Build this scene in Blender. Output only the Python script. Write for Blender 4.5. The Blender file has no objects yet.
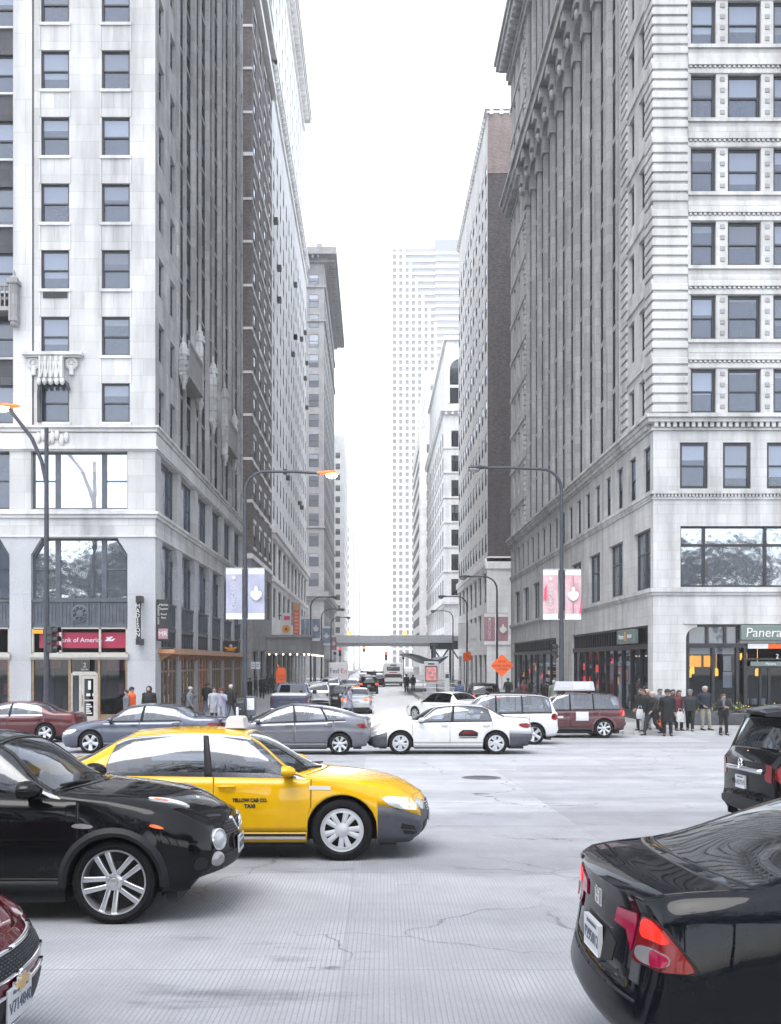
import bpy, bmesh, math, random
from mathutils import Vector, Matrix
from mathutils.bvhtree import BVHTree
R = math.radians
PI = math.pi
random.seed(7)
scene = bpy.context.scene
COL = scene.collection

# ------------------------------------------------------------------ frame of reference
CAMZ = 2.918
def PX(px, Y): return (px - 372.0) * Y / 1000.0
def PZ(py, Y): return CAMZ - (py - 662.0) * Y / 1000.0
def ground(Y):
    if Y < -5: Y = -5
    if Y < 38: return CAMZ - (1.93 + 0.026 * Y)
    return -0.0025 * (Y - 38)
KERB = 0.13

# ------------------------------------------------------------------ materials
MATS = {}
def newmat(name):
    m = bpy.data.materials.new(name); m.use_nodes = True
    nt = m.node_tree; nt.nodes.clear()
    out = nt.nodes.new('ShaderNodeOutputMaterial')
    MATS[name] = m
    return m, nt, out
def N(nt, typ, **kw):
    n = nt.nodes.new(typ)
    for k, v in kw.items():
        if hasattr(n, k) and not k[0].isupper(): setattr(n, k, v)
        else: n.inputs[k.replace('_', ' ') if k.replace('_', ' ') in n.inputs else k].default_value = v
    return n
def c4(c): return (c[0], c[1], c[2], 1.0)
def ramp(nt, fac, stops, interp='LINEAR'):
    r = nt.nodes.new('ShaderNodeValToRGB'); r.color_ramp.interpolation = interp
    e = r.color_ramp.elements
    while len(e) < len(stops): e.new(0.5)
    for i, (p, c) in enumerate(stops):
        e[i].position = p; e[i].color = c4(c) if len(c) == 3 else c
    nt.links.new(fac, r.inputs[0]); return r.outputs[0]
def mixc(nt, a, b, fac, mode='MIX'):
    n = nt.nodes.new('ShaderNodeMix'); n.data_type = 'RGBA'; n.blend_type = mode
    for v, s in ((a, n.inputs[6]), (b, n.inputs[7]), (fac, n.inputs[0])):
        if hasattr(v, 'is_linked'): nt.links.new(v, s)
        else: s.default_value = c4(v) if isinstance(v, (tuple, list)) else v
    return n.outputs[2]
def mth(nt, op, a, b=0.0, c=0.0):
    n = nt.nodes.new('ShaderNodeMath'); n.operation = op
    for i, v in enumerate((a, b, c)):
        if hasattr(v, 'is_linked'): nt.links.new(v, n.inputs[i])
        else: n.inputs[i].default_value = v
    return n.outputs[0]
def wallvec(nt, sx=1.0, sz=1.0):
    g = nt.nodes.new('ShaderNodeNewGeometry'); s = nt.nodes.new('ShaderNodeSeparateXYZ')
    nt.links.new(g.outputs['Position'], s.inputs[0])
    xy = mth(nt, 'ADD', s.outputs[0], s.outputs[1])
    c = nt.nodes.new('ShaderNodeCombineXYZ')
    nt.links.new(mth(nt, 'MULTIPLY', xy, sx), c.inputs[0]); nt.links.new(mth(nt, 'MULTIPLY', s.outputs[2], sz), c.inputs[1])
    return c.outputs[0], g.outputs['Position']
def noise(nt, vec, scale, detail=4.0, rough=0.55):
    n = nt.nodes.new('ShaderNodeTexNoise'); n.inputs['Scale'].default_value = scale
    n.inputs['Detail'].default_value = detail; n.inputs['Roughness'].default_value = rough
    if vec is not None: nt.links.new(vec, n.inputs['Vector'])
    return n.outputs[0]
def bsdf(nt, out, color, rough=0.5, metal=0.0, spec=0.5, coat=0.0, bump=None, bstr=0.3, bdist=0.02, emit=None, estr=0.0):
    b = nt.nodes.new('ShaderNodeBsdfPrincipled')
    if hasattr(color, 'is_linked'): nt.links.new(color, b.inputs['Base Color'])
    else: b.inputs['Base Color'].default_value = c4(color)
    if hasattr(rough, 'is_linked'): nt.links.new(rough, b.inputs['Roughness'])
    else: b.inputs['Roughness'].default_value = rough
    b.inputs['Metallic'].default_value = metal
    b.inputs['Specular IOR Level'].default_value = spec
    b.inputs['Coat Weight'].default_value = coat
    b.inputs['Coat Roughness'].default_value = 0.03
    if emit: b.inputs['Emission Color'].default_value = c4(emit); b.inputs['Emission Strength'].default_value = estr
    if bump is not None:
        bn = nt.nodes.new('ShaderNodeBump'); bn.inputs['Strength'].default_value = bstr; bn.inputs['Distance'].default_value = bdist
        nt.links.new(bump, bn.inputs['Height']); nt.links.new(bn.outputs[0], b.inputs['Normal'])
    nt.links.new(b.outputs[0], out.inputs[0]); return b
def flat(name, color, rough=0.5, metal=0.0, spec=0.5, coat=0.0, var=0.0, vscale=6.0):
    m, nt, out = newmat(name)
    col = color
    if var > 0:
        g = nt.nodes.new('ShaderNodeNewGeometry')
        f = noise(nt, g.outputs['Position'], vscale, 5)
        col = ramp(nt, f, [(0.3, tuple(c * (1 - var) for c in color)), (0.7, tuple(min(1, c * (1 + var)) for c in color))])
    bsdf(nt, out, col, rough, metal, spec, coat)
    return m
def glow(name, color, strength):
    m, nt, out = newmat(name); bsdf(nt, out, tuple(c*.22 for c in color), 0.3, emit=color, estr=strength); return m
def stone(name, color, joint=None, bw=1.3, bh=0.55, stain=0.25, speck=0.0, jw=0.012, blockvar=0.10, dark=None):
    m, nt, out = newmat(name)
    v, pos = wallvec(nt)
    br = nt.nodes.new('ShaderNodeTexBrick'); nt.links.new(v, br.inputs['Vector'])
    br.inputs['Scale'].default_value = 1.0; br.inputs['Brick Width'].default_value = bw; br.inputs['Row Height'].default_value = bh
    br.inputs['Mortar Size'].default_value = jw; br.inputs['Mortar Smooth'].default_value = 0.4; br.inputs['Bias'].default_value = 0.0
    lo = tuple(c * (1 - blockvar) for c in color); hi = tuple(min(1, c * (1 + blockvar)) for c in color)
    br.inputs['Color1'].default_value = c4(lo); br.inputs['Color2'].default_value = c4(hi)
    br.inputs['Mortar'].default_value = c4(joint or tuple(c * 0.72 for c in color))
    col = br.outputs[0]
    # soot and rain streaks that run down the face
    mp = nt.nodes.new('ShaderNodeMapping'); mp.inputs['Scale'].default_value = (1.4, 1.4, 0.16)
    nt.links.new(pos, mp.inputs[0])
    st = noise(nt, mp.outputs[0], 1.0, 6, 0.6)
    sm = ramp(nt, st, [(0.42, (1, 1, 1)), (0.75, (1 - stain,) * 3)])
    col = mixc(nt, col, sm, 1.0, 'MULTIPLY')
    big = noise(nt, pos, 0.35, 3)
    col = mixc(nt, col, ramp(nt, big, [(0.3, (0.86,) * 3), (0.7, (1.06,) * 3)]), 1.0, 'MULTIPLY')
    fine = noise(nt, pos, 26.0, 3, 0.7)
    if speck > 0:
        col = mixc(nt, col, ramp(nt, fine, [(0.35, (1 - speck,) * 3), (0.65, (1 + speck * 0.5,) * 3)]), 1.0, 'MULTIPLY')
    h = mth(nt, 'ADD', mth(nt, 'MULTIPLY', br.outputs[1], -1.0), mth(nt, 'MULTIPLY', fine, 0.25))
    bsdf(nt, out, col, 0.8, bump=h, bstr=0.35, bdist=0.02, spec=0.3)
    return m
def window_glass(name, dark, blind, blindness=0.5, mirror=0.3, wav=0.02):
    """opaque looking pane: a dim room or a drawn blind behind reflecting glass; varies from pane to pane"""
    m, nt, out = newmat(name)
    tc = nt.nodes.new('ShaderNodeTexCoord'); sp = nt.nodes.new('ShaderNodeSeparateXYZ'); nt.links.new(tc.outputs['Generated'], sp.inputs[0])
    oi = nt.nodes.new('ShaderNodeObjectInfo'); rnd = oi.outputs['Random']
    geo = nt.nodes.new('ShaderNodeNewGeometry')
    lvl = mth(nt, 'SUBTRACT', 1.0, mth(nt, 'MULTIPLY', rnd, blindness * 2))
    f = mth(nt, 'GREATER_THAN', sp.outputs[2], lvl)
    r2 = mth(nt, 'FRACT', mth(nt, 'MULTIPLY', rnd, 17.31))
    bl = mixc(nt, tuple(c * 0.45 for c in blind), tuple(c * 1.5 for c in blind), r2)
    nz = noise(nt, geo.outputs['Position'], 1.7, 4)
    dk = mixc(nt, tuple(c * 0.45 for c in dark), tuple(c * 1.5 for c in dark), nz)
    col = mixc(nt, dk, bl, f)
    bn = nt.nodes.new('ShaderNodeBump'); bn.inputs['Strength'].default_value = 0.25; bn.inputs['Distance'].default_value = wav
    nt.links.new(noise(nt, geo.outputs['Position'], 1.1, 2), bn.inputs['Height'])
    b = nt.nodes.new('ShaderNodeBsdfPrincipled'); nt.links.new(col, b.inputs['Base Color'])
    b.inputs['Roughness'].default_value = 0.25
    gl = nt.nodes.new('ShaderNodeBsdfGlossy'); gl.inputs['Roughness'].default_value = 0.02; gl.inputs['Color'].default_value = (0.86, 0.92, 1.0, 1)
    nt.links.new(bn.outputs[0], gl.inputs['Normal'])
    lw = nt.nodes.new('ShaderNodeFresnel'); lw.inputs['IOR'].default_value = 1.5
    fac = mth(nt, 'MINIMUM', mth(nt, 'ADD', mth(nt, 'MULTIPLY', lw.outputs[0], 0.8), mirror), 1.0)
    mx = nt.nodes.new('ShaderNodeMixShader'); nt.links.new(fac, mx.inputs[0]); nt.links.new(b.outputs[0], mx.inputs[1]); nt.links.new(gl.outputs[0], mx.inputs[2])
    nt.links.new(mx.outputs[0], out.inputs[0]); return m
def clear_glass(name, tint, mirror=0.06, k=0.9):
    m, nt, out = newmat(name)
    tr = nt.nodes.new('ShaderNodeBsdfTransparent'); tr.inputs[0].default_value = c4(tint)
    gl = nt.nodes.new('ShaderNodeBsdfGlossy'); gl.inputs['Roughness'].default_value = 0.015; gl.inputs['Color'].default_value = (0.93, 0.96, 1, 1)
    lw = nt.nodes.new('ShaderNodeFresnel'); lw.inputs['IOR'].default_value = 1.5
    fac = mth(nt, 'MINIMUM', mth(nt, 'ADD', mth(nt, 'MULTIPLY', lw.outputs[0], k), mirror), 1.0)
    mx = nt.nodes.new('ShaderNodeMixShader'); nt.links.new(fac, mx.inputs[0]); nt.links.new(tr.outputs[0], mx.inputs[1]); nt.links.new(gl.outputs[0], mx.inputs[2])
    nt.links.new(mx.outputs[0], out.inputs[0]); return m

# ------------------------------------------------------------------ mesh helper
class MB:
    def __init__(s, M=None):
        s.v = []; s.f = []; s.m = []; s.sm = []; s.M = M or Matrix()
    def add(s, pts, faces, m=0, smooth=False):
        b = len(s.v); M = s.M
        for p in pts: s.v.append(M @ Vector(p))
        for f in faces:
            s.f.append(tuple(b + i for i in f)); s.m.append(m); s.sm.append(smooth)
    def box(s, x0, x1, y0, y1, z0, z1, m=0):
        if x0 > x1: x0, x1 = x1, x0
        if y0 > y1: y0, y1 = y1, y0
        if z0 > z1: z0, z1 = z1, z0
        s.add([(x0,y0,z0),(x1,y0,z0),(x1,y1,z0),(x0,y1,z0),(x0,y0,z1),(x1,y0,z1),(x1,y1,z1),(x0,y1,z1)],
              [(0,3,2,1),(4,5,6,7),(0,1,5,4),(1,2,6,5),(2,3,7,6),(3,0,4,7)], m)
    def bbox(s, x0, x1, y0, y1, z0, z1, b=0.02, m=0):
        """box with chamfered vertical and horizontal edges"""
        xs = (x0, x0+b, x1-b, x1); ys = (y0, y0+b, y1-b, y1)
        def ring(z, i):
            o = (b if i else 0.0)
            return [(x0+b+0*o,y0+o,z),(x1-b,y0+o,z),(x1-o,y0+b,z),(x1-o,y1-b,z),(x1-b,y1-o,z),(x0+b,y1-o,z),(x0+o,y1-b,z),(x0+o,y0+b,z)]
        s.loft([ring(z0,1), ring(z0+b,0), ring(z1-b,0), ring(z1,1)], m=m)
    def loft(s, rings, m=0, closed=True, caps=True, smooth=False):
        n = len(rings[0]); pts = [p for r in rings for p in r]; fs = []
        for i in range(len(rings)-1):
            for j in range(n if closed else n-1):
                k = (j+1) % n
                fs.append((i*n+j, i*n+k, (i+1)*n+k, (i+1)*n+j))
        s.add(pts, fs, m, smooth)
        if caps and closed:
            s.add(rings[0], [tuple(range(n-1,-1,-1))], m); s.add(rings[-1], [tuple(range(n))], m)
    def quad(s, a, b, c, d, m=0): s.add([a,b,c,d], [(0,1,2,3)], m)
    def prism(s, poly, y0, y1, m=0):
        """polygon in (x,z), extruded along y"""
        n = len(poly); A = [(p[0], y0, p[1]) for p in poly]; B = [(p[0], y1, p[1]) for p in poly]
        s.add(A+B, [tuple(range(n)), tuple(range(2*n-1, n-1, -1))] + [(i, n+i, n+(i+1)%n, (i+1)%n) for i in range(n)], m)
    def prism_x(s, poly, x0, x1, m=0):
        n = len(poly); A = [(x0, p[0], p[1]) for p in poly]; B = [(x1, p[0], p[1]) for p in poly]
        s.add(A+B, [tuple(range(n-1,-1,-1)), tuple(range(n, 2*n))] + [(i, (i+1)%n, n+(i+1)%n, n+i) for i in range(n)], m)
    def prism_z(s, poly, z0, z1, m=0):
        n = len(poly); A = [(p[0], p[1], z0) for p in poly]; B = [(p[0], p[1], z1) for p in poly]
        s.add(A+B, [tuple(range(n-1,-1,-1)), tuple(range(n, 2*n))] + [(i, (i+1)%n, n+(i+1)%n, n+i) for i in range(n)], m)
    def tube(s, path, r, seg=10, m=0, caps=True):
        path = [Vector(p) for p in path]; rings = []
        rr = r if isinstance(r, (list, tuple)) else [r]*len(path)
        up = Vector((0.013, 0.021, 1))
        for i, p in enumerate(path):
            d = (path[min(i+1, len(path)-1)] - path[max(i-1, 0)]).normalized()
            a = d.cross(up)
            if a.length < 0.05: a = d.cross(Vector((1, 0.1, 0)))
            a.normalize(); b = d.cross(a).normalized()
            if rings and a.dot(pa) < 0: a = -a; b = -b
            pa = a
            rings.append([tuple(p + a*(rr[i]*math.cos(2*PI*k/seg)) + b*(rr[i]*math.sin(2*PI*k/seg))) for k in range(seg)])
        s.loft(rings, m=m, caps=caps, smooth=True)
    def lathe(s, prof, cx=0, cy=0, cz=0, seg=14, m=0, axis='z', smooth=True):
        rings = []
        for r, h in prof:
            ring = []
            for k in range(seg):
                a = 2*PI*k/seg; c, t = r*math.cos(a), r*math.sin(a)
                ring.append((cx+c, cy+t, cz+h) if axis == 'z' else (cx+c, cy+h, cz+t) if axis == 'y' else (cx+h, cy+c, cz+t))
            rings.append(ring)
        n0 = rings[0]; n1 = rings[-1]
        s.loft(rings, m=m, smooth=smooth, caps=False)
        if prof[0][0] <= .036 or not smooth: s.add(n0, [tuple(range(seg-1,-1,-1))], m)
        if prof[-1][0] <= .036 or not smooth: s.add(n1, [tuple(range(seg))], m)
    def ball(s, cx, cy, cz, rx, ry=None, rz=None, seg=10, m=0):
        ry = ry or rx; rz = rz or rx; rings = []
        n = max(4, seg*2//3)
        for i in range(n+1):
            t = -PI/2 + PI*i/n; q = max(0.02, math.cos(t))
            rings.append([(cx+rx*q*math.cos(2*PI*k/seg), cy+ry*q*math.sin(2*PI*k/seg), cz+rz*math.sin(t)) for k in range(seg)])
        s.loft(rings, m=m, smooth=True)
    def build(s, name, mats, parent=None, loc=None, recalc=True, autosharp=None, bevel=0):
        me = bpy.data.meshes.new(name)
        off = Vector(loc) if loc is not None else (Vector(parent.matrix_world_loc) if False else Vector((0,0,0)))
        me.from_pydata([tuple(v - off) for v in s.v], [], s.f)
        if not isinstance(mats, (list, tuple)): mats = [mats]
        for mm in mats: me.materials.append(MATS[mm] if isinstance(mm, str) else mm)
        me.polygons.foreach_set('material_index', s.m); me.polygons.foreach_set('use_smooth', s.sm)
        if recalc:
            bm = bmesh.new(); bm.from_mesh(me); bmesh.ops.recalc_face_normals(bm, faces=bm.faces); bm.to_mesh(me); bm.free()
        if autosharp: me.set_sharp_from_angle(angle=R(autosharp))
        me.update()
        o = bpy.data.objects.new(name, me); COL.objects.link(o)
        if loc is not None: o.location = loc
        if parent is not None: o.parent = parent
        if bevel:
            b = o.modifiers.new('bevel', 'BEVEL'); b.width = bevel; b.segments = 2; b.limit_method = 'ANGLE'; b.angle_limit = R(50)
        return o
def tag(o, label=None, cat=None, group=None, kind=None):
    if label: o['label'] = label
    if cat: o['category'] = cat
    if group: o['group'] = group
    if kind: o['kind'] = kind
    return o
def thing(name, label, cat, loc=(0,0,0), rz=0.0, group=None, rot=None):
    o = bpy.data.objects.new(name, None); COL.objects.link(o)
    o.location = loc; o.rotation_euler = rot or (0, 0, rz); o.empty_display_size = 0.2
    return tag(o, label, cat, group)
def kids(o): return list(o.children)
def copy_tree(o, parent=None):
    c = o.copy(); COL.objects.link(c)
    if parent is not None: c.parent = parent
    for ch in kids(o): copy_tree(ch, c)
    return c
def mesh_obj(name, me, parent=None, loc=(0,0,0), rot=(0,0,0)):
    o = bpy.data.objects.new(name, me); COL.objects.link(o); o.location = loc; o.rotation_euler = rot
    if parent is not None: o.parent = parent
    return o
def text_obj(name, body, size, mat, parent, loc, rot=(PI/2,0,0), depth=0.01, align='CENTER', shear=0.0, xscale=1.0, spacing=1.0, bold=0.0):
    cu = bpy.data.curves.new(name, 'FONT'); cu.body = body; cu.size = size; cu.extrude = depth; cu.align_x = align; cu.align_y = 'CENTER'
    cu.shear = shear; cu.space_character = spacing; cu.resolution_u = 3; cu.offset = bold
    t = bpy.data.objects.new(name, cu); COL.objects.link(t)
    bpy.context.view_layer.update()
    me = bpy.data.meshes.new_from_object(t.evaluated_get(bpy.context.evaluated_depsgraph_get()))
    bpy.data.objects.remove(t); me.name = name
    me.materials.clear(); me.materials.append(MATS[mat])
    if xscale != 1.0:
        for v in me.vertices: v.co.x *= xscale
    return mesh_obj(name, me, parent, loc, rot)
# ------------------------------------------------------------------ materials used by the place
stone('limestone', (0.45, 0.45, 0.45), bw=1.35, bh=0.76, stain=0.42, blockvar=0.10, jw=0.01)
stone('limestone_trim', (0.50, 0.50, 0.50), bw=2.2, bh=1.5, stain=0.34, blockvar=0.05)
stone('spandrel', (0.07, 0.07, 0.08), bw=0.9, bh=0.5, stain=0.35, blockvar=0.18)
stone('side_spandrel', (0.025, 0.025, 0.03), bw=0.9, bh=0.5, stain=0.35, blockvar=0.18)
stone('pinnacle_stone', (0.46, 0.46, 0.465), bw=0.5, bh=0.4, stain=0.55, blockvar=0.12)
stone('granite', (0.40, 0.41, 0.43), bw=6, bh=3.0, stain=0.18, speck=0.35, blockvar=0.03)
stone('terracotta', (0.45, 0.447, 0.443), bw=0.9, bh=0.42, stain=0.42, blockvar=0.05, jw=0.008)
stone('terracotta_trim', (0.46, 0.457, 0.453), bw=1.6, bh=1.2, stain=0.5, blockvar=0.05)
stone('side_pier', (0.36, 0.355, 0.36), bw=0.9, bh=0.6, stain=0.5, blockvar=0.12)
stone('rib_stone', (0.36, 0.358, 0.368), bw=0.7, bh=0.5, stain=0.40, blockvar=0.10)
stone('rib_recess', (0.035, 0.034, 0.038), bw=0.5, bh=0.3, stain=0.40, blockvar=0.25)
stone('dark_brick', (0.085, 0.075, 0.08), bw=0.28, bh=0.09, stain=0.3, blockvar=0.35, jw=0.01)
stone('brown_brick', (0.17, 0.15, 0.15), bw=0.28, bh=0.09, stain=0.3, blockvar=0.25, jw=0.01)
stone('rose_brick', (0.26, 0.21, 0.20), bw=0.28, bh=0.09, stain=0.25, blockvar=0.2)
stone('pale_brick', (0.76, 0.745, 0.735), bw=0.28, bh=0.09, stain=0.22, blockvar=0.15)
stone('white_glazed', (0.82, 0.82, 0.82), bw=0.6, bh=0.3, stain=0.22, blockvar=0.05)
stone('grey_stone', (0.27, 0.265, 0.27), bw=0.9, bh=0.5, stain=0.3, blockvar=0.08)
stone('pale_stone', (0.80, 0.79, 0.78), bw=1.2, bh=0.6, stain=0.18, blockvar=0.06)
flat('slate_paint', (0.055, 0.066, 0.082), 0.5, var=0.25, vscale=3)
flat('black_frame', (0.008, 0.009, 0.013), 0.35)
flat('grey_frame', (0.05, 0.055, 0.065), 0.4)
flat('white_frame', (0.6, 0.6, 0.6), 0.5, var=0.1)
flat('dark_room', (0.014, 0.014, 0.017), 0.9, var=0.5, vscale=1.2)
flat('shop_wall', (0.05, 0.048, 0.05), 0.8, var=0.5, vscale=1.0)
flat('bronze', (0.25, 0.17, 0.11), 0.35, metal=0.6, var=0.2)
flat('copper_ledge', (0.40, 0.21, 0.12), 0.45, metal=0.3, var=0.25)
flat('cream_metal', (0.36, 0.34, 0.31), 0.45, var=0.12)
flat('black_metal', (0.008, 0.008, 0.010), 0.4, var=0.3)
flat('pole_metal', (0.035, 0.038, 0.048), 0.45, metal=0.3, var=0.25)
flat('steel', (0.42, 0.43, 0.45), 0.35, metal=0.7, var=0.15)
flat('pale_metal', (0.55, 0.56, 0.58), 0.4, metal=0.2, var=0.1)
flat('magenta', (0.26, 0.006, 0.04), 0.5)
flat('white_ink', (0.5, 0.5, 0.5), 0.5)
flat('pale_ink', (0.5, 0.5, 0.56), 0.5)
flat('black_ink', (0.005, 0.005, 0.006), 0.5)
flat('amber_plate', (0.6, 0.25, 0.01), 0.5)
flat('sign_green', (0.11, 0.145, 0.135), 0.5)
flat('orange_sign', (0.62, 0.085, 0.004), 0.45)
flat('orange_cloth', (0.6, 0.09, 0.008), 0.7)
flat('red_paint', (0.7, 0.03, 0.03), 0.45)
flat('banner_lilac', (0.30, 0.31, 0.40), 0.7, var=0.08, vscale=2)
flat('banner_white', (0.52, 0.52, 0.52), 0.7)
flat('banner_pink', (0.46, 0.30, 0.32), 0.7, var=0.18, vscale=2.5)
flat('banner_red', (0.55, 0.06, 0.12), 0.7)
flat('banner_rose', (0.27, 0.15, 0.17), 0.7, var=0.1, vscale=2)
flat('banner_blue', (0.16, 0.19, 0.26), 0.7, var=0.2, vscale=2)
flat('concrete', (0.36, 0.36, 0.365), 0.85, var=0.15, vscale=2)
flat('planter_grey', (0.06, 0.06, 0.068), 0.7, var=0.3)
flat('leaf', (0.05, 0.085, 0.04), 0.6, var=0.4, vscale=9)
flat('flower_yellow', (0.75, 0.55, 0.05), 0.6)
flat('blind_white', (0.6, 0.6, 0.6), 0.7)
glow('lamp_orange', (1.0, 0.36, 0.05), 0.9)
glow('lamp_white', (1.0, 0.82, 0.55), 12.0)
glow('amber_pendant', (1.0, 0.45, 0.03), 0.7)
glow('amber_panel', (1.0, 0.36, 0.02), 0.55)
glow('red_neon', (1.0, 0.03, 0.03), 0.8)
glow('signal_red', (1.0, 0.03, 0.03), 1.6)
glow('tail_red', (1.0, 0.05, 0.01), 0.9)
glow('tail_orange', (1.0, 0.11, 0.008), 0.7)
glow('poster_glow', (0.85, 0.30, 0.27), 0.2)
glow('ceiling_lamp', (1.0, 0.75, 0.5), 1.2)
window_glass('pane_blue', (0.022, 0.032, 0.058), (0.10, 0.12, 0.165), 0.45, 0.015)
window_glass('pane_dark', (0.012, 0.015, 0.022), (0.10, 0.11, 0.13), 0.3, 0.03)
window_glass('pane_bright', (0.30, 0.31, 0.33), (0.40, 0.41, 0.43), 0.5, 0.22)
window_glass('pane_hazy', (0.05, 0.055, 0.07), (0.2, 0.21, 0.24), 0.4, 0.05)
clear_glass('shop_glass', (0.70, 0.73, 0.77), 0.01, .55)
window_glass('pane_mirror', (0.05, 0.06, 0.075), (0.20, 0.22, 0.25), 0.15, 0.30, 0.05)
clear_glass('second_glass', (0.40, 0.43, 0.47), 0.06)

# road: pale worn concrete, saw-cut grooves, joints, cracks and oil marks
def road_material():
    m, nt, out = newmat('road_concrete')
    g = nt.nodes.new('ShaderNodeNewGeometry'); pos = g.outputs['Position']
    sp = nt.nodes.new('ShaderNodeSeparateXYZ'); nt.links.new(pos, sp.inputs[0])
    X, Y = sp.outputs[0], sp.outputs[1]
    mpg = nt.nodes.new('ShaderNodeMapping'); mpg.inputs['Scale'].default_value = (0.10, 0.5, 1); nt.links.new(pos, mpg.inputs[0])
    big = noise(nt, mpg.outputs[0], 1.0, 5, 0.6)
    med = noise(nt, pos, 1.6, 6, 0.65)
    fin = noise(nt, pos, 60, 3, 0.7)
    col = ramp(nt, big, [(0.28, (0.195, 0.20, 0.22)), (0.5, (0.26, 0.265, 0.28)), (0.72, (0.32, 0.325, 0.34))])
    col = mixc(nt, col, ramp(nt, med, [(0.3, (0.82,) * 3), (0.7, (1.09,) * 3)]), 1.0, 'MULTIPLY')
    col = mixc(nt, col, ramp(nt, fin, [(0.3, (0.86,) * 3), (0.7, (1.08,) * 3)]), 1.0, 'MULTIPLY')
    col = mixc(nt, col, (1.16, 1.16, 1.16), mth(nt, 'GREATER_THAN', Y, 15.65), 'MULTIPLY')
    # tyre-dark wheel paths along Michigan (run in x)
    tw = mth(nt, 'SINE', mth(nt, 'MULTIPLY', Y, 2 * PI / 1.75))
    tw = mth(nt, 'MULTIPLY', mth(nt, 'ADD', tw, 1.0), 0.5)
    col = mixc(nt, col, mixc(nt, (1, 1, 1), (0.87, 0.87, 0.88), mth(nt, 'MULTIPLY', tw, big)), 1.0, 'MULTIPLY')
    # grooves run away from the viewer, close to the camera only
    gr = mth(nt, 'ABSOLUTE', mth(nt, 'SINE', mth(nt, 'MULTIPLY', mth(nt, 'ADD', X, mth(nt, 'MULTIPLY', Y, -0.012)), PI / 0.034)))
    near = mth(nt, 'LESS_THAN', Y, 15.5)
    slabx = mth(nt, 'FLOOR', mth(nt, 'DIVIDE', mth(nt, 'ADD', X, 0.2), 3.1)); slaby = mth(nt, 'FLOOR', mth(nt, 'DIVIDE', mth(nt, 'ADD', Y, 0.35), 3.6))
    cb = nt.nodes.new('ShaderNodeCombineXYZ'); nt.links.new(slabx, cb.inputs[0]); nt.links.new(slaby, cb.inputs[1])
    wn = nt.nodes.new('ShaderNodeTexWhiteNoise'); nt.links.new(cb.outputs[0], wn.inputs[0])
    gdepth = mth(nt, 'MULTIPLY', near, mth(nt, 'ADD', 0.55, mth(nt, 'MULTIPLY', wn.outputs[0], 0.45)))
    groove = mth(nt, 'MULTIPLY', ramp(nt, gr, [(0.0, (1, 1, 1)), (0.45, (0, 0, 0))]), gdepth)
    patch = ramp(nt, med, [(0.35, (0.45,) * 3), (0.62, (1,) * 3)])
    groove = mth(nt, 'MULTIPLY', groove, patch)
    col = mixc(nt, col, (0.10, 0.105, 0.12), mth(nt, 'MULTIPLY', groove, 0.75))
    col = mixc(nt, col, ramp(nt, wn.outputs[0], [(0, (0.88,) * 3), (1, (1.08,) * 3)]), 1.0, 'MULTIPLY')
    # joints between slabs
    jy = mth(nt, 'ABSOLUTE', mth(nt, 'SUBTRACT', mth(nt, 'FRACT', mth(nt, 'DIVIDE', mth(nt, 'ADD', Y, 0.35), 3.6)), 0.5))
    jx = mth(nt, 'ABSOLUTE', mth(nt, 'SUBTRACT', mth(nt, 'FRACT', mth(nt, 'DIVIDE', mth(nt, 'ADD', X, 0.2), 3.1)), 0.5))
    wob = mth(nt, 'MULTIPLY', fin, 0.004)
    joint = mth(nt, 'MAXIMUM', mth(nt, 'GREATER_THAN', mth(nt, 'ADD', jy, wob), 0.4985), mth(nt, 'MULTIPLY', mth(nt, 'GREATER_THAN', mth(nt, 'ADD', jx, wob), 0.4992), 0.6))
    col = mixc(nt, col, (0.13, 0.135, 0.145), mth(nt, 'MULTIPLY', joint, 0.55))
    # cracks that wander
    dm = nt.nodes.new('ShaderNodeTexNoise'); dm.inputs['Scale'].default_value = 1.3; dm.inputs['Detail'].default_value = 6; nt.links.new(pos, dm.inputs['Vector'])
    vm = nt.nodes.new('ShaderNodeVectorMath'); vm.operation = 'MULTIPLY_ADD'; nt.links.new(dm.outputs['Color'], vm.inputs[0]); vm.inputs[1].default_value = (1.1, 1.1, 0); nt.links.new(pos, vm.inputs[2])
    vo = nt.nodes.new('ShaderNodeTexVoronoi'); vo.feature = 'DISTANCE_TO_EDGE'; vo.inputs['Scale'].default_value = 0.36; nt.links.new(vm.outputs[0], vo.inputs['Vector'])
    crack = ramp(nt, vo.outputs['Distance'], [(0.0, (1, 1, 1)), (0.0055, (0, 0, 0))])
    gate = ramp(nt, noise(nt, pos, 0.33, 2), [(0.42, (0, 0, 0)), (0.55, (1, 1, 1))])
    crack = mth(nt, 'MULTIPLY', crack, gate)
    col = mixc(nt, col, (0.05, 0.05, 0.06), mth(nt, 'MULTIPLY', crack, 0.8))
    # one long oil mark near the viewer, then general staining
    ex = mth(nt, 'DIVIDE', mth(nt, 'ADD', X, 0.30), 0.42); ey = mth(nt, 'DIVIDE', mth(nt, 'ADD', Y, -6.9), 0.085)
    er = mth(nt, 'ADD', mth(nt, 'ADD', mth(nt, 'MULTIPLY', ex, ex), mth(nt, 'MULTIPLY', ey, ey)), mth(nt, 'MULTIPLY', noise(nt, pos, 9.0, 5, 0.7), 1.6))
    col = mixc(nt, col, ramp(nt, er, [(0.75, (0.42, 0.42, 0.44)), (1.0, (1, 1, 1))]), 1.0, 'MULTIPLY')
    # oil and rubber stains
    mp2 = nt.nodes.new('ShaderNodeMapping'); mp2.inputs['Scale'].default_value = (0.45, 1.6, 1); nt.links.new(pos, mp2.inputs[0])
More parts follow.
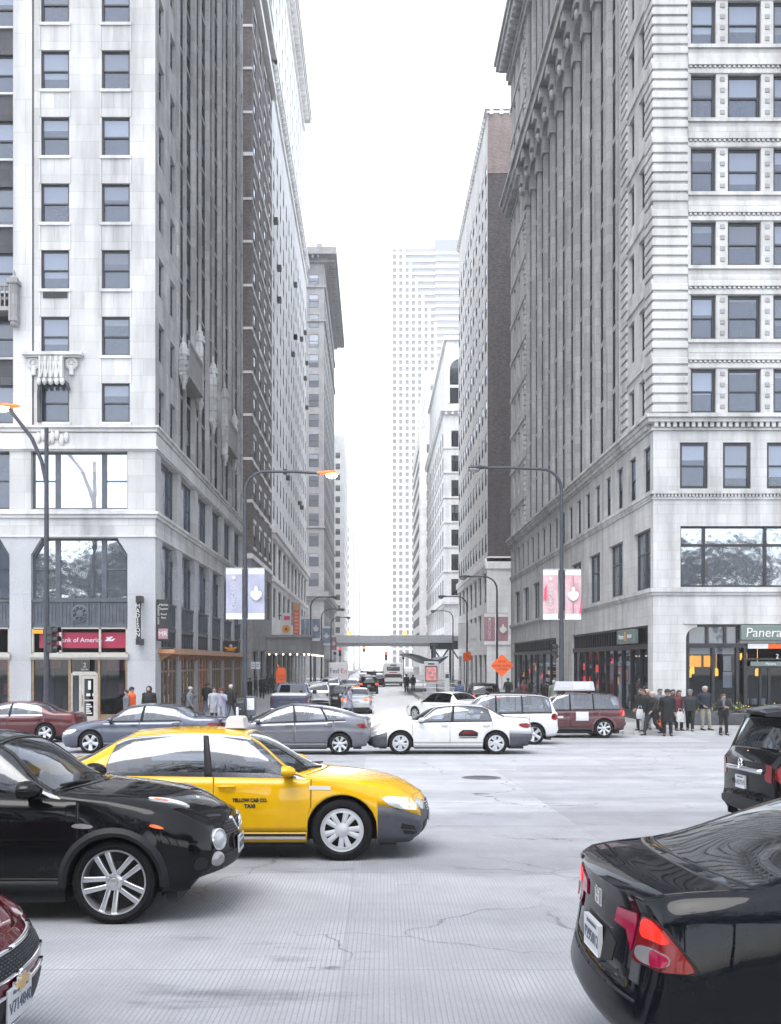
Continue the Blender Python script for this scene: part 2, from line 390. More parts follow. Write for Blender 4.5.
    oil = ramp(nt, noise(nt, mp2.outputs[0], 1.0, 5, 0.7), [(0.60, (1, 1, 1)), (0.74, (0.55, 0.55, 0.57))])
    col = mixc(nt, col, oil, 1.0, 'MULTIPLY')
    h = mth(nt, 'SUBTRACT', mth(nt, 'MULTIPLY', fin, 0.25), mth(nt, 'ADD', mth(nt, 'MULTIPLY', groove, 0.9), mth(nt, 'MULTIPLY', crack, 1.0)))
    rg = ramp(nt, med, [(0.3, (0.55,) * 3), (0.7, (0.8,) * 3)])
    bsdf(nt, out, col, rg, bump=h, bstr=0.5, bdist=0.008, spec=0.4)
road_material()
def asphalt_material():
    m, nt, out = newmat('street_asphalt')
    g = nt.nodes.new('ShaderNodeNewGeometry'); pos = g.outputs['Position']
    mp = nt.nodes.new('ShaderNodeMapping'); mp.inputs['Scale'].default_value = (0.8, 0.07, 1); nt.links.new(pos, mp.inputs[0])
    a = noise(nt, mp.outputs[0], 1.0, 5, 0.6)
    col = ramp(nt, a, [(0.3, (0.66, 0.662, 0.67)), (0.7, (0.78, 0.782, 0.79))])
    f = noise(nt, pos, 40, 3, 0.7)
    col = mixc(nt, col, ramp(nt, f, [(0.3, (0.85,) * 3), (0.7, (1.1,) * 3)]), 1.0, 'MULTIPLY')
    bsdf(nt, out, col, 0.6, bump=f, bstr=0.3, bdist=0.006)
asphalt_material()
def paving_material():
    m, nt, out = newmat('paving')
    g = nt.nodes.new('ShaderNodeNewGeometry'); pos = g.outputs['Position']
    br = nt.nodes.new('ShaderNodeTexBrick'); nt.links.new(pos, br.inputs['Vector']); br.offset = 0.0
    br.inputs['Scale'].default_value = 1; br.inputs['Brick Width'].default_value = 1.5; br.inputs['Row Height'].default_value = 1.5; br.inputs['Mortar Size'].default_value = 0.012
    br.inputs['Color1'].default_value = (0.24, 0.24, 0.25, 1); br.inputs['Color2'].default_value = (0.29, 0.29, 0.295, 1); br.inputs['Mortar'].default_value = (0.12, 0.12, 0.13, 1)
    f = noise(nt, pos, 2.2, 6, 0.65)
    col = mixc(nt, br.outputs[0], ramp(nt, f, [(0.3, (0.8,) * 3), (0.7, (1.1,) * 3)]), 1.0, 'MULTIPLY')
    bsdf(nt, out, col, 0.75, bump=noise(nt, pos, 50, 2), bstr=0.2, bdist=0.005)
paving_material()
# ------------------------------------------------------------------ ground, streets
def strip_ground():
    ys = [-46, -28, -12, -5] + [i * 1.0 for i in range(-4, 39)] + [42, 60, 90, 130, 200, 300, 450, 600, 715]
    mb = MB(); xs = [-90, -40, -20, -10, -4, 0, 4, 10, 20, 40, 90]
    for j in range(len(ys) - 1):
        for i in range(len(xs) - 1):
            mb.quad((xs[i], ys[j], ground(ys[j])), (xs[i+1], ys[j], ground(ys[j])), (xs[i+1], ys[j+1], ground(ys[j+1])), (xs[i], ys[j+1], ground(ys[j+1])), 0 if ys[j] < 42 else 1)
    for i in range(len(mb.sm)): mb.sm[i] = True
    tag(mb.build('road', ['road_concrete', 'street_asphalt']), kind='structure')
strip_ground()
LX, RX = -9.86, 12.8          # the two building lines of the side street
SW_Y = 40.3                   # kerb of the far pavement along the avenue
RL, RR = -5.6, 8.35                   # kerbs of the side street
def pavement(name, poly, y0, y1):
    """poly: list of (x0,x1) extents with segments along y so that it follows the road"""
    mb = MB(); ys = [y for y in (y0, 46, 60, 90, 130, 200, 300, 450, 600, y1) if y0 <= y <= y1]
    ys = sorted(set(ys)); x0, x1 = poly
    for a, b in zip(ys[:-1], ys[1:]):
        za, zb = ground(a) + KERB, ground(b) + KERB
        mb.quad((x0, a, za), (x1, a, za), (x1, b, zb), (x0, b, zb))
    return mb
def pavements():
    for nm, x0, x1, kx in (('pavement', -80, RL, RL), ('pavement', RR, 80, RR)):
        mb = MB()
        r = 2.6; cy = SW_Y + r
        sgn = -1 if kx == RL else 1
        cx = kx + sgn * r
        arc = [(cx - sgn * r * math.cos(a), cy - r * math.sin(a)) for a in [PI/2 * i / 10 for i in range(11)]]
        # arc runs from (kx, cy) to (cx, SW_Y)
        z = lambda y: ground(y) + KERB
        far = 80 * sgn
        pts = [(cx, cy, z(cy))] + [(p[0], p[1], z(p[1])) for p in arc]
        mb.add(pts, [(0, i, i+1) for i in range(1, 11)])
        mb.quad((cx, SW_Y, z(SW_Y)), (far, SW_Y, z(SW_Y)), (far, cy, z(cy)), (cx, cy, z(cy)))
        segs = [cy, 60, 90, 130, 146]
        for s2 in ((cy, 60, 90, 130, 147), (172, 200, 300, 450, 600, 712)):
            for a, b in zip(s2[:-1], s2[1:]):
                mb.quad((kx, a, z(a)), (far, a, z(a)), (far, b, z(b)), (kx, b, z(b)))
        tag(mb.build(nm, 'paving'), kind='structure')
        kb = MB()
        line = [(kx, 147)] + [(kx, y) for y in (130, 90, 60)] + arc + [(far, SW_Y)]
        for p, q in zip(line[:-1], line[1:]):
            d = Vector((q[0]-p[0], q[1]-p[1], 0)).normalized(); n = Vector((-d.y, d.x, 0)) * (0.16 * sgn * (1))
            n = n if True else n
            a0 = (p[0], p[1]); b0 = (q[0], q[1])
            def off(pt, k): return (pt[0] + n.x * k, pt[1] + n.y * k)
            A, B, Cc, D = off(a0, 0.02), off(b0, 0.02), off(b0, -1), off(a0, -1)
            lo = [(x, y, ground(y) - 0.05) for x, y in (A, B, Cc, D)]; hi = [(x, y, ground(y) + KERB + 0.004) for x, y in (A, B, Cc, D)]
            kb.add(lo + hi, [(0,1,2,3),(7,6,5,4),(0,4,5,1),(1,5,6,2),(2,6,7,3),(3,7,4,0)])
        tag(kb.build('kerb', 'concrete'), kind='structure')
pavements()
def road_paint():
    mb = MB()
    # crosswalk over the side street and pale lane lines along the avenue
    for x in [RL + 0.6 + 0.9 * i for i in range(15)]:
        for a, b in ((38.3, 38.9), (38.9, 39.6), (39.6, 40.6)):
            mb.quad((x, a, ground(a)+0.004), (x+0.45, a, ground(a)+0.004), (x+0.45, b, ground(b)+0.004), (x, b, ground(b)+0.004))
    x = -58
    while x < 60:
        for y in (23.6,):
            mb.quad((x, y, ground(y)+0.004), (x+2.6, y, ground(y)+0.004), (x+2.6, y+0.11, ground(y+.11)+0.004), (x, y+0.11, ground(y+.11)+0.004))
        x += 8.4
    for xx in (0.0, 3.6):
        y = 56
        while y < 145:
            mb.quad((xx, y, ground(y)+.004), (xx+.12, y, ground(y)+.004), (xx+.12, y+3, ground(y+3)+.004), (xx, y+3, ground(y+3)+.004)); y += 9
    tag(mb.build('road_marking', 'worn_paint'), kind='structure')
def worn_paint():
    m, nt, out = newmat('worn_paint')
    g = nt.nodes.new('ShaderNodeNewGeometry')
    f = noise(nt, g.outputs['Position'], 3.0, 8, 0.75)
    col = ramp(nt, f, [(0.42, (0.30, 0.305, 0.315)), (0.60, (0.62, 0.62, 0.61))])
    bsdf(nt, out, col, 0.7)
worn_paint()
road_paint()
def manhole(x, y, r, label):
    mb = MB(); seg = 28; z = ground(y)
    ring = lambda rr, dz: [(x + rr*math.cos(2*PI*k/seg), y + rr*math.sin(2*PI*k/seg), ground(y + rr*math.sin(2*PI*k/seg)) + dz) for k in range(seg)]
    mb.loft([ring(r, 0.002), ring(r, 0.012), ring(r*0.9, 0.012), ring(r*0.88, 0.006)])
    for i in range(-4, 5):
        w = math.sqrt(max(0, (r*0.84)**2 - (i*r*0.19)**2))
        mb.box(x - w, x + w, y + i*r*0.19 - 0.014, y + i*r*0.19 + 0.014, z + 0.0, z + 0.012)
    tag(mb.build('manhole_cover', 'steel_dark'), label, 'manhole cover')
flat('steel_dark', (0.12, 0.12, 0.13), 0.5, metal=0.3, var=0.3)
manhole(2.35, 21.5, 0.42, 'round ribbed manhole cover in the road in front of the parked white sedan')

# ------------------------------------------------------------------ facade framework
WTPL = {}
def window_meshes(w, h, style, frame, pane):
    key = (round(w, 2), round(h, 2), style, frame, pane)
    if key in WTPL: return WTPL[key]
    f = MB(); p = MB(); t = 0.085; d0, d1 = 0.0, 0.11
    if style.startswith('thick'): t = 0.13
    if style == 'slim': t = 0.05
    f.box(-w/2, -w/2+t, d0, d1, 0, h); f.box(w/2-t, w/2, d0, d1, 0, h)
    f.box(-w/2+t, w/2-t, d0, d1, 0, t*1.1); f.box(-w/2+t, w/2-t, d0, d1, h-t, h)
    if style in ('sash', 'thick'):
        f.box(-w/2+t, w/2-t, d0+0.02, d1, h*0.5-0.035, h*0.5+0.035)
        p.box(-w/2+t, w/2-t, d1-0.07, d1-0.05, h*0.5+0.035, h-t); p.box(-w/2+t, w/2-t, d1-0.03, d1-0.012, t*1.1, h*0.5-0.035)
    elif style == 'triple':      # sash | fixed | sash
        a = w*0.30; q = w*0.235
        for x in (-w/2+q+t*1.2, w/2-q-t*1.2): f.box(x-0.11, x+0.11, d0-0.01, d1, t*1.1, h-t)
        for x0, x1 in ((-w/2+t, -w/2+q+t*1.2-0.11), (w/2-q-t*1.2+0.11, w/2-t)): f.box(x0, x1, d0+0.02, d1, h*0.5-0.03, h*0.5+0.03)
        p.box(-w/2+t, w/2-t, d1-0.05, d1-0.03, t*1.1, h-t)
    elif style == 'grid':        # transom and three lights
        for x in (-w/6, w/6): f.box(x-0.05, x+0.05, d0-0.005, d1, t*1.1, h-t)
        f.box(-w/2+t, w/2-t, d0+0.01, d1-0.005, h*0.68-0.04, h*0.68+0.04)
        p.box(-w/2+t, w/2-t, d1-0.05, d1-0.03, t*1.1, h-t)
    elif style == 'double':
        f.box(-0.05, 0.05, d0-0.005, d1, t*1.1, h-t); f.box(-w/2+t, w/2-t, d0+0.01, d1-0.005, h*0.62-0.03, h*0.62+0.03)
        p.box(-w/2+t, w/2-t, d1-0.05, d1-0.03, t*1.1, h-t)
    else:
        p.box(-w/2+t, w/2-t, d1-0.05, d1-0.03, t*1.1, h-t)
    def mk(mb, nm, mat):
        me = bpy.data.meshes.new(nm); me.from_pydata([tuple(v) for v in mb.v], [], mb.f); me.materials.append(MATS[mat]); me.update(); return me
    WTPL[key] = (mk(f, 'window', frame), mk(p, 'pane', pane), f, p)
    return WTPL[key]
def seen_size(P, w, h, rz):
    """rough projected area in the photograph, 0 when out of the frame"""
    if P.y < 1: return 0
    px = 372 + 1000*P.x/P.y; py = 662 - 1000*(P.z + h/2 - CAMZ)/P.y
    if px < -12 or px > 793 or py < -25 or py > 1040: return 0
    n = Vector((math.sin(rz), -math.cos(rz), 0)); vdir = (Vector((0, 0, 0)) - P); vdir.z = 0
    c = n.dot(vdir.normalized())
    return max(0.0, c) * w * h * (1000/P.y)**2
class Building:
    def __init__(s, name, label, x0, x1, y0, y1, cat='building'):
        s.base = Vector(((x0+x1)/2, (y0+y1)/2, ground(y0) + KERB))
        s.e = thing(name, label, cat, s.base); s.w = []; s.ext = (x0, x1, y0, y1)
    def part(s, name, mb, mats, parent=None, **kw):
        o = mb.build(name, mats, **kw); o.parent = parent or s.e
        if parent is None: o.matrix_parent_inverse = Matrix.Translation(-s.base)
        return o
    def place(s, cap=98, min_pane=6.0):
        lst = sorted(((seen_size(M.to_translation(), w, h, rz), i) for i, (M, w, h, st, fr, pn, rz) in enumerate(s.w)), reverse=True)
        lst = [(a, i) for a, i in lst]
        F = MB(); P = MB(); fr = pn = None; nstuff = 0
        for k, (a, i) in enumerate(lst):
            M, w, h, st, fr_, pn_, rz = s.w[i]
            fm, pm, f, p = window_meshes(w, h, st, fr_, pn_)
            if k < cap and a > 0:
                o = mesh_obj('window', fm, s.e, M.to_translation() - s.base, (0, 0, rz))
                mesh_obj('pane', pm, o)
            else:
                fr, pn = fr_, pn_; nstuff += 1
                b = len(F.v); 
                for v in f.v: F.v.append(M @ v)
                for q, face in enumerate(f.f): F.f.append(tuple(b+x for x in face)); F.m.append(0); F.sm.append(False)
                b = len(F.v)
                for v in p.v: F.v.append(M @ v)
                for face in p.f: F.f.append(tuple(b+x for x in face)); F.m.append(1); F.sm.append(False)
        if F.v:
            o = s.part('window_rows', F, [fr, pn], recalc=False); o['kind'] = 'stuff'
class Facade:
    def __init__(s, B, mb, ox, oy, rz):
        s.B = B; s.mb = mb; s.rz = rz; s.M = Matrix.Translation((ox, oy, 0)) @ Matrix.Rotation(rz, 4, 'Z'); s.holes = []
    def win(s, x, z, w, h, style='sash', frame='black_frame', pane='pane_blue', hole=True, depth=0.25, y=None):
        """x = centre, z = sill"""
        if hole: s.holes.append((x-w/2, x+w/2, z, z+h))
        M = s.M @ Matrix.Translation((x, (depth-0.12) if y is None else y, z))
        s.B.w.append((M, w, h, style, frame, pane, s.rz))
    def wall(s, x0, x1, z0, z1, m=0, y=0.0, depth=0.25, rm=None):
        """wall sheet with the recorded holes that fall inside it, with reveals"""
        mb = s.mb; mb.M = s.M; rm = m if rm is None else rm
        hs = [h for h in s.holes if h[0] >= x0-1e-6 and h[1] <= x1+1e-6 and h[2] >= z0-1e-6 and h[3] <= z1+1e-6]
        s.holes = [h for h in s.holes if h not in hs]
        xs = sorted({x0, x1} | {h[0] for h in hs} | {h[1] for h in hs}); zs = sorted({z0, z1} | {h[2] for h in hs} | {h[3] for h in hs})
        xs = [x for i, x in enumerate(xs) if i == 0 or x - xs[i-1] > 1e-5]; zs = [x for i, x in enumerate(zs) if i == 0 or x - zs[i-1] > 1e-5]
        for j in range(len(zs)-1):
            zc = (zs[j]+zs[j+1])/2; run = None
            row = [h for h in hs if h[2] < zc < h[3]]
            for i in range(len(xs)-1):
                xc = (xs[i]+xs[i+1])/2
                solid = not any(h[0] < xc < h[1] for h in row)
                if solid and run is None: run = xs[i]
                if run is not None and (not solid or i == len(xs)-2):
                    e = xs[i+1] if solid else xs[i]
                    mb.quad((run, y, zs[j]), (e, y, zs[j]), (e, y, zs[j+1]), (run, y, zs[j+1]), m); run = None
        for a, b, c, d in hs:
            for q in (((a,y,c),(a,y,d),(a,y+depth,d),(a,y+depth,c)), ((b,y,c),(b,y+depth,c),(b,y+depth,d),(b,y,d)),
                      ((a,y,d),(b,y,d),(b,y+depth,d),(a,y+depth,d)), ((a,y,c),(a,y+depth,c),(b,y+depth,c),(b,y,c))): mb.quad(*q, m=rm)
    def use(s): s.mb.M = s.M; return s.mb
    def on(s, mb): mb.M = s.M; return mb
def ring(mb, B, z0, z1, proj, m=0, e=None):
    x0, x1, y0, y1 = e or B.ext
    mb.M = Matrix(); mb.box(x0-proj, x1+proj, y0-proj, y1+proj, z0, z1, m)
def back_faces(mb, B, z1, sides, m=0):
    """plain closing walls and roof for the sides nobody sees"""
    mb.M = Matrix(); x0, x1, y0, y1 = B.ext
    mb.quad((x0,y0,z1),(x1,y0,z1),(x1,y1,z1),(x0,y1,z1), m)
    if 'w' in sides: mb.quad((x0,y1,0),(x0,y0,0),(x0,y0,z1),(x0,y1,z1), m)
    if 'e' in sides: mb.quad((x1,y0,0),(x1,y1,0),(x1,y1,z1),(x1,y0,z1), m)
    if 'n' in sides: mb.quad((x1,y1,-.2),(x0,y1,-.2),(x0,y1,z1),(x1,y1,z1), m)
    if 's' in sides: mb.quad((x0,y0,0),(x1,y0,0),(x1,y0,z1),(x0,y0,z1), m)
FY = 45.5
def fx(px): return PX(px, FY)
def fz(py): return PZ(py, FY)

# ------------------------------------------------------------------ left corner building
def left_corner():
    H = 66.0; x0, x1, y0, y1 = -27.0, LX, FY, 76.4
    B = Building('corner_building', 'tall pale limestone corner building with stone pinnacles and a bank at street level', x0, x1, y0, y1)
    W = MB(); F = Facade(B, W, x0, y0, 0); L = lambda px: fx(px) - x0
    G = Facade(B, W, x1, y0, R(90)); SL = y1 - y0
    zb = fz(430)                                   # top of the base storeys
    sill0 = fz(422); hw = 1.77; fl = 3.03; NF = 17
    e13, e33 = L(13), L(33.5)
    # upper front: window columns, dark bay at the left
    for k in range(NF):
        z = sill0 + k*fl
        F.win(L(115.7), z, 1.28, hw); F.win(L(55), z, 1.28, hw)
        F.win(e13-0.75, z, 1.42, hw, y=0.45, hole=False); F.win(e13-2.6, z, 1.42, hw, y=0.45, hole=False)
    for k in range(NF): F.holes += [(e13-1.46, e13-0.04, sill0+k*fl, sill0+k*fl+hw), (e13-3.31, e13-1.89, sill0+k*fl, sill0+k*fl+hw)]
    dark = [h for h in F.holes if h[1] < e13]; lite = [h for h in F.holes if h[1] > e13]
    F.holes = lite; F.wall(e13, x1-x0, zb, H, 0, depth=0.22)
    F.holes = dark; F.wall(e13-3.4, e13, zb, H, 1, y=0.34, depth=0.2)
    F.use(); W.quad((e13, 0, zb), (e13, 0.34, zb), (e13, 0.34, H), (e13, 0, H)); W.quad((e13-3.4, 0, zb), (e13-3.4, 0, H), (e13-3.4, .34, H), (e13-3.4, .34, zb))
    F.wall(0, e13-3.4, zb, H, 0)
    # groove, sills and shallow pilaster strips
    T = MB(); F.on(T)
    T.box(L(32.6), L(33.8), -0.02, 0.0, zb, H, 1)
    for a, b in ((L(13), L(32.4)), ):
        T.box(a+0.04, b, -0.05, 0.01, zb+0.02, H)
    for k in range(NF):
        z = sill0 + k*fl
        for cx in (L(115.7), L(55)):
            T.box(cx-0.72, cx+0.72, -0.06, 0.12, z-0.14, z-0.003); T.box(cx-0.71, cx-0.66, -0.035, 0.02, z-1.25, z-0.15); T.box(cx+0.66, cx+0.71, -0.035, 0.02, z-1.25, z-0.15)
        T.box(e13-3.35, e13-0.02, 0.24, 0.36, z-0.1, z-0.003)
    # cornice and string courses, all the way round
    for za, zc, p in ((fz(432), fz(428), 0.10), (fz(428.2), fz(426), 0.2), (fz(447), fz(433.5), 0.05), (fz(449.5), fz(446.8), 0.14), (fz(451), fz(449.3), 0.06),
                      (fz(514.5), fz(511.5), 0.17), (fz(518), fz(514.3), 0.09), (fz(537), fz(535), 0.06)):
        ring(T, B, za, zc, p)
    # front base: bays
    def base_bay(Fc, a, b, side):
        """a,b bay opening limits in facade x; holes at third floor, second floor and shop"""
        Fc.holes.append((a, b, fz(509), fz(451.2)))
        Fc.holes.append((a, b, ground(FY)+KERB, fz(538)))
    bays = [(L(31), L(127.5)), (L(-87), L(9.5))]
    for a, b in bays: base_bay(F, a, b, False)
    F.wall(0, x1-x0, fz(535.2), zb, 0, depth=0.45)
    F.wall(0, x1-x0, ground(FY), fz(535.2), 2, depth=0.5)
    # side street base
    n = 6; pit = (SL-1.0)/n
    sb = [(1.25+i*pit, 1.25+i*pit+pit-0.95) for i in range(n)]
    for a, b in sb: base_bay(G, a, b, True)
    G.wall(0, SL, fz(535.2), zb, 0, depth=0.45)
    G.wall(0, SL, ground(y1)-.1, fz(535.2), 2, depth=0.5)
    # upper side: two light window columns at the corner, then the ribbed dark field
    rows = [sill0 + k*fl for k in range(NF)]
    for z in rows:
        G.win(1.35, z, 1.15, hw, depth=0.28); G.win(4.0, z, 1.2, hw, depth=0.28)
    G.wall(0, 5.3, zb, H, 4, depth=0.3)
    r0, r1 = 5.3, 29.0; nb = 10; rp = (r1-r0)/nb
    for z in rows:
        for i in range(nb): G.win(r0+(i+0.56)*rp, z, 1.35, hw+0.1, 'sash', y=0.19, hole=True, pane='pane_dark')
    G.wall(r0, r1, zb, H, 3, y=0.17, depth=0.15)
    for z in rows: G.win(30.1, z, 1.0, hw, depth=0.28)
    G.wall(r1, SL, zb, H, 0, depth=0.3)
    G.use(); W.quad((r0, 0, zb), (r0, 0.17, zb), (r0, 0.17, H), (r0, 0, H)); W.quad((r1, 0, zb), (r1, 0, H), (r1, .17, H), (r1, .17, zb))
    PL = MB(); G.on(PL)
    for i in range(nb+1):
        c = r0 + i*rp; big = i % 2 == 0
        PL.box(c-(0.30 if big else 0.20), c+(0.30 if big else 0.20), -0.07 if big else 0.03, 0.19, zb, H-1.0)
    for z in rows:
        for i in range(nb):
            c = r0+(i+0.56)*rp; PL.box(c-0.72, c+0.72, 0.12, 0.19, z-0.13, z-0.003)
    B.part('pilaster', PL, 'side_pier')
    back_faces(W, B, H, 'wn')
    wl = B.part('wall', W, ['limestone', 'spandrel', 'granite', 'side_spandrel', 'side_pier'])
    B.part('cornice', T, ['limestone_trim', 'spandrel'])
    # stone pendants with caps over the side street
    for j, (i, zt, zl) in enumerate(((0, 19.0, 16.7), (2, 21.2, 16.6), (4, 20.8, 16.6), (6, 20.6, 15.6), (8, 20.0, 16.2))):
        P = MB(); G.on(P); c = r0 + i*rp
        P.bbox(c-0.25, c+0.25, -0.46, -0.06, zl+0.7, zt-0.5, 0.06)
        P.lathe([(0.04, 0), (0.12, 0.12), (0.09, 0.22), (0.20, 0.5), (0.25, 0.75)], c, -0.30, zl, 8, smooth=False)
        P.lathe([(0.30, 0), (0.33, 0.1), (0.27, 0.16), (0.29, 0.34), (0.20, 0.42), (0.19, 0.6), (0.09, 0.68), (0.07, 0.9), (0.02, 1.1)], c, -0.28, zt-0.55, 8, smooth=False)
        for q in (-0.14, 0, 0.14): P.box(c+q-0.03, c+q+0.03, -0.49, -0.45, zl+0.9, zt-0.7)
        for q in (0.35, 0.7, 1.05): P.box(c-0.28, c+0.28, -0.49, -0.05, zl+0.7+q*(zt-zl-1.2)*.7, zl+0.78+q*(zt-zl-1.2)*.7)
        B.part('pinnacle', P, 'pinnacle_stone')
    for (a, b, zt) in ((0, 2, 19.4), (6, 8, 18.9)):
        P = MB(); G.on(P); xa, xb = r0+a*rp+0.36, r0+b*rp-0.36
        P.box(xa, xb, -0.55, 0.5, zt-1.9, zt-1.7); P.box(xa, xb, -0.55, -0.45, zt-0.2, zt-0.02)
        k = int((xb-xa)/0.34)
        for i in range(k+1):
            x = xa + (xb-xa)*i/k; P.box(x-0.04, x+0.04, -0.53, -0.47, zt-1.7, zt-0.2)
            if i < k: P.add([(x, -.5, zt-1.7), (x+.06, -.5, zt-1.7), (x+(xb-xa)/k, -.5, zt-.2), (x+(xb-xa)/k-.06, -.5, zt-.2)], [(0,1,2,3)])
        B.part('balcony', P, 'grey_stone')
    # carved balcony and hood over a front window, pinnacled balcony in the dark bay
    P = MB(); F.on(P)
    P.box(L(24), L(84), -0.34, 0.02, fz(356.6), fz(353.4)); P.box(L(26), L(82), -0.24, 0.02, fz(358.4), fz(356.5))
    P.box(L(41), L(65), -0.30, 0.01, fz(383), fz(358.2)); 
    for i in range(5):
        x = L(42.5)+i*0.245; P.box(x-0.045, x+0.045, -0.42, -0.29, fz(380), fz(358.3))
    for i in range(4):
        xa = L(42.5)+i*0.245; P.add([(xa, -.40, fz(379)), (xa+.08, -.40, fz(379)), (xa+.245, -.40, fz(360)), (xa+.165, -.40, fz(360))], [(0,1,2,3)]); P.add([(xa+.165, -.385, fz(379)), (xa+.245, -.385, fz(379)), (xa+.08, -.385, fz(360)), (xa, -.385, fz(360))], [(0,1,2,3)])
    for cx in (L(34.5), L(72)):
        P.lathe([(0.30, 0.0), (0.30, -0.12), (0.2, -0.16), (0.14, -0.10), (0.05, -0.17)], cx, 0, fz(364), 10, axis='y', smooth=False)
        P.bbox(cx-0.1, cx+0.1, -0.16, 0.01, fz(376), fz(366), 0.03)
    for px in (41.5, 47, 53, 59, 64.5): P.ball(L(px), -0.34, fz(383.5), 0.11, 0.13, 0.17, 8)
    B.part('carved_balcony', P, 'limestone_trim')
    P = MB(); F.on(P)
    za, zc = fz(422.5), fz(383.5)
    P.tube([(L(40.2), -0.12, za), (L(40.2), -0.14, za+1.2), (L(41), -0.2, zc-0.1), (L(44), -0.22, zc+0.05)], 0.10, 8)
    P.tube([(L(69.6), -0.12, zc-0.35), (L(68.5), -0.2, zc-0.1), (L(65), -0.22, zc+0.05)], 0.09, 8)
    B.part('window_hood', P, 'spandrel')
    P = MB(); F.on(P)
    P.box(L(-40), L(12.5), -0.05, 0.3, fz(300), fz(297)); P.box(L(-40), L(12.5), -0.5, 0.3, fz(314), fz(310)); P.box(L(-40), L(12.5), -0.5, -0.42, fz(290), fz(287))
    for i in range(12):
        x = L(-40)+i*0.2; P.box(x-0.03, x+0.03, -0.48, -0.43, fz(310), fz(290))
    c = L(16.5)
    P.bbox(c-0.19, c+0.19, -0.55, -0.04, fz(325), fz(285), 0.05); P.box(c-0.24, c+0.24, -0.6, -0.03, fz(287.5), fz(283))
    P.lathe([(0.22, 0), (0.2, 0.1), (0.08, 0.2), (0.06, 0.35), (0.01, 0.5)], c, -0.3, fz(283), 8, smooth=False); P.ball(c, -0.3, fz(326), 0.2, 0.22, 0.16, 8)
    for q in (-0.09, 0.09): P.box(c+q-0.025, c+q+0.025, -0.585, -0.54, fz(322), fz(289))
    B.part('carved_balcony', P, 'grey_stone')
    # carved panel on the cornice
    P = MB(); F.on(P)
    for i in range(7):
        x = L(39)+i*(L(67)-L(39))/6; P.ball(x, -0.09, fz(438)+0.16*math.sin(i*2.1), 0.13, 0.09, 0.26+0.05*(i % 2), 7)
    B.part('carved_panel', P, 'limestone_trim')
    # frieze letters, worn and low
    for xx, tx in ((L(8), 'NO. 1 BUILDING'), (L(110), 'NO. 1')):
        pass
    # air conditioner grille below one window
    P = MB(); F.on(P)
    P.box(L(43), L(67.5), -0.04, 0.03, fz(298), fz(291)); 
    for i in range(5): P.box(L(44.5), L(66), -0.055, -0.03, fz(297.2)+i*0.055, fz(297.2)+i*0.055+0.025)
    B.part('ventilation_grille', P, 'black_metal')
    # base windows, panels and shopfronts
    def base_fill(Fc, a, b, front):
        w = b-a; cx = (a+b)/2
        Fc.win(cx, fz(509), w, fz(451.2)-fz(509), 'triple', 'slate_paint', 'pane_bright' if front else 'pane_blue', hole=False, depth=0.4)
        z2 = fz(599.5)
        Fc.win(cx, z2, w, fz(538)-z2, 'triple', 'slate_paint', 'pane_mirror' if front else 'pane_blue', hole=False, depth=0.4)
        D = MB(); Fc.on(D)
        cw, ch = (0.46, 0.75) if front else (0.35, 0.75)
        zt = fz(538)
        for q in ((a, a+cw), (b, b-cw)):
            D = MB(); Fc.on(D); D.prism([(q[0], zt), (q[1], zt), (q[0], zt-ch)] if q[0] < q[1] else [(q[0], zt), (q[0], zt-ch), (q[1], zt)], -0.002, 0.36, 0)
            B.part('corner_fillet', D, ['granite'])
        D = MB(); Fc.on(D)
        for q, s in ((a, 1), (b, -1)):
            D.add([(q, .25, zt-ch-.1), (q+s*.12, .25, zt-ch-.1), (q+s*(cw+.1), .25, zt-.12), (q+s*(cw+.1), .25, zt)], [(0,1,2,3) if s > 0 else (3,2,1,0)])
        z1 = fz(627.5)
        D.box(a, b, 0.14, 0.40, z1, z2); D.box(a, b, 0.06, 0.3, z2-0.10, z2-0.002); D.box(a, b, 0.08, 0.3, z1, z1+0.08)
        for x in (a+w*0.30, a+w*0.42, a+w*0.58, a+w*0.70): D.box(x-0.05, x+0.05, 0.09, 0.3, z1+0.08, z2-0.1)
        nn = int(w/0.16)
        for i in range(nn):
            x = a+0.08+(w-0.16)*i/(nn-1)
            if abs(x-cx) > w*0.09: D.box(x-0.022, x+0.022, 0.11, 0.3, z1+0.22, z2-0.22)
        if front:
            D.lathe([(0.42, 0.16), (0.42, 0.09), (0.32, 0.07), (0.3, 0.12), (0.2, 0.12), (0.18, 0.06), (0.03, 0.05)], cx, 0, (z1+z2)/2, 16, axis='y', smooth=False)
            for k in range(8):
                aa = 2*PI*k/8; D.ball(cx+0.25*math.cos(aa), 0.1, (z1+z2)/2+0.25*math.sin(aa), 0.07, 0.05, 0.07, 6)
        B.part('ornament_panel', D, 'slate_paint')
    for a, b in bays: base_fill(F, a, b, True)
    for a, b in sb: base_fill(G, a, b, False)
    # bank shopfront (front bays)
    gz = ground(FY)+KERB
    for k, (a, b) in enumerate(bays):
        S = MB(); F.on(S); w = b-a
        zl1, zl0 = fz(653.5), fz(659.5); zs = fz(627.5)
        S.box(a-0.06, b+0.06, -0.16, 0.36, zl0+0.09, zl1); S.box(a-0.02, b+0.02, -0.08, 0.36, zl0, zl0+0.088)       # ledge
        for x in (a+0.05, a+w*0.30, a+w*0.71, b-0.05): S.box(x-0.045, x+0.045, 0.05, 0.2, zl1, zs)
        S.box(a, b, 0.05, 0.2, zs-0.06, zs-0.004); S.box(a, b, 0.05, 0.2, zl1+0.003, zl1+0.05)
        B.part('shop_ledge', S, 'cream_metal')
        S = MB(); F.on(S)
        for x in (a+0.05, a+w*0.395, a+w*0.70, b-0.05): S.box(x-0.055, x+0.055, 0.06, 0.24, gz, zl0-0.003)
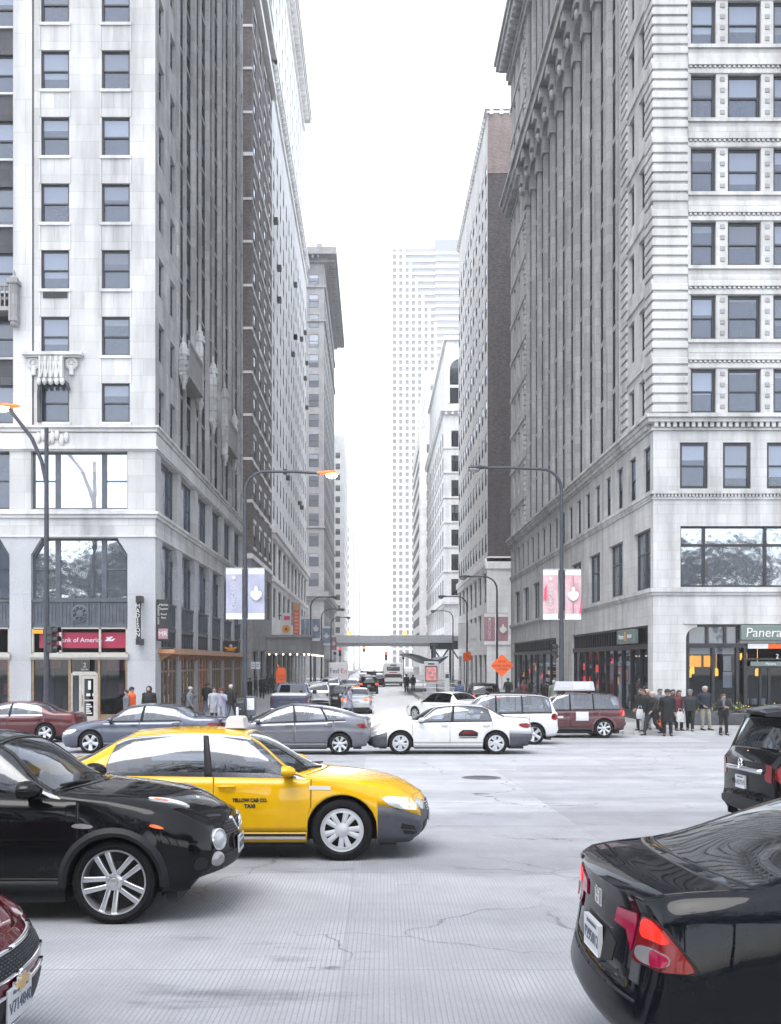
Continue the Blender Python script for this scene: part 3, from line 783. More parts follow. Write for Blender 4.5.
        S.box(a+.11, a+w*.395-.06, 0.08, 0.22, gz, gz+0.42); S.box(a+w*.70+.06, b-.11, 0.08, 0.22, gz, gz+0.42)
        B.part('shop_frame', S, 'bronze')
        S = MB(); F.on(S)
        S.box(a+.11, a+w*.395-.06, 0.14, 0.155, gz+0.42, zl0-.003); S.box(a+w*.70+.06, b-.11, 0.14, 0.155, gz+0.42, zl0-.003); S.box(a+w*.395+.06, a+w*.70-.06, 0.14, 0.155, gz+2.38, zl0-.003)
        B.part('shop_pane', S, 'shop_glass')
        S = MB(); F.on(S)        # the room behind the glass
        S.quad((a, 3.5, gz), (b, 3.5, gz), (b, 3.5, zs), (a, 3.5, zs)); S.quad((a, .4, gz), (a, 3.5, gz), (a, 3.5, zs), (a, .4, zs)); S.quad((b, .4, gz), (b, .4, zs), (b, 3.5, zs), (b, 3.5, gz))
        S.quad((a, .1, gz+.005), (b, .1, gz+.005), (b, 3.5, gz+.005), (a, 3.5, gz+.005)); S.quad((a, .25, zl0), (a, 3.5, zl0), (b, 3.5, zl0), (b, .25, zl0))
        S.box(a+w*.08, a+w*.16, 1.0, 1.2, gz, gz+2.6, 1); S.box(a+w*.22, a+w*.32, 1.6, 1.9, gz, gz+1.2, 1); S.box(b-w*.22, b-w*.06, 1.6, 2.2, gz, gz+1.1, 1)
        S.box(b-w*.16, b-w*.12, 1.2, 1.22, gz+1.3, gz+1.8, 2)
        S.box(a+w*.05, a+w*.28, .5, .6, zl0-.4, zl0-.02, 2); S.box(b-w*.25, b-w*.03, .5, .6, zl0-.5, zl0-.02, 3)
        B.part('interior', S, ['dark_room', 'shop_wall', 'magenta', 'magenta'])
        if k == 0:
            S = MB(); F.on(S); S.box(a+0.3, b-0.12, 0.24, 0.28, zl1+0.25, zs-0.22); sg = B.part('sign_band', S, 'magenta')
            o = text_obj('lettering', 'Bank of America', 0.30, 'pale_ink', sg, (fx(79), FY+0.225, (zl1+zs)/2+.02), depth=0.008)
            S = MB(); F.on(S); S.add([(L(103), .232, fz(641)), (L(107), .232, fz(641)), (L(112), .232, fz(636.5)), (L(109), .232, fz(636.5))], [(0,1,2,3)]); S.add([(L(108), .232, fz(641)), (L(111.4), .232, fz(641)), (L(114), .232, fz(638.5)), (L(112), .232, fz(638.5))], [(0,1,2,3)]); S.add([(L(104.5), .231, fz(637)), (L(107), .231, fz(637)), (L(111), .231, fz(641)), (L(108), .231, fz(641))], [(0,1,2,3)])
            B.part('emblem', S, 'pale_ink')
            S = MB(); F.on(S); S.box(L(32.5), L(43), 0.0, 0.04, fz(633.6), fz(629.6)); B.part('sign_plate', S, 'amber_plate')
            # door with glass, stickers and house number
            D = MB(); F.on(D); xa, xb = a+w*.395+.06, a+w*.70-.06; dz = gz+2.3
            D.box(xa, xa+.07, .08, .22, gz, dz); D.box(xb-.07, xb, .08, .22, gz, dz); D.box(xa+.07, xb-.07, .08, .22, dz-.10, dz+.07)
            xm = xa+.42; D.box(xm-.05, xm+.05, .08, .22, gz, dz-.1); D.box(xa+.07, xm-.05, .1, .2, gz, gz+.35)
            xl = xm+.05; xr = xb-.07
            D.box(xl, xl+.13, .1, .17, gz+.02, dz-.11); D.box(xr-.13, xr, .1, .17, gz+.02, dz-.11); D.box(xl+.13, xr-.13, .1, .17, gz+.02, gz+.34); D.box(xl+.13, xr-.13, .1, .17, dz-.26, dz-.11); D.box(xl+.13, xr-.13, .1, .17, gz+1.02, gz+1.09)
            dr = B.part('door', D, 'cream_metal')
            D = MB(); F.on(D); D.box(xl+.13, xr-.13, .13, .14, gz+.34, dz-.26); D.box(xa+.07, xm-.05, .13, .14, gz+.35, dz-.1); B.part('door_pane', D, 'second_glass', dr)
            D = MB(); F.on(D); D.tube([(xl+.07, .02, gz+.8), (xl+.07, .02, gz+1.3)], .018, 8); D.box(xl+.06, xl+.08, .02, .1, gz+.82, gz+.84); D.box(xl+.06, xl+.08, .02, .1, gz+1.26, gz+1.28); B.part('handle', D, 'bronze', dr)
            D = MB(); F.on(D); D.box(xl+.3, xr-.25, .119, .127, gz+1.55, gz+1.95); 
            for i in range(5): D.box(xl+.2, xr-.2-.06*(i % 3), .119, .127, gz+.44+.1*i, gz+.50+.1*i)
            for q in (0, 1): D.box(xl+.22+q*.28, xl+.4+q*.28, .119, .127, gz+1.25, gz+1.37)
            B.part('notice', D, 'white_ink', dr)
            text_obj('house_number', '2', 0.30, 'white_ink', dr, ((xa+xb)/2+x0, FY+.125, gz+2.66), depth=.004)
            text_obj('house_number', 'SOUTH', 0.10, 'white_ink', dr, ((xa+xb)/2+x0, FY+.125, gz+2.46), depth=.004)
    # vertical lettered sign and blade sign at the corner
    S = MB(); F.on(S); S.box(L(138.3), L(144), -0.5, -0.04, fz(602.8), fz(596.5)); S.box(L(138.3), L(144.2), -0.5, -0.04, fz(645), fz(639)); S.box(L(140.4), L(141.4), -0.2, -0.1, fz(640), fz(602))
    S.box(L(138.2), L(141.2), -0.36, -0.30, fz(640), fz(602))
    s1 = B.part('letter_sign', S, 'black_metal')
    for i, ch in enumerate('MADISON'):
        text_obj('letter', ch, 0.27, 'white_ink', s1, (fx(139.7), FY-0.375, fz(606.6+4.75*i)), depth=.01)
    # side street shops
    SG = MB(); G.on(SG)
    zc = 3.42
    SG.box(0.5, SL-0.6, -0.75, 0.05, zc-0.10, zc+0.08)
    for i in range(13): SG.prism_x([(0.05, zc-0.5), (0.05, zc-.1), (-0.6, zc-.1)], 1.0+i*2.3, 1.1+i*2.3)
    SG.box(0.5, SL-.6, -0.78, -0.74, zc-.14, zc+.12)
    B.part('canopy_ledge', SG, 'copper_ledge')
    for k, (a, b) in enumerate(sb):
        S = MB(); G.on(S); w = b-a; zs = fz(627.5)
        S.box(a, b, .1, .3, zc+.1, zc+.22); S.box(a, b, .1, .3, zs-.1, zs-.003); 
        for i in range(7): S.box(a+w*i/6-.03, a+w*i/6+.03, .12, .28, zc+.22, zs-.1)
        S.box(a, b, .2, .22, zc+.22, zs-.1, 1)
        B.part('transom', S, ['grey_frame', 'pane_dark'])
        S = MB(); G.on(S)
        for i in range(5): S.box(a+w*i/4-.05, a+w*i/4+.05, .08, .26, gz, zc-.1)
        S.box(a, b, .1, .24, gz, gz+.45); S.box(a, b, .1, .24, gz+2.3, gz+2.4)
        B.part('shop_frame', S, 'bronze' if k != 2 else 'copper_ledge')
        S = MB(); G.on(S); S.box(a, b, .15, .165, gz+.45, zc-.1); B.part('shop_pane', S, 'second_glass')
        S = MB(); G.on(S); S.quad((a, 2.5, gz), (b, 2.5, gz), (b, 2.5, zc), (a, 2.5, zc)); S.quad((a, .3, gz+.01), (b, .3, gz+.01), (b, 2.5, gz+.01), (a, 2.5, gz+.01)); S.quad((a, .3, zc), (a, 2.5, zc), (b, 2.5, zc), (b, .3, zc))
        for i in range(4):
            xx = a+w*(.14+.24*i); S.box(xx-.3, xx+.3, .7, .8, gz+.6+.3*(i % 2), gz+1.6+.4*(i % 2), 1)
        if k in (2, 3, 4):
            for i in range(3): S.box(a+w*(.2+.3*i)-.22, a+w*(.2+.3*i)+.22, .4, .44, gz+1.4+.5*(i % 2), gz+2.1+.5*(i % 2), 2)
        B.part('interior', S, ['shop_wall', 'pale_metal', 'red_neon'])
    B.place(98)
    return B
left_corner()

# ------------------------------------------------------------------ right corner building
def right_corner():
    H = 58.6; x0, x1, y0, y1 = RX, 40.0, FY, 92.2
    B = Building('corner_building', 'white terracotta corner building with banded upper floors and a bakery cafe at its corner', x0, x1, y0, y1)
    W = MB(); F = Facade(B, W, x0, y0, 0); G = Facade(B, W, x0, y1, R(-90)); SL = y1-y0
    L = lambda px: fx(px)-x0
    S = lambda Y: y1-Y
    z1 = fz(413); fl = 3.35; NF = 13; hw = 2.02
    cols = []
    for base in (0, 150, 300): cols += [(703.5+base, 1.15), (744.5+base, 1.52), (786+base, 1.15)]
    cols = [(p, w) for p, w in cols if L(p) < 26]
    for k in range(NF):
        z = z1+k*fl
        for p, w in cols: F.win(L(p), z, w, hw, 'thick', depth=0.30)
    F.wall(0, x1-x0, fz(429), H, 0, depth=0.32)
    zb = fz(429)
    for p in (694, 737, 781, 824.5, 868, 911): F.win(L(p), fz(488.5), 1.28, 2.1, 'thick', depth=.25)
    F.wall(0, x1-x0, fz(499), zb, 0, depth=.25)
    # large second floor window, shop opening
    bigw = (L(680.5), L(868)); F.holes.append((bigw[0], bigw[1], fz(587), fz(526))); F.holes.append((L(890), L(1060), fz(587), fz(526)))
    F.wall(0, x1-x0, fz(594), fz(499), 0, depth=.3)
    sx0, sx1 = L(686), L(880); gz = ground(FY)+KERB
    F.holes.append((sx0, sx1, gz, fz(624.5))); F.wall(0, x1-x0, ground(FY), fz(594), 0, depth=.5)
    for a, b in (bigw, (L(890), L(1060))): F.win((a+b)/2, fz(587), b-a, fz(526)-fz(587), 'plain', 'black_frame', 'pane_mirror', hole=False, depth=.3)
    D = MB(); F.on(D)
    for px in (705, 766.5, 828): D.box(L(px)-.05, L(px)+.05, .12, .27, fz(586), fz(527))
    D.box(bigw[0]+.08, bigw[1]-.08, .13, .265, fz(546), fz(543.6)); B.part('mullion', D, 'black_frame')
    # side: third floor row of sash windows, second floor big windows, shops
    pit = 2.55
    Y = 46.6
    while Y < 91: G.win(S(Y), fz(488.5), 1.2, 2.1, 'sash', depth=.25); Y += pit
    G.wall(0, SL, fz(499), zb, 0, depth=.25)
    Y = 47.4
    while Y < 90: G.win(S(Y), fz(587), 2.9, fz(526)-fz(587), 'double', 'grey_frame', 'pane_dark', depth=.3); Y += 5.1
    G.wall(0, SL, fz(594), fz(499), 0, depth=.3)
    shops = [(S(63.9), S(46.4)), (S(90.5), S(69.5))]
    for a, b in shops: G.holes.append((a, b, gz, fz(624.5)))
    G.wall(0, SL, ground(y1)-.1, fz(594), 0, depth=.5)
    # side upper: corner windows, ribbed field, end bay
    rows = [z1+k*fl for k in range(NF)]
    for z in rows:
        for Yc in (47.45, 49.35): G.win(S(Yc), z, 1.05, hw, 'thick', depth=.3)
        for Yc in (84.6, 87.2, 89.8): G.win(S(Yc), z, 1.15, hw, 'sash', depth=.3)
    ra, rb = S(82.2), S(51.4)
    G.wall(rb, SL, zb, H, 0, depth=.32); G.wall(0, ra, zb, H, 0, depth=.32)
    nb = 11; rp = (rb-ra)/nb
    for z in [z1+k*fl for k in range(8)] + [46.6, 49.95, 53.3]:
        for i in range(nb): G.win(ra+(i+.285)*rp, z, .82, hw-.1, 'sash', pane='pane_dark', y=.20); G.win(ra+(i+.685)*rp, z, .82, hw-.1, 'sash', pane='pane_dark', y=.20)
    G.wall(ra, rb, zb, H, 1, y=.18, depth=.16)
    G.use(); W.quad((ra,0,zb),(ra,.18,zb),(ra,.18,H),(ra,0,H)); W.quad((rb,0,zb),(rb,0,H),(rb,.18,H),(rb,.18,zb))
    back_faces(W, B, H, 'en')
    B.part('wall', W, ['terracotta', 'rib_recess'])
    RB = MB(); G.on(RB)
    for i in range(nb+1):
        c = ra+i*rp
        RB.box(c-.28, c+.28, -.07, .20, zb, 41.5); RB.box(c-.28, c+.28, -.05, .20, 45.6, 56.2)
        RB.box(c-.10, c+.10, -.11, -.06, zb+.3, 41.5)
    for i in range(nb):
        c = ra+(i+.485)*rp; RB.box(c-.13, c+.13, .09, .20, zb, 41.5); RB.box(c-.13, c+.13, .09, .20, 45.6, 56.2)
        for z in [z1+k*fl for k in range(8)]: RB.box(c-rp/2+.28, c+rp/2-.28, .14, .20, z-.3, z-.05)
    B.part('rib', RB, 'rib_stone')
    # brackets and arches under the upper cornice
    BR = MB(); G.on(BR)
    for i in range(nb+1):
        c = ra+i*rp
        for j, (pr, za, zz) in enumerate(((.28, 40.3, 41.4), (.48, 41.4, 42.1), (.7, 42.1, 42.8), (.95, 42.8, 43.5))): BR.box(c-.42, c+.42, -pr, .4, za, zz)
        BR.ball(c, -.55, 41.6, .22, .2, .4, 6)
    for i in range(nb):
        c = ra+(i+.5)*rp; w = rp/2-.42
        arc = [(c-w*math.cos(PI*k/8), 41.2+w*.8*math.sin(PI*k/8)) for k in range(9)]
        BR.prism([(c-w, 43.5)] + [(c-w, 41.2)] + arc[1:-1] + [(c+w, 41.2), (c+w, 43.5)], -.35, .1)
        BR.box(c-.5, c+.5, -.5, -.36, 42.5, 43.4)
    BR.box(ra-.5, rb+.4, -1.0, .45, 43.5, 44.1)
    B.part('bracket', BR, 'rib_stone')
    T = MB()
    for za, zz, p in ((44.1, 44.6, .55), (44.6, 45.2, .75), (45.2, 45.5, .95), (56.2, 56.7, .25), (56.7, 57.2, .4), (58.0, 58.6, 1.25), (58.6, 59.0, 1.4),
                      (fz(423), fz(418.5), .30), (fz(418.7), fz(415.5), .42), (fz(430.5), fz(428), .10), (fz(494), fz(491), .12), (fz(499.5), fz(497), .05), (fz(592), fz(588), .14), (fz(595), fz(591.8), .07)):
        ring(T, B, za, zz, p)
    F.on(T)
    def teeth(z0, zz, pr, step, wd, proj0=0.0):
        F.on(T); n = int((x1-x0)/step)
        for i in range(n): T.box(i*step, i*step+wd, -pr, -proj0+.02, z0, zz)
        G.on(T); n = int(SL/step)
        for i in range(n): T.box(i*step, i*step+wd, -pr, -proj0+.02, z0, zz)
    teeth(fz(427.8), fz(423), .24, .28, .16); teeth(57.2, 58.0, 1.1, .9, .42); teeth(fz(497), fz(494), .09, .16, .09)
    # bands between the upper floors
    for k in range(1, NF):
        z = z1+k*fl
        F.on(T); T.box(L(688), x1-x0, -.06, .02, z-.62, z-.42); T.box(L(688), x1-x0, -.12, .02, z-.95, z-.66); T.box(L(688), x1-x0, -.04, .02, z-1.2, z-1.08)
        G.on(T); T.box(S(51.2), SL-.01, -.09, .02, z-.95, z-.6)
        T.box(0, ra, -.09, .02, z-.95, z-.6)
    for k in range(1, NF):
        z = z1+k*fl; F.on(T)
        for i in range(int((x1-x0-1.7)/.22)): T.box(L(689)+i*.22, L(689)+i*.22+.11, -.09, .02, z-1.06, z-.97)
    # window surrounds and studs
    for k in range(NF):
        z = z1+k*fl; F.on(T)
        for base in (0, 150, 300):
            a, b = L(687.5+base), L(802+base)
            if b > 27: continue
            T.box(a, b, -.05, .02, z+hw+.03, z+hw+.2); T.box(a, b, -.10, .02, z-.16, z-.005)
            for q in (688+base, 801.2+base): T.box(L(q)-.04, L(q)+.06, -.045, .02, z, z+hw)
            for px in (722.4+base, 767.3+base):
                for j in range(4): T.bbox(L(px)-.11, L(px)+.11, -.03, .03, z+.18+j*.5, z+.40+j*.5, .02, 1)
    B.part('cornice', T, ['terracotta_trim', 'grey_stone'])
    # rusticated courses at the corner
    Q = MB(); Q.M = Matrix()
    for k in range(NF):
        z = z1+k*fl
        zz = z-.42; n = 7
        for j in range(n):
            a = zz+j*.44; 
            Q.bbox(x0-.08, x0+1.58, y0-.08, y0+1.25, a, a+.31, .025)
            Q.bbox(x0-.08, x0+.3, y0+4.55, y0+5.75, a, a+.31, .025)
            Q.bbox(x0-.12, x0+.3, y1-8.9, y1-8.4 if j % 2 else y1-8.7, a, a+.34, .03)
            F.on(Q); Q.bbox(L(805), L(832), -.12, .02, a, a+.34, .03); Q.bbox(L(955), L(985), -.12, .02, a, a+.34, .03); Q.M = Matrix()
    B.part('rusticated_course', Q, 'terracotta')
    # curved stone notch of the cafe opening
    D = MB(); F.on(D)
    zt = fz(624.5); D.prism([(sx0, zt)] + [(sx0+.34-.34*math.sin(PI/2*k/6)*0+0-.0-.34*(1-math.cos(PI/2*k/6))*0 + 0, zt) for k in ()] + [(sx0, zt-.62)] + [(sx0+.5-.5*math.cos(PI/2*k/6), zt-.62+.5*math.sin(PI/2*k/6)+.0) for k in range(1, 7)] + [(sx0+.5, zt)], -.002, .4)
    D.box(sx0-.12, sx1+.1, -.05, .02, zt+.02, zt+.14)
    B.part('stone_notch', D, 'terracotta_trim')
    # cafe shopfront
    D = MB(); F.on(D)
    zm = fz(645.5)
    D.box(sx0, sx1, .06, .4, zm-.10, zm+.10); D.box(sx0, sx1, .1, .3, zt-.09, zt-.003)
    for px in (688.5, 708, 726, 739): D.box(L(px)-.06, L(px)+.06, .1, .3, zm+.1, zt-.09)
    for px in (688.5, 714, 738.5, 746): D.box(L(px)-.07, L(px)+.07, .08, .3, gz, zm-.1)
    D.box(sx0, L(742), .08, .3, gz, gz+.5); D.box(L(744), L(800), .1, .35, fz(660), fz(658)); D.box(L(744), L(800), .1, .35, fz(668.5), fz(666))
    for px in (749, 763, 772, 790, 800): D.box(L(px)-.05, L(px)+.05, .3, .42, gz, fz(668))
    fr = B.part('shop_frame', D, 'black_frame')
    D = MB(); F.on(D); D.box(sx0+.1, sx1-.1, .2, .215, zm+.1, zt-.1, 1); D.box(L(690), L(737.5), .2, .215, gz+.5, zm-.1); D.box(L(747), L(800), .36, .375, gz+.1, fz(668)); D.box(L(800), sx1, .2, .215, gz+.5, zm-.1)
    B.part('shop_pane', D, ['shop_glass', 'pane_dark'])
    D = MB(); F.on(D); D.box(L(690), L(713), .3, .33, fz(654), fz(647.8)); D.box(L(715), L(737.5), .3, .33, fz(654), fz(647.8)); B.part('roller_blind', D, 'blind_white')
    D = MB(); F.on(D)
    D.quad((sx0, 6, gz), (sx1, 6, gz), (sx1, 6, zm), (sx0, 6, zm)); D.quad((sx0, .4, gz), (sx0, 6, gz), (sx0, 6, zm), (sx0, .4, zm)); D.quad((sx0, .35, gz+.01), (sx1, .35, gz+.01), (sx1, 6, gz+.01), (sx0, 6, gz+.01)); D.quad((sx0, .4, zm), (sx0, 6, zm), (sx1, 6, zm), (sx1, .4, zm))
    D.box(L(690), L(735), 3.0, 3.3, gz, gz+1.1, 1); D.box(L(727), L(736), .5, .54, fz(688), fz(672), 2); D.box(L(727.5), L(735), .5, .54, fz(671), fz(656), 2)
    D.box(L(696), L(712), 1.5, 1.55, fz(667), fz(655.5), 3); D.box(L(715), L(725), 1.5, 1.55, fz(667), fz(655.5), 3); D.box(L(750), L(757), 1.2, 1.25, fz(660), fz(653), 3)
    for i in range(6): D.box(L(750+9*i), L(755+9*i), 4, 4.3, gz+.7, gz+1.0, 2)
    D.box(L(752), L(764), 2.5, 2.6, gz+.9, gz+1.3, 1)
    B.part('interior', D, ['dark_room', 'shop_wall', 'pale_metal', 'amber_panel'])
    for px, py in ((692.5, 671), (698.5, 671), (695.5, 674.5), (723, 673), (765, 673)):
        D = MB(); F.on(D); D.lathe([(.09, .0), (.105, .05), (.10, .28), (.07, .34), (.02, .36)], L(px), .9, fz(py)-.15, 10); D.tube([(L(px), .9, fz(py)+.2), (L(px), .9, zm)], .008, 6)
        B.part('pendant_lamp', D, 'amber_pendant')
    D = MB(); F.on(D); D.bbox(L(740), L(815), -.16, .06, fz(640.2), fz(625.2), .02); sg = B.part('shop_sign', D, 'sign_green')
    text_obj('lettering', 'Panera', .60, 'white_ink', sg, (fx(744), FY-.17, fz(633)), depth=.02, align='LEFT', shear=.12)
    text_obj('lettering', 'BREAD', .34, 'white_ink', sg, (fx(790), FY-.17, fz(633.5)), depth=.02, align='LEFT')
    D = MB(); F.on(D); D.box(L(748), L(768), -.02, .04, fz(648.6), fz(643.8), 0); D.box(L(768), L(800), -.02, .04, fz(648.6), fz(643.8), 1); B.part('banner_strip', D, ['white_ink', 'orange_cloth'])
    D = MB(); F.on(D); D.box(L(751), L(800), .02, .09, fz(666), fz(661.6)); sg = B.part('fascia_sign', D, 'sign_green')
    text_obj('lettering', 'Panera', .17, 'white_ink', sg, (fx(771), FY+.015, fz(663.8)), depth=.005)
    text_obj('house_number', '2', .3, 'white_ink', sg, (fx(777.5), FY+.02, fz(656.5)), depth=.005)
    # side street shops
    for k, (a, b) in enumerate(shops):
        D = MB(); G.on(D); w = b-a; zt = fz(624.5); zm = 3.65
        D.box(a, b, .02, .4, zm-.12, zm+.12); D.box(a, b, .1, .3, zt-.1, zt-.003)
        n = 10 if k == 0 else 7
        for i in range(n+1): D.box(a+w*i/n-.06, a+w*i/n+.06, .1, .3, gz, zm-.12)
        nn = 30
        for i in range(nn+1):
            if a+w*i/nn < b-3.6 or k: D.box(a+w*i/nn-.05, a+w*i/nn+.05, .12, .26, zm+.12, zt-.1)
        D.box(a, b, .1, .3, gz, gz+.4); D.box(a, b, .3, .32, zm+.1, zt-.1)
        B.part('shop_frame', D, 'black_frame')
        D = MB(); G.on(D); D.box(a, b, .2, .215, gz+.4, zm-.12); B.part('shop_pane', D, 'shop_glass')
        dp = 1.32 if k == 0 else 4.0; D = MB(); G.on(D); D.quad((a, dp, gz), (b, dp, gz), (b, dp, zm), (a, dp, zm), 4); D.quad((a, .3, gz+.01), (b, .3, gz+.01), (b, dp, gz+.01), (a, dp, gz+.01), 4); D.quad((a, .3, zm), (a, dp, zm), (b, dp, zm), (b, .3, zm), 4); D.quad((b, .3, gz), (b, dp, gz), (b, dp, zm), (b, .3, zm), 4); D.quad((a, .3, gz), (a, dp, gz), (a, dp, zm), (a, .3, zm), 4)
        rnd = random.Random(5+k)
        for i in range(n):
            c = a+w*(i+.5)/n; q = rnd.random()
            if k == 0 and i in (5, 6, 7): D.box(c-.6, c+.6, .3, .33, gz+.5, zm-.5 - .3*(i % 2), 1)
            elif q < .6: D.box(c-.4, c+.4, .6, .65, gz+.7, gz+1.6, 1)
            D.box(c-.5, c+.5, 1.0, 1.2, gz+.4, gz+1.2+.8*q, 0)
        if k == 0:
            for i, (fr_, zz, mm) in enumerate(((.05, 2.3, 2), (.14, 1.5, 2), (.06, 1.5, 2), (.3, 1.35, 2), (.27, 2.2, 2), (.5, 2.6, 2), (.55, 1.6, 3), (.08, .9, 3), (.95, 1.2, 3))):
                c = a+w*fr_; D.box(c-.35, c+.35, .5, .54, gz+zz, gz+zz+.42, mm)
            D.box(a+w*.46, a+w*.56, .28, .30, gz+1.1, gz+2.7, 5)
        else:
            for i in range(6): c = a+w*(.1+.15*i); D.box(c-.2, c+.2, .6, .65, gz+1.5+.3*(i % 3), gz+1.9+.3*(i % 3), 2 if i % 2 else 3)
        B.part('interior', D, ['shop_wall', 'pale_metal', 'red_neon', 'amber_panel', 'dark_room', 'red_paint'])
        if k == 0:
            D = MB(); G.on(D); D.bbox(S(51.6), S(48.4), -.16, .1, 3.82, 4.52, .02); sg = B.part('shop_sign', D, 'sign_green')
            for tx, yy, sz, sh in (('Panera', 50.75, .36, .12), ('BREAD', 49.1, .26, 0)):
                text_obj('lettering', tx, sz, 'white_ink', sg, (RX-.17, yy, 4.17), rot=(PI/2, 0, -PI/2), depth=.01, shear=sh)
            D = MB(); G.on(D); D.prism([(S(50.0), 3.95), (S(49.85), 3.95), (S(49.8), 4.4), (S(50.05), 4.4)], -.175, -.15); B.part('emblem', D, 'amber_plate')
    B.place(98)
right_corner()
# ------------------------------------------------------------------ buildings further down the street
def tower(name, label, x0, x1, y0, y1, H, wall, fl, cols_e, cols_s, side, ww=1.3, wh=1.9, first=16.0, trim=None, bands=(), cornice=None, pane='pane_dark', frame='black_frame', base=None, east=None, ewall=None, lintel=False, acs=0, cap=98, style='sash', topblank=1.0, lowrow=True):
    """side=+1: its street face looks towards +x (left row), side=-1: towards -x (right row)"""
    B = Building(name, label, x0, x1, y0, y1)
    W = MB(); T = MB(); T0 = len(T.v)
    mats = [wall, ewall or wall, base or wall]
    E = Facade(B, W, x0, y0, 0)
    G = Facade(B, W, x1, y0, R(90)) if side > 0 else Facade(B, W, x0, y1, R(-90))
    WE, SL = x1-x0, y1-y0
    nf = int((H-topblank-first)/fl)
    for k in range(nf):
        z = first+k*fl
        if cols_e:
            for i in range(cols_e): E.win(WE*(i+.5)/cols_e if east is None else east(i), z, ww, wh, style, frame, pane, depth=.125)
        for i in range(cols_s): G.win(SL*(i+.5)/cols_s, z, ww, wh, style, frame, pane, depth=.125)
        if lintel:
            for Fc, n, ln in ((E, cols_e, WE), (G, cols_s, SL)):
                if not n: continue
                Fc.on(T)
                for i in range(n):
                    c = ln*(i+.5)/n; T.box(c-ww/2-.12, c+ww/2+.12, -.09, .02, z-.22, z-.004); T.box(c-ww/2-.1, c+ww/2+.1, -.05, .02, z+wh+.004, z+wh+.3)
    E.wall(0, WE, first-.6, H, 1, depth=.125); G.wall(0, SL, first-.6, H, 0, depth=.125)
    # base storeys with tall openings
    gz = ground(y0)+KERB
    n = max(3, int(SL/5.2)); q = SL/n
    for i in range(n):
        c = q*(i+.5)
        if first > 10:
            G.win(c, first-5.6, q*.62, 3.6, 'double', 'grey_frame', pane, depth=.3)
            if first > 13.5: G.win(c, first-9.8, q*.62, 3.0, 'double', 'grey_frame', pane, depth=.3)
        G.win(c, ground(y1)+.14, q*.8, min(3.9, first-6.5), 'double', 'black_frame', 'pane_dark', depth=.4)
    G.wall(0, SL, ground(y1)-.2, first-.6, 2, depth=.4)
    E.wall(0, WE, ground(y0)-.2, first-.6, 2)
    back_faces(W, B, H, ('w' if side > 0 else 'e')+'n', 1)
    B.part('wall', W, mats)
    for za, zz, p in bands:
        T2 = MB(); ring(T2, B, za, zz, p); B.part('string_course', T2, trim or wall)
    if cornice:
        for i, (dz, h, p) in enumerate(cornice): ring(T, B, H+dz, H+dz+h, p)
        Fc = G; Fc.on(T); pr = cornice[-1][2]
        k = int(SL/1.1)
        for i in range(k): T.box(i*1.1+.2, i*1.1+.6, -pr*.85, .0, H+cornice[-1][0]-.55, H+cornice[-1][0]-.004)
        if cols_e or True:
            E.on(T); k = int(WE/1.1)
            for i in range(k): T.box(i*1.1+.2, i*1.1+.6, -pr*.85, .0, H+cornice[-1][0]-.55, H+cornice[-1][0]-.004)
    T.M = Matrix()
    if T.v:
        o = B.part('cornice' if not lintel else 'window_lintel', T, trim or wall)
        if lintel: o['kind'] = 'stuff'
    rnd = random.Random(11)
    if acs:
        for i in range(acs):
            c = rnd.randrange(cols_s); k = rnd.randrange(max(1, int(nf*.95))); A = MB(); G.on(A)
            x = SL*(c+.5)/cols_s; z = first+k*fl
            A.box(x-.36, x+.36, -.42, .1, z+.05, z+.55); A.box(x-.3, x+.3, -.44, -.41, z+.1, z+.5, 1)
            for j in range(4): A.box(x-.3, x+.3, -.455, -.435, z+.14+j*.09, z+.17+j*.09, 0)
            B.part('air_conditioner', A, ['black_metal', 'steel'])
    B.place(cap)
    return B, G, E
# left row
b2, G2, E2 = tower('brick_building', 'dark brown brick building with pale stone bands, squeezed between limestone corner tower and white building', -36, LX, 82, 98.4, 76, 'brown_brick', 3.55, 3, 4, 1, ww=1.5, wh=2.0,
      first=12.5, trim='pale_stone', bands=[(11.4, 11.8, .12), (16.0, 16.25, .08), (19.5, 19.7, .06), (23.1, 23.3, .06), (26.6, 26.8, .06), (30.2, 30.4, .06), (33.7, 33.9, .06), (37.3, 37.5, .06), (40.8, 41.0, .06), (44.4, 44.7, .1), (47.9, 48.1, .06), (51.5, 51.7, .06), (55.0, 55.2, .06), (58.4, 59.2, .45), (62, 62.9, .5), (65.6, 65.9, .2)],
      east=lambda i: 25.4-i*3.4, base='grey_stone', lintel=True)
b3, G3, E3 = tower('white_building', 'white glazed brick building with many window air conditioners and a theatre canopy', -36, LX, 98.6, 150, 62, 'white_glazed', 3.3, 0, 14, 1, ww=1.25, wh=1.9,
      first=17.2, trim='pale_stone', bands=[(15.6, 16.3, .55), (15.1, 15.6, .3), (10.9, 11.3, .3), (59.5, 60.2, .2)], cornice=[(-.4, .4, .25), (0, .5, .5)], base='pale_stone', acs=16, topblank=3, pane='pane_dark')
tower('upper_tower', 'set back upper tower with dentilled cornice rising above the white building', -36, LX-.5, 99.4, 160, 82, 'white_glazed', 3.3, 0, 16, 1, ww=1.2, wh=1.9, first=63.6, trim='pale_stone', cornice=[(-.5, .5, .4), (0, .8, 1.0)], bands=[(62.9, 63.2, .1)], pane='pane_hazy', topblank=2) if False else None
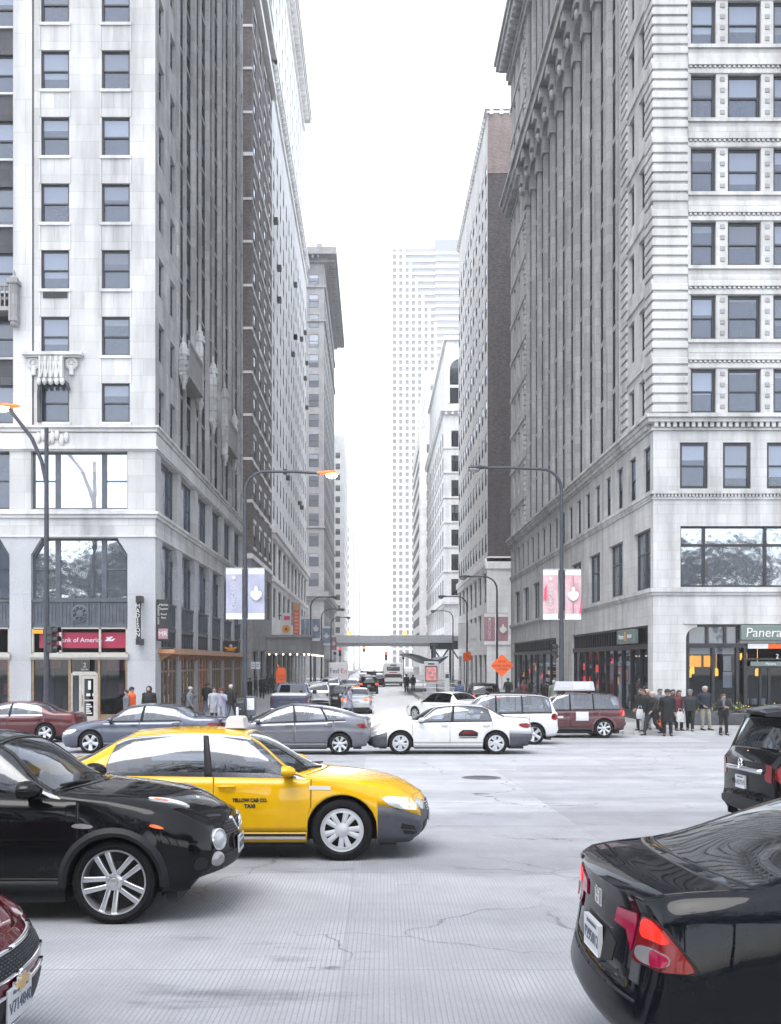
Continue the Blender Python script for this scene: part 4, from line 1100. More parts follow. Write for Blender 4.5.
def upper_tower():
    x0, x1, y0, y1, H = -34, LX-.45, 99.3, 149.5, 84.0
    B = b3; W = MB(); G = Facade(B, W, x1, y0, R(90)); SL = y1-y0
    for k in range(5):
        for i in range(14): G.win(SL*(i+.5)/14, 64.2+k*3.6, 1.25, 2.1, 'sash', 'black_frame', 'pane_dark', depth=.125)
    G.wall(0, SL, 62.5, H, 0, depth=.125)
    W.M = Matrix(); W.quad((x0,y0,H),(x1,y0,H),(x1,y1,H),(x0,y1,H)); W.quad((x0,y0,62.4),(x1,y0,62.4),(x1,y0,H),(x0,y0,H)); W.quad((x1,y1,62.4),(x0,y1,62.4),(x0,y1,H),(x1,y1,H))
    B.part('setback_storey', W, 'white_glazed')
    T = MB()
    for za, zz, p in ((82.4, 83.0, .3), (84.0, 84.6, 1.1), (84.6, 85.0, 1.25)): ring(T, B, za, zz, p, e=(x0, x1, y0, y1))
    G.on(T)
    for i in range(int(SL/1.3)): T.box(i*1.3, i*1.3+.6, -.95, .02, 83.1, 84.0)
    B.part('setback_cornice', T, 'pale_stone')
    n0 = len(B.w)
upper_tower()
tower('brown_building', 'grey brown stone building with heavy projecting cornice beyond the elevated railway on the left', -40, LX, 206, 262, 86, 'grey_stone', 4.1, 6, 12, 1, ww=2.0, wh=2.7, first=18.5, trim='grey_stone',
      bands=[(16.4, 17.4, 1.0), (15.7, 16.4, .5), (30.5, 30.9, .25), (73, 73.5, .3), (80, 80.5, .3)], cornice=[(-1.0, 1.0, .8), (0, 1.4, 2.6)], pane='pane_hazy', east=lambda i: 28.0-i*4.6)
tower('pale_tower', 'pale concrete tower with paired small dark windows behind the brown building', -46, LX+.6, 330, 385, 78, 'pale_stone', 3.6, 9, 9, 1, ww=1.5, wh=1.9, first=12.5, pane='pane_dark', style='plain')
tower('pale_tower', 'tall faint stepped tower fading into the haze behind the left row', -42, LX-2.5, 290, 325, 128, 'pale_stone', 4.0, 5, 6, 1, ww=1.6, wh=2.2, first=14, pane='pane_hazy', style='plain')
tower('pale_tower', 'faint pale slab next to the white strip of sky, farthest but one on the left', -46, LX+1.4, 440, 500, 66, 'pale_stone', 4.0, 7, 8, 1, ww=1.8, wh=2.2, first=12, pane='pane_hazy', style='plain')
tower('pale_tower', 'faintest low block at the far left end of the street', -46, LX+2.2, 560, 640, 62, 'pale_stone', 4.2, 6, 8, 1, ww=2.0, wh=2.4, first=12, pane='pane_hazy', style='plain')
# right row
b4, G4, E4 = tower('brick_building', 'pale brick office building with a blank dark brown party wall and white stone base', RX, 44, 110.7, 148, 64.0, 'pale_brick', 3.75, 0, 11, -1, ww=1.7, wh=2.1, first=15.2, trim='pale_stone',
      bands=[(13.6, 14.4, .35), (13.0, 13.6, .15)], cornice=[(-.35, .3, .12), (0, .4, .3)], base='pale_stone', ewall='dark_brick', lintel=False, topblank=2.2)
def party_wall():
    W = MB(); y = 110.7
    for (a, b, c, d) in ((RX+.01, 44, 57.0, 64.0),): W.box(a, b, y-.06, y-.0, c, d)
    b4.part('upper_brickwork', W, 'rose_brick')
    P = MB()
    P.box(RX-.12, RX+2.6, y-.35, y+.2, -.2, 14.5); P.box(RX-.3, RX+2.8, y-.55, y+.3, 13.2, 14.0); P.box(RX-.22, RX+2.7, y-.45, y+.25, 4.8, 5.3)
    b4.part('corner_pier', P, 'pale_stone')
party_wall()
b5, G5, E5 = tower('arched_building', 'white terracotta building topped by an arched window bay on the right beyond the railway', RX, 46, 178, 232, 47.5, 'white_glazed', 4.4, 7, 10, -1, ww=2.1, wh=2.9, first=14.8, trim='white_glazed',
      bands=[(13.2, 13.8, .4), (18.9, 19.2, .15), (23.3, 23.6, .15), (27.7, 28.0, .15), (32.1, 32.4, .15), (36.5, 36.8, .15), (40.9, 41.2, .15)], cornice=[(-.4, .4, .3), (0, .6, .6)], pane='pane_dark', style='triple')
def arch_top():
    W = MB(); x0, x1, y0, y1 = RX+.5, 46, 179, 232; W.M = Matrix()
    W.box(x0, x1, y0, y1, 48.1, 60.5); W.box(x0-.4, x1, y0-.4, y1, 60.5, 61.2)
    W.M = Matrix.Translation((0, 0, 0))
    b5.part('attic_storey', W, 'white_glazed')
    D = MB()
    for c in (RX+3.0, RX+9.2):
        pts = [(c-1.9, 49.2), (c+1.9, 49.2)] + [(c+1.9*math.cos(PI*k/10), 55.2+1.9*math.sin(PI*k/10)) for k in range(11)]
        D.prism(pts, y0-.05, y0+.02, 0)
        pts2 = [(c-2.3, 49.2), (c-1.9, 49.2)] + [(c-1.9*math.cos(PI*k/10), 55.2+1.9*math.sin(PI*k/10)) for k in range(11)] + [(c+1.9, 49.2), (c+2.3, 49.2)] + [(c+2.3*math.cos(PI*k/10), 55.2+2.3*math.sin(PI*k/10)) for k in range(11)]
        D.prism(pts2, y0-.3, y0+.01, 1); D.box(c-.08, c+.08, y0-.12, y0-.0, 49.2, 57, 1); D.box(c-1.9, c+1.9, y0-.14, y0, 52, 52.5, 1)
    b5.part('arched_window', D, ['pane_dark', 'white_glazed'])
arch_top()
tower('slab_tower', 'white tower with broad horizontal window strips left of the arched building', RX-.4, 40, 262, 300, 64, 'pale_stone', 4.1, 4, 7, -1, ww=4.6, wh=2.3, first=8.5, pane='pane_dark', style='double', east=lambda i: 4.2+i*7.0)
tower('pale_tower', 'pale tower standing just above the slab tower on the right', RX+3.5, 44, 306, 350, 92, 'pale_stone', 4.0, 6, 7, -1, ww=1.5, wh=2.2, first=14, pane='pane_hazy', style='plain')
def curved_tower():
    y0 = 600.0; x0 = 11.6; x1 = 54
    B = Building('curved_tower', 'very tall faint ribbed bank tower fading into the white sky', x0, x1, y0, y0+40)
    W = MB(); W.M = Matrix()
    prof = [(0, 30), (40, 22), (90, 16), (150, 11), (220, 8.5), (252, 8)]
    W.loft([[(x0, y0, z), (x1-16, y0, z), (x1-16, y0+40, z), (x0, y0+40, z)] for z, d in ((0, 0), (251, 0))])
    W.box(x1-16.2, x1, y0-1.2, y0+40, 0, 256)
    B.part('wall', W, 'tower_grey')
    P = MB()
    n = 7
    for i in range(n+1):
        x = x0 + (x1-16-x0)*i/n
        top = 251 - max(0, i-2)*9.0
        P.box(x-.8, x+.8, y0-2.2, y0+.1, 0, top)
    B.part('rib', P, 'pale_stone')
    S = MB()
    for k in range(62): S.box(x0, x1-16.3, y0-.6, y0+.1, 6+k*3.95, 6+k*3.95+1.5)
    for k in range(62): S.box(x1-16, x1+.2, y0-1.6, y0-1.1, 6+k*3.95, 6+k*3.95+1.5)
    o = B.part('spandrel', S, 'pale_stone')
flat('tower_grey', (0.26, 0.27, 0.29), 0.6)
curved_tower()

# theatre canopy and signs on the left white building
def canopy():
    c = thing('theatre_canopy', 'dark ribbed theatre canopy over the left pavement with a row of bulbs', 'canopy', (LX, 108, 3.6))
    def part(nm, mb, mats, par=None):
        o = mb.build(nm, mats); o.parent = par or c; o.matrix_parent_inverse = Matrix.Translation((-LX, -108, -3.6)); return o
    m = MB(); m.box(LX, LX+4.0, 93, 122, 3.9, 5.2); m.box(LX, LX+4.15, 92.8, 122.2, 5.2, 5.45); m.box(LX, LX+4.1, 92.9, 122.1, 3.7, 3.9)
    for i in range(44): m.box(LX+4.0, LX+4.07, 93.2+i*.655, 93.5+i*.655, 3.95, 5.15)
    for i in range(7): m.box(LX+.1+i*.55, LX+.4+i*.55, 92.93, 93.0, 3.95, 5.15)
    part('canopy_box', m, 'grey_stone')
    for i in range(20):
        b = MB(); b.ball(LX+3.9, 93.4+i*1.45, 3.63, .09); part('bulb', b, 'ceiling_lamp')
    for i in range(6):
        b = MB(); b.ball(LX+.3+i*.65, 93.0, 3.63, .09); part('bulb', b, 'ceiling_lamp')
    return c
canopy()
def blade_sign():
    c = thing('blade_sign', 'tall narrow vertical sign in orange and red standing out from the white theatre building', 'sign', (LX, 116, 8))
    def part(nm, mb, mats, par=None):
        o = mb.build(nm, mats); o.parent = par or c; o.matrix_parent_inverse = Matrix.Translation((-LX, -116, -8)); return o
    Y = 116; xa, xb = PX(293, Y), PX(299.5, Y); zt, zb = PZ(610.5, Y), PZ(641, Y)
    m = MB(); m.bbox(xa, xb, Y, Y+.3, zb, zt, .05); bd = part('sign_board', m, 'orange_sign')
    m = MB(); m.bbox(xa-.06, xb+.06, Y-.03, Y+.33, zt, zt+.9, .05); part('sign_top', m, 'copper_ledge')
    m = MB(); m.box(LX-.1, xa, Y+.1, Y+.2, zt-.5, zt-.4); m.box(LX-.1, xa, Y+.1, Y+.2, zb+.5, zb+.6); part('bracket', m, 'black_metal')
    for i, ch in enumerate('GOODMAN'):
        pass
    m = MB()
    for i in range(8): 
        z = zt-.35-i*.42; m.box(xa+.16, xb-.16, Y-.02, Y, z-.13, z+.10)
    part('letter_row', m, 'banner_pink')
blade_sign()
def round_sign():
    c = thing('hanging_sign', 'round yellow sign under a white and pink panel on the theatre front', 'sign', (LX, 106, 8))
    def part(nm, mb, mats, par=None):
        o = mb.build(nm, mats); o.parent = par or c; o.matrix_parent_inverse = Matrix.Translation((-LX, -106, -8)); return o
    Y = 106
    m = MB(); m.bbox(PX(281.5, Y), PX(291.5, Y), Y, Y+.12, PZ(641, Y), PZ(613, Y), .03); part('sign_panel', m, 'banner_white')
    m = MB(); m.prism([(PX(286, Y)+.42*math.cos(2*PI*k/18), PZ(629, Y)+.42*math.sin(2*PI*k/18)) for k in range(18)], Y-.06, Y-.004); part('sign_disc', m, 'amber_plate')
    m = MB(); m.prism([(PX(284.5, Y), PZ(630, Y)), (PX(286.2, Y), PZ(627, Y)), (PX(287.8, Y), PZ(630.6, Y))], Y-.08, Y-.062); m.box(PX(284, Y), PX(290, Y), Y-.03, Y-.004, PZ(620, Y), PZ(616, Y), 1); part('sign_mark', m, ['black_ink', 'banner_red'])
    m = MB(); m.box(LX-.1, PX(282, Y), Y+.02, Y+.1, PZ(616, Y), PZ(615, Y)); part('bracket', m, 'black_metal')
round_sign()

# elevated railway and station bridge over the street
def railway():
    Y = 153.0
    c = thing('railway_bridge', 'pale enclosed elevated station bridge crossing the street on dark steel columns', 'bridge', (0, Y, 0))
    def part(nm, mb, mats, par=None):
        o = mb.build(nm, mats); o.parent = par or c; o.matrix_parent_inverse = Matrix.Translation((0, -Y, 0)); return o
    m = MB(); z0, z1 = PZ(642.6, Y), PZ(635.2, Y)
    m.box(-9.5, 12.5, Y, Y+2.6, z0, z0+.35); m.box(-9.5, 12.5, Y, Y+2.6, z1-.25, z1); part('bridge_deck', m, 'steel')
    m = MB(); m.box(-9.4, 12.4, Y+.06, Y+.14, z0+.35, z1-.25); part('bridge_panel', m, 'pale_metal')
    m = MB()
    for i in range(13): m.box(-9.4+i*1.8, -9.28+i*1.8, Y-.02, Y+.06, z0+.35, z1-.25)
    m.box(-9.4, 12.4, Y, Y+.06, (z0+z1)/2-.05, (z0+z1)/2+.05); part('bridge_rail', m, 'steel')
    m = MB()
    for x in (-7.2, -1.4, 3.6, 9.4): 
        for q in (0, .0):
            pass
    for x in (-8.8, 9.6): m.box(x-.25, x+.25, Y+.4, Y+.9, -.4, z0); m.box(x-.5, x+.5, Y+.35, Y+.95, z0-.5, z0)
    part('column', m, 'slate_paint') if False else None
    for x in (-8.8, 9.6):
        m = MB(); m.box(x-.22, x+.22, Y+.4, Y+.8, -.4, z0); m.box(x-.5, x+.5, Y+.36, Y+.84, z0-.45, z0-.004); part('column', m, 'slate_paint')
    for x in (-3.4, 5.0):
        m = MB(); m.lathe([(.02, 0), (.22, .05), (.3, .35), (.25, .6), (.02, .7)], x, Y-.1, z1+.02, 10); part('station_lamp', m, 'lamp_orange')
    # track viaduct along the crossing avenue
    t = thing('railway_viaduct', 'dark steel viaduct of the elevated railway beyond the bus stop', 'viaduct', (0, 160, 0))
    def tp(nm, mb, mats):
        o = mb.build(nm, mats); o.parent = t; o.matrix_parent_inverse = Matrix.Translation((0, -160, 0)); return o
    m = MB(); m.box(-60, 60, 156.5, 166, 5.9, 6.4); m.box(-60, 60, 156.2, 156.6, 5.5, 7.0); m.box(-60, 60, 166, 166.4, 5.5, 7.0); tp('track_deck', m, 'steel')
    m = MB(); m.box(9.0, 17.5, 155.4, 155.7, 4.9, 6.2)
    for x in (9.2, 12.0, 14.8):
        m.box(x, x+.35, 155.3, 155.8, -.4, 6.2)
        m.add([(x+.3, 155.4, 4.9), (x+.6, 155.4, 4.9), (x+1.55, 155.4, 3.4), (x+1.3, 155.4, 3.4)], [(0,1,2,3)]); m.add([(x+2.5, 155.4, 4.9), (x+2.8, 155.4, 4.9), (x+1.75, 155.4, 3.4), (x+1.5, 155.4, 3.4)], [(0,1,2,3)])
    tp('braced_frame', m, 'black_metal')
    for x in (-9.0, -20, 20):
        m = MB(); m.box(x-.2, x+.2, 157.4, 157.8, -.4, 5.9); tp('column', m, 'slate_paint')
railway()
# ------------------------------------------------------------------ vehicles
def paint(name, color, metallic=0.0, rough=0.22, flake=0.0, coat=1.0):
    m, nt, out = newmat(name)
    g = nt.nodes.new('ShaderNodeNewGeometry')
    col = color
    dirt = noise(nt, g.outputs['Position'], 3.0, 6, 0.7)
    col = mixc(nt, color, tuple(min(1, c*0.85+0.004) for c in color), ramp(nt, dirt, [(0.45, (0,)*3), (0.8, (1,)*3)]))
    b = bsdf(nt, out, col, ramp(nt, dirt, [(0.3, (rough,)*3), (0.8, (rough+0.05,)*3)]), metallic, 0.0, coat)
    b.inputs['Coat IOR'].default_value = 1.42
    b.inputs['Coat Roughness'].default_value = 0.035
    return m
paint('paint_black', (0.004, 0.004, 0.005), coat=.6); paint('paint_navy_black', (0.004, 0.0045, 0.007), coat=.6)
paint('paint_yellow', (0.55, 0.31, 0.001)); paint('paint_bright', (0.80, 0.80, 0.80)); paint('paint_white', (0.50, 0.50, 0.50)); paint('paint_red', (0.075, 0.002, 0.007), 0.2)
paint('paint_maroon', (0.07, 0.018, 0.022), 0.2); paint('paint_brownred', (0.085, 0.035, 0.04), 0.2); paint('paint_grey', (0.13, 0.135, 0.155), 0.5)
paint('paint_bluegrey', (0.085, 0.095, 0.125), 0.5); paint('paint_silver', (0.40, 0.41, 0.43), 0.5); paint('paint_darkblue', (0.05, 0.06, 0.10), 0.4)
flat('tyre_rubber', (0.008, 0.008, 0.009), 0.75, spec=.15, var=0.3, vscale=20)
flat('alloy', (0.52, 0.53, 0.55), 0.28, metal=0.85, var=0.12)
flat('alloy_cover', (0.45, 0.46, 0.48), 0.35, metal=0.5, var=0.12)
flat('brake_dark', (0.02, 0.02, 0.022), 0.7)
flat('car_trim', (0.009, 0.009, 0.011), 0.55, spec=.25)
flat('bumper_grey', (0.035, 0.038, 0.048), 0.55, var=0.25, vscale=8)
flat('car_inside', (0.010, 0.010, 0.012), 0.8)
flat('seat_cloth', (0.07, 0.07, 0.078), 0.85)
flat('chrome', (0.75, 0.76, 0.78), 0.12, metal=1.0)
flat('lamp_silver', (0.62, 0.64, 0.66), 0.12, metal=0.6, coat=1.0)
flat('lamp_red', (0.13, 0.002, 0.004), 0.15, spec=.25, coat=.25)
flat('lamp_bright_red', (0.40, 0.012, 0.008), 0.12, coat=1.0)
flat('lamp_amber', (0.6, 0.10, 0.008), 0.15, coat=1.0)
flat('lamp_frost', (0.16, 0.15, 0.16), 0.2, coat=1.0)
flat('plate_white', (0.42, 0.43, 0.45), 0.4)
flat('plate_ink', (0.05, 0.06, 0.10), 0.5)
flat('gold_badge', (0.55, 0.38, 0.16), 0.3, metal=0.8)
clear_glass('car_glass', (0.52, 0.56, 0.61), 0.06, 1.0)
clear_glass('car_glass_dark', (0.16, 0.175, 0.19), 0.03, 1.0)
clear_glass('car_glass_rear', (0.20, 0.22, 0.24), 0.42, 1.0)

def pchip(ts, ys, t):
    n = len(ts); h = [ts[i+1]-ts[i] for i in range(n-1)]; dl = [(ys[i+1]-ys[i])/h[i] for i in range(n-1)]
    d = [0.0]*n
    for i in range(1, n-1):
        if dl[i-1]*dl[i] > 0:
            w1, w2 = 2*h[i]+h[i-1], h[i]+2*h[i-1]; d[i] = (w1+w2)/(w1/dl[i-1]+w2/dl[i])
    def endd(h0, h1, a, b):
        v = ((2*h0+h1)*a-h0*b)/(h0+h1)
        if v*a <= 0: return 0.0
        if a*b <= 0 and abs(v) > abs(3*a): return 3*a
        return v
    if n > 2: d[0] = endd(h[0], h[1], dl[0], dl[1]); d[-1] = endd(h[-1], h[-2], dl[-1], dl[-2])
    else: d = [dl[0], dl[0]]
    out = []
    for x in t:
        i = 0
        while i < n-2 and x > ts[i+1]: i += 1
        s = (x-ts[i])/h[i]; a = ys[i]; b = ys[i+1]
        out.append((1+2*s)*(1-s)**2*a + s*(1-s)**2*h[i]*d[i] + s*s*(3-2*s)*b + s*s*(s-1)*h[i]*d[i+1])
    return out
def interp_rows(ctrl, us):
    """ctrl: list of (x,y,z) control points, us: index-space values; monotone cubic over chord length"""
    n = len(ctrl); ts = [0.0]
    for i in range(1, n): ts.append(ts[-1] + max(1e-3, math.dist(ctrl[i], ctrl[i-1])))
    tt = []
    for u in us:
        i = min(int(u), n-2); tt.append(ts[i] + (u-i)*(ts[i+1]-ts[i]))
    cs = [pchip(ts, [c[k] for c in ctrl], tt) for k in range(3)]
    return list(zip(*cs))
def chaikin(poly, n=2):
    for _ in range(n):
        q = []
        for a, b in zip(poly, poly[1:]+poly[:1]):
            q += [(a[0]*.75+b[0]*.25, a[1]*.75+b[1]*.25), (a[0]*.25+b[0]*.75, a[1]*.25+b[1]*.75)]
        poly = q
    return poly

class Car:
    """a vehicle body is one loft: stations along the length (rear to front), seven points up each section"""
    def __init__(c, name, label, spec, loc, heading=0.0, cat='car', group=None, paintm='paint_grey', roll=0.0, pitch=0.0, detail=1):
        c.sp = spec; c.paint = paintm; c.detail = detail
        c.e = thing(name, label, cat, loc, group=group, rot=(0, 0, 0))
        c.e.rotation_mode = 'XYZ'
        M = Matrix.Rotation(roll, 4, 'X') @ Matrix.Rotation(pitch, 4, 'Y') @ Matrix.Rotation(heading, 4, 'Z')
        c.e.rotation_euler = M.to_euler()
        c.loft()
    def put(c, name, mb, mats, parent=None, **kw):
        return mb.build(name, mats, parent or c.e, **kw)
    def loft(c):
        sp = c.sp; st = sp['stations']; ns = len(st)
        rows = [[] for _ in range(7)]
        for i, (x, hw, zb, zm, zl, yl, x4, y4, z4, xc, zc) in enumerate(st):
            xs = [x]*4
            if i == 0: xs = [x+d for d in sp['rear_dx']]
            if i == ns-1: xs = [x+d for d in sp['front_dx']]
            pts = [(xs[0], hw*sp.get('tuck', .955), zb), (xs[1], hw*.99, zb+(zm-zb)*.42), (xs[2], hw, zm), (xs[3], yl, zl), (x4, y4, z4),
                   (x4+(xc-x4)*.68, y4*.58, z4+(zc-z4)*.74), (xc, 0.0, zc)]
            for r in range(7): rows[r].append(pts[r])
        c.ra = sp['rw']+sp.get('arch', .05); c.xa = (sp['wb']/2, -sp['wb']/2)
        vs = sorted(set([0, .5, 1, 1.5, 2, 2.33, 2.66, 3, 3.25, 3.5, 3.75, 4, 4.33, 4.66, 5, 5.33, 5.66, 6] + sp.get('vb', [])))
        # dense columns
        N_ = 400; fu = [i*(ns-1)/N_ for i in range(N_+1)]
        lx = [p[0] for p in interp_rows([(s[0], 0, 0) for s in st], fu)]
        def u_of(x):
            for i in range(N_):
                if lx[i] <= x <= lx[i+1]: return fu[i]+(fu[i+1]-fu[i])*(x-lx[i])/max(1e-9, lx[i+1]-lx[i])
            return None
        c.u_of = u_of
        us = [float(i) for i in range(ns)] + list(sp.get('ub', []))
        step = .07 if c.detail else .14
        x = st[0][0]+.03
        while x < st[-1][0]-.02: us.append(u_of(x)); x += step
        for xa in c.xa:
            for k in range(13 if c.detail else 9):
                us.append(u_of(xa-c.ra*math.cos(PI*k/(12 if c.detail else 8))))
            us += [u_of(xa-c.ra-.004), u_of(xa+c.ra+.004)]
        c.gaps = [u_of(x) for x in sp.get('doors', [])]; g = .0045
        keep = set(round(v, 4) for v in [float(i) for i in range(ns)] + list(sp.get('ub', [])))
        for x in sp.get('doors', []): us += [u_of(x-g), u_of(x+g)]; keep |= {round(u_of(x-g), 4), round(u_of(x+g), 4)}
        for xa in c.xa: keep |= {round(u_of(xa+s*c.ra), 4) for s in (-1, 1)} 
        us = sorted(u for u in us if u is not None); fus = []
        for u in us:
            if fus and u-fus[-1] < .012:
                if round(u, 4) in keep:
                    if round(fus[-1], 4) in keep and u-fus[-1] > 1e-4: fus.append(u)
                    elif round(fus[-1], 4) not in keep: fus[-1] = u
                continue
            fus.append(u)
        us = fus; dense_rows = [interp_rows(rows[r], us) for r in range(7)]
        cols = []
        j3 = vs.index(3)
        for i, u in enumerate(us):
            col = [list(p) for p in interp_rows([dense_rows[r][i] for r in range(7)], vs)]
            xl = dense_rows[1][i][0]
            for xa in c.xa:
                if abs(xl-xa) < c.ra-1e-4 and 0 < i < len(us)-1:
                    zb2 = sp['rw']+math.sqrt(max(0, c.ra**2-(xl-xa)**2)); zb = col[0][2]
                    if zb2 > zb+.002:
                        z3 = col[j3][2]; zs = [p[2] for p in col[:j3+1]]; ys = [p[1] for p in col[:j3+1]]
                        for j in range(j3+1):
                            z = zb2+(zs[j]-zb)*(z3-zb2)/(z3-zb); k = 0
                            while k < j3-1 and z > zs[k+1]: k += 1
                            t = min(1, max(0, (z-zs[k])/max(1e-6, zs[k+1]-zs[k])))
                            fl = sp.get('flare', 0)*max(0, 1-abs(z-zb2)/.14)
                            col[j][2] = z; col[j][1] = ys[k]+t*(ys[k+1]-ys[k]) + fl
            cols.append(col)
        # bulged ends
        for i, s, b in ((0, -1, sp['rear_bulge']), (len(us)-1, 1, sp['front_bulge'])):
            j4 = vs.index(4); y4 = cols[i][j4][1]; x4 = cols[i][j4][0]
            for j in range(j4, len(vs)): r = cols[i][j][1]/y4; cols[i][j][0] = x4+s*b*(1-r*r)
        c.us, c.vs, c.cols = us, vs, cols; nv = len(vs)
        V = []; idx = {}
        def vert(i, j, sgn):
            k = (i, j, sgn if j < nv-1 else 1)
            if k not in idx: p = cols[i][j]; idx[k] = len(V); V.append(Vector((p[0], p[1]*sgn, p[2])))
            return idx[k]
        cells = []   # (verts, u, v, zone, centre)
        for i in range(len(us)-1):
            for j in range(nv-1):
                for s in (1, -1):
                    q = [vert(i, j, s), vert(i, j+1, s), vert(i+1, j+1, s), vert(i+1, j, s)]
                    if s < 0: q.reverse()
                    cells.append((q, (us[i]+us[i+1])/2, (vs[j]+vs[j+1])/2, 'side', s))
        j4 = vs.index(4)
        for i, s, b, zone in ((0, -1, sp['rear_bulge'], 'rear'), (len(us)-1, 1, sp['front_bulge'], 'front')):
            top = cols[i]; rk = [top[j][1]/top[j4][1] for j in range(j4, nv)]
            lat = sorted(set(rk + [r for r in sp.get('cap_r', [])]), reverse=True); zt = lambda r: pchip([0]+[1-q for q in rk[1:]] if False else sorted(rk), [top[j][2] for j in sorted(range(j4, nv), key=lambda j: top[j][1])], [r])[0]
            lat = rk
            grid = {}
            for j in range(j4+1):
                x0, y0, z0 = top[j]
                for k, r in enumerate(lat):
                    for sg in (1, -1):
                        if k == 0: grid[(j, k, sg)] = vert(i, j, sg); continue
                        if j == j4: grid[(j, k, sg)] = vert(i, j4+k, sg); continue
                        if r < 1e-6 and sg < 0: grid[(j, k, sg)] = grid[(j, k, 1)]; continue
                        w = (vs[j]/4)**2
                        V.append(Vector((x0+s*b*(1-r*r), y0*r*sg, z0+(top[j4+k][2]-top[j4][2])*w))); grid[(j, k, sg)] = len(V)-1
            for j in range(j4):
                for k in range(len(lat)-1):
                    for sg in (1, -1):
                        q = [grid[(j, k, sg)], grid[(j+1, k, sg)], grid[(j+1, k+1, sg)], grid[(j, k+1, sg)]]
                        if s*sg < 0: q.reverse()
                        cells.append((q, (lat[k]+lat[k+1])/2, (vs[j]+vs[j+1])/2, zone, sg))
        c.V = V; c.cells = cells
        c.bvh = BVHTree.FromPolygons([tuple(v) for v in V], [q for q, *_ in cells])
        nrm = [Vector() for _ in V]
        for q, *_ in cells:
            n = (V[q[2]]-V[q[0]]).cross(V[q[3]]-V[q[1]])
            for k in q: nrm[k] += n
        c.nrm = [n.normalized() if n.length > 0 else n for n in nrm]
    def skin(c, region):
        """region(u, v, zone, side) -> (part name, key) or None for a panel gap"""
        parts = {}
        for q, u, v, zone, s in c.cells:
            r = region(u, v, zone, s)
            if r is None: continue
            parts.setdefault(r, []).append(q)
        c.parts = {}
        order = sorted(parts, key=lambda k: (k[0] != 'body', k[0]))
        for key in order:
            name, tagk = key; qs = parts[key]
            used = sorted({k for q in qs for k in q}); mp = {k: i for i, k in enumerate(used)}
            glass = 'window' in name or name == 'windshield' or 'roof_glass' in name
            off = -.007 if glass else -.012 if 'seal' in name else 0.0
            mb = MB(); mb.v = [c.V[k]+c.nrm[k]*off for k in used]
            mb.f = [tuple(mp[k] for k in q) for q in qs]; mb.m = [0]*len(qs); mb.sm = [True]*len(qs)
            mat = c.sp['mats'].get(name, c.paint)
            if tagk in c.sp['mats']: mat = c.sp['mats'][tagk]
            o = mb.build(name, [mat, 'car_inside', 'car_inside'], c.e, recalc=False, autosharp=38)
            if not glass and 'seal' not in name:
                so = o.modifiers.new('thickness', 'SOLIDIFY'); so.thickness = .018; so.offset = -1; so.material_offset = 1; so.material_offset_rim = 0
            c.parts.setdefault(name, []).append(o)
    # -- things laid on the body
    AX = {'L': (Vector((0,-1,0)), lambda a, b: Vector((a, 3, b))), 'R': (Vector((0,1,0)), lambda a, b: Vector((a, -3, b))),
          'F': (Vector((-1,0,0)), lambda a, b: Vector((6, a, b))), 'B': (Vector((1,0,0)), lambda a, b: Vector((-6, a, b))), 'T': (Vector((0,0,-1)), lambda a, b: Vector((a, b, 5)))}
    def frame(c, side):
        if isinstance(side, str): return c.AX[side]
        d = Vector(side).normalized(); up = Vector((0,0,1)); r = d.cross(up).normalized(); u2 = r.cross(d)
        return d, (lambda a, b: r*a + u2*b - d*6)
    def hit(c, side, a, b):
        d, f = c.frame(side); o = f(a, b); h = c.bvh.ray_cast(o, d)
        if h[0] is None:
            n = c.bvh.find_nearest(o + d*((-o).dot(d))); return n[0]
        return h[0]
    def decal(c, name, poly, side, mat, t=.006, parent=None, step=.06, smooth=0, mb=None):
        if smooth: poly = chaikin(list(poly), smooth)
        bm = bmesh.new(); bm.faces.new([bm.verts.new((p[0], p[1], 0)) for p in poly])
        for ax in (0, 1):
            lo = min(p[ax] for p in poly); hi = max(p[ax] for p in poly); k = int((hi-lo)/step)
            for i in range(1, k+1):
                co = Vector((0,0,0)); co[ax] = lo+(hi-lo)*i/(k+1); no = Vector((0,0,0)); no[ax] = 1
                bmesh.ops.bisect_plane(bm, geom=bm.verts[:]+bm.edges[:]+bm.faces[:], plane_co=co, plane_no=no, dist=1e-5)
        bmesh.ops.triangulate(bm, faces=bm.faces[:])
        d, f = c.frame(side)
        bm.verts.index_update(); base = [c.hit(side, v.co.x, v.co.y) for v in bm.verts]
        P = [b - d*t for b in base]; F = [[v.index for v in fa.verts] for fa in bm.faces]
        bnd = [(e.verts[0].index, e.verts[1].index) for e in bm.edges if len(e.link_faces) == 1]
        bm.free()
        n = len(P); P2 = P + [b + d*.004 for b in base]
        for a, b in bnd: F.append([a, b, n+b, n+a])
        own = mb is None
        mb = mb or MB(); mb.add(P2, F, 0, True)
        if not own: return None
        o = mb.build(name, mat, parent or c.e, autosharp=45)
        return o
    def strip(c, pts, side, w=.01, mb=None, t=.003):
        """thin line on the body along 2-D points"""
        own = mb is None; mb = mb or MB()
        for (a, b), (a2, b2) in zip(pts[:-1], pts[1:]):
            d = Vector((a2-a, b2-b)); 
            if d.length < 1e-6: continue
            n = Vector((-d.y, d.x)).normalized()*w/2
            c.decal('x', [(a-n.x, b-n.y), (a2-n.x, b2-n.y), (a2+n.x, b2+n.y), (a+n.x, b+n.y)], side, None, t=t, step=.07, mb=mb)
        return mb
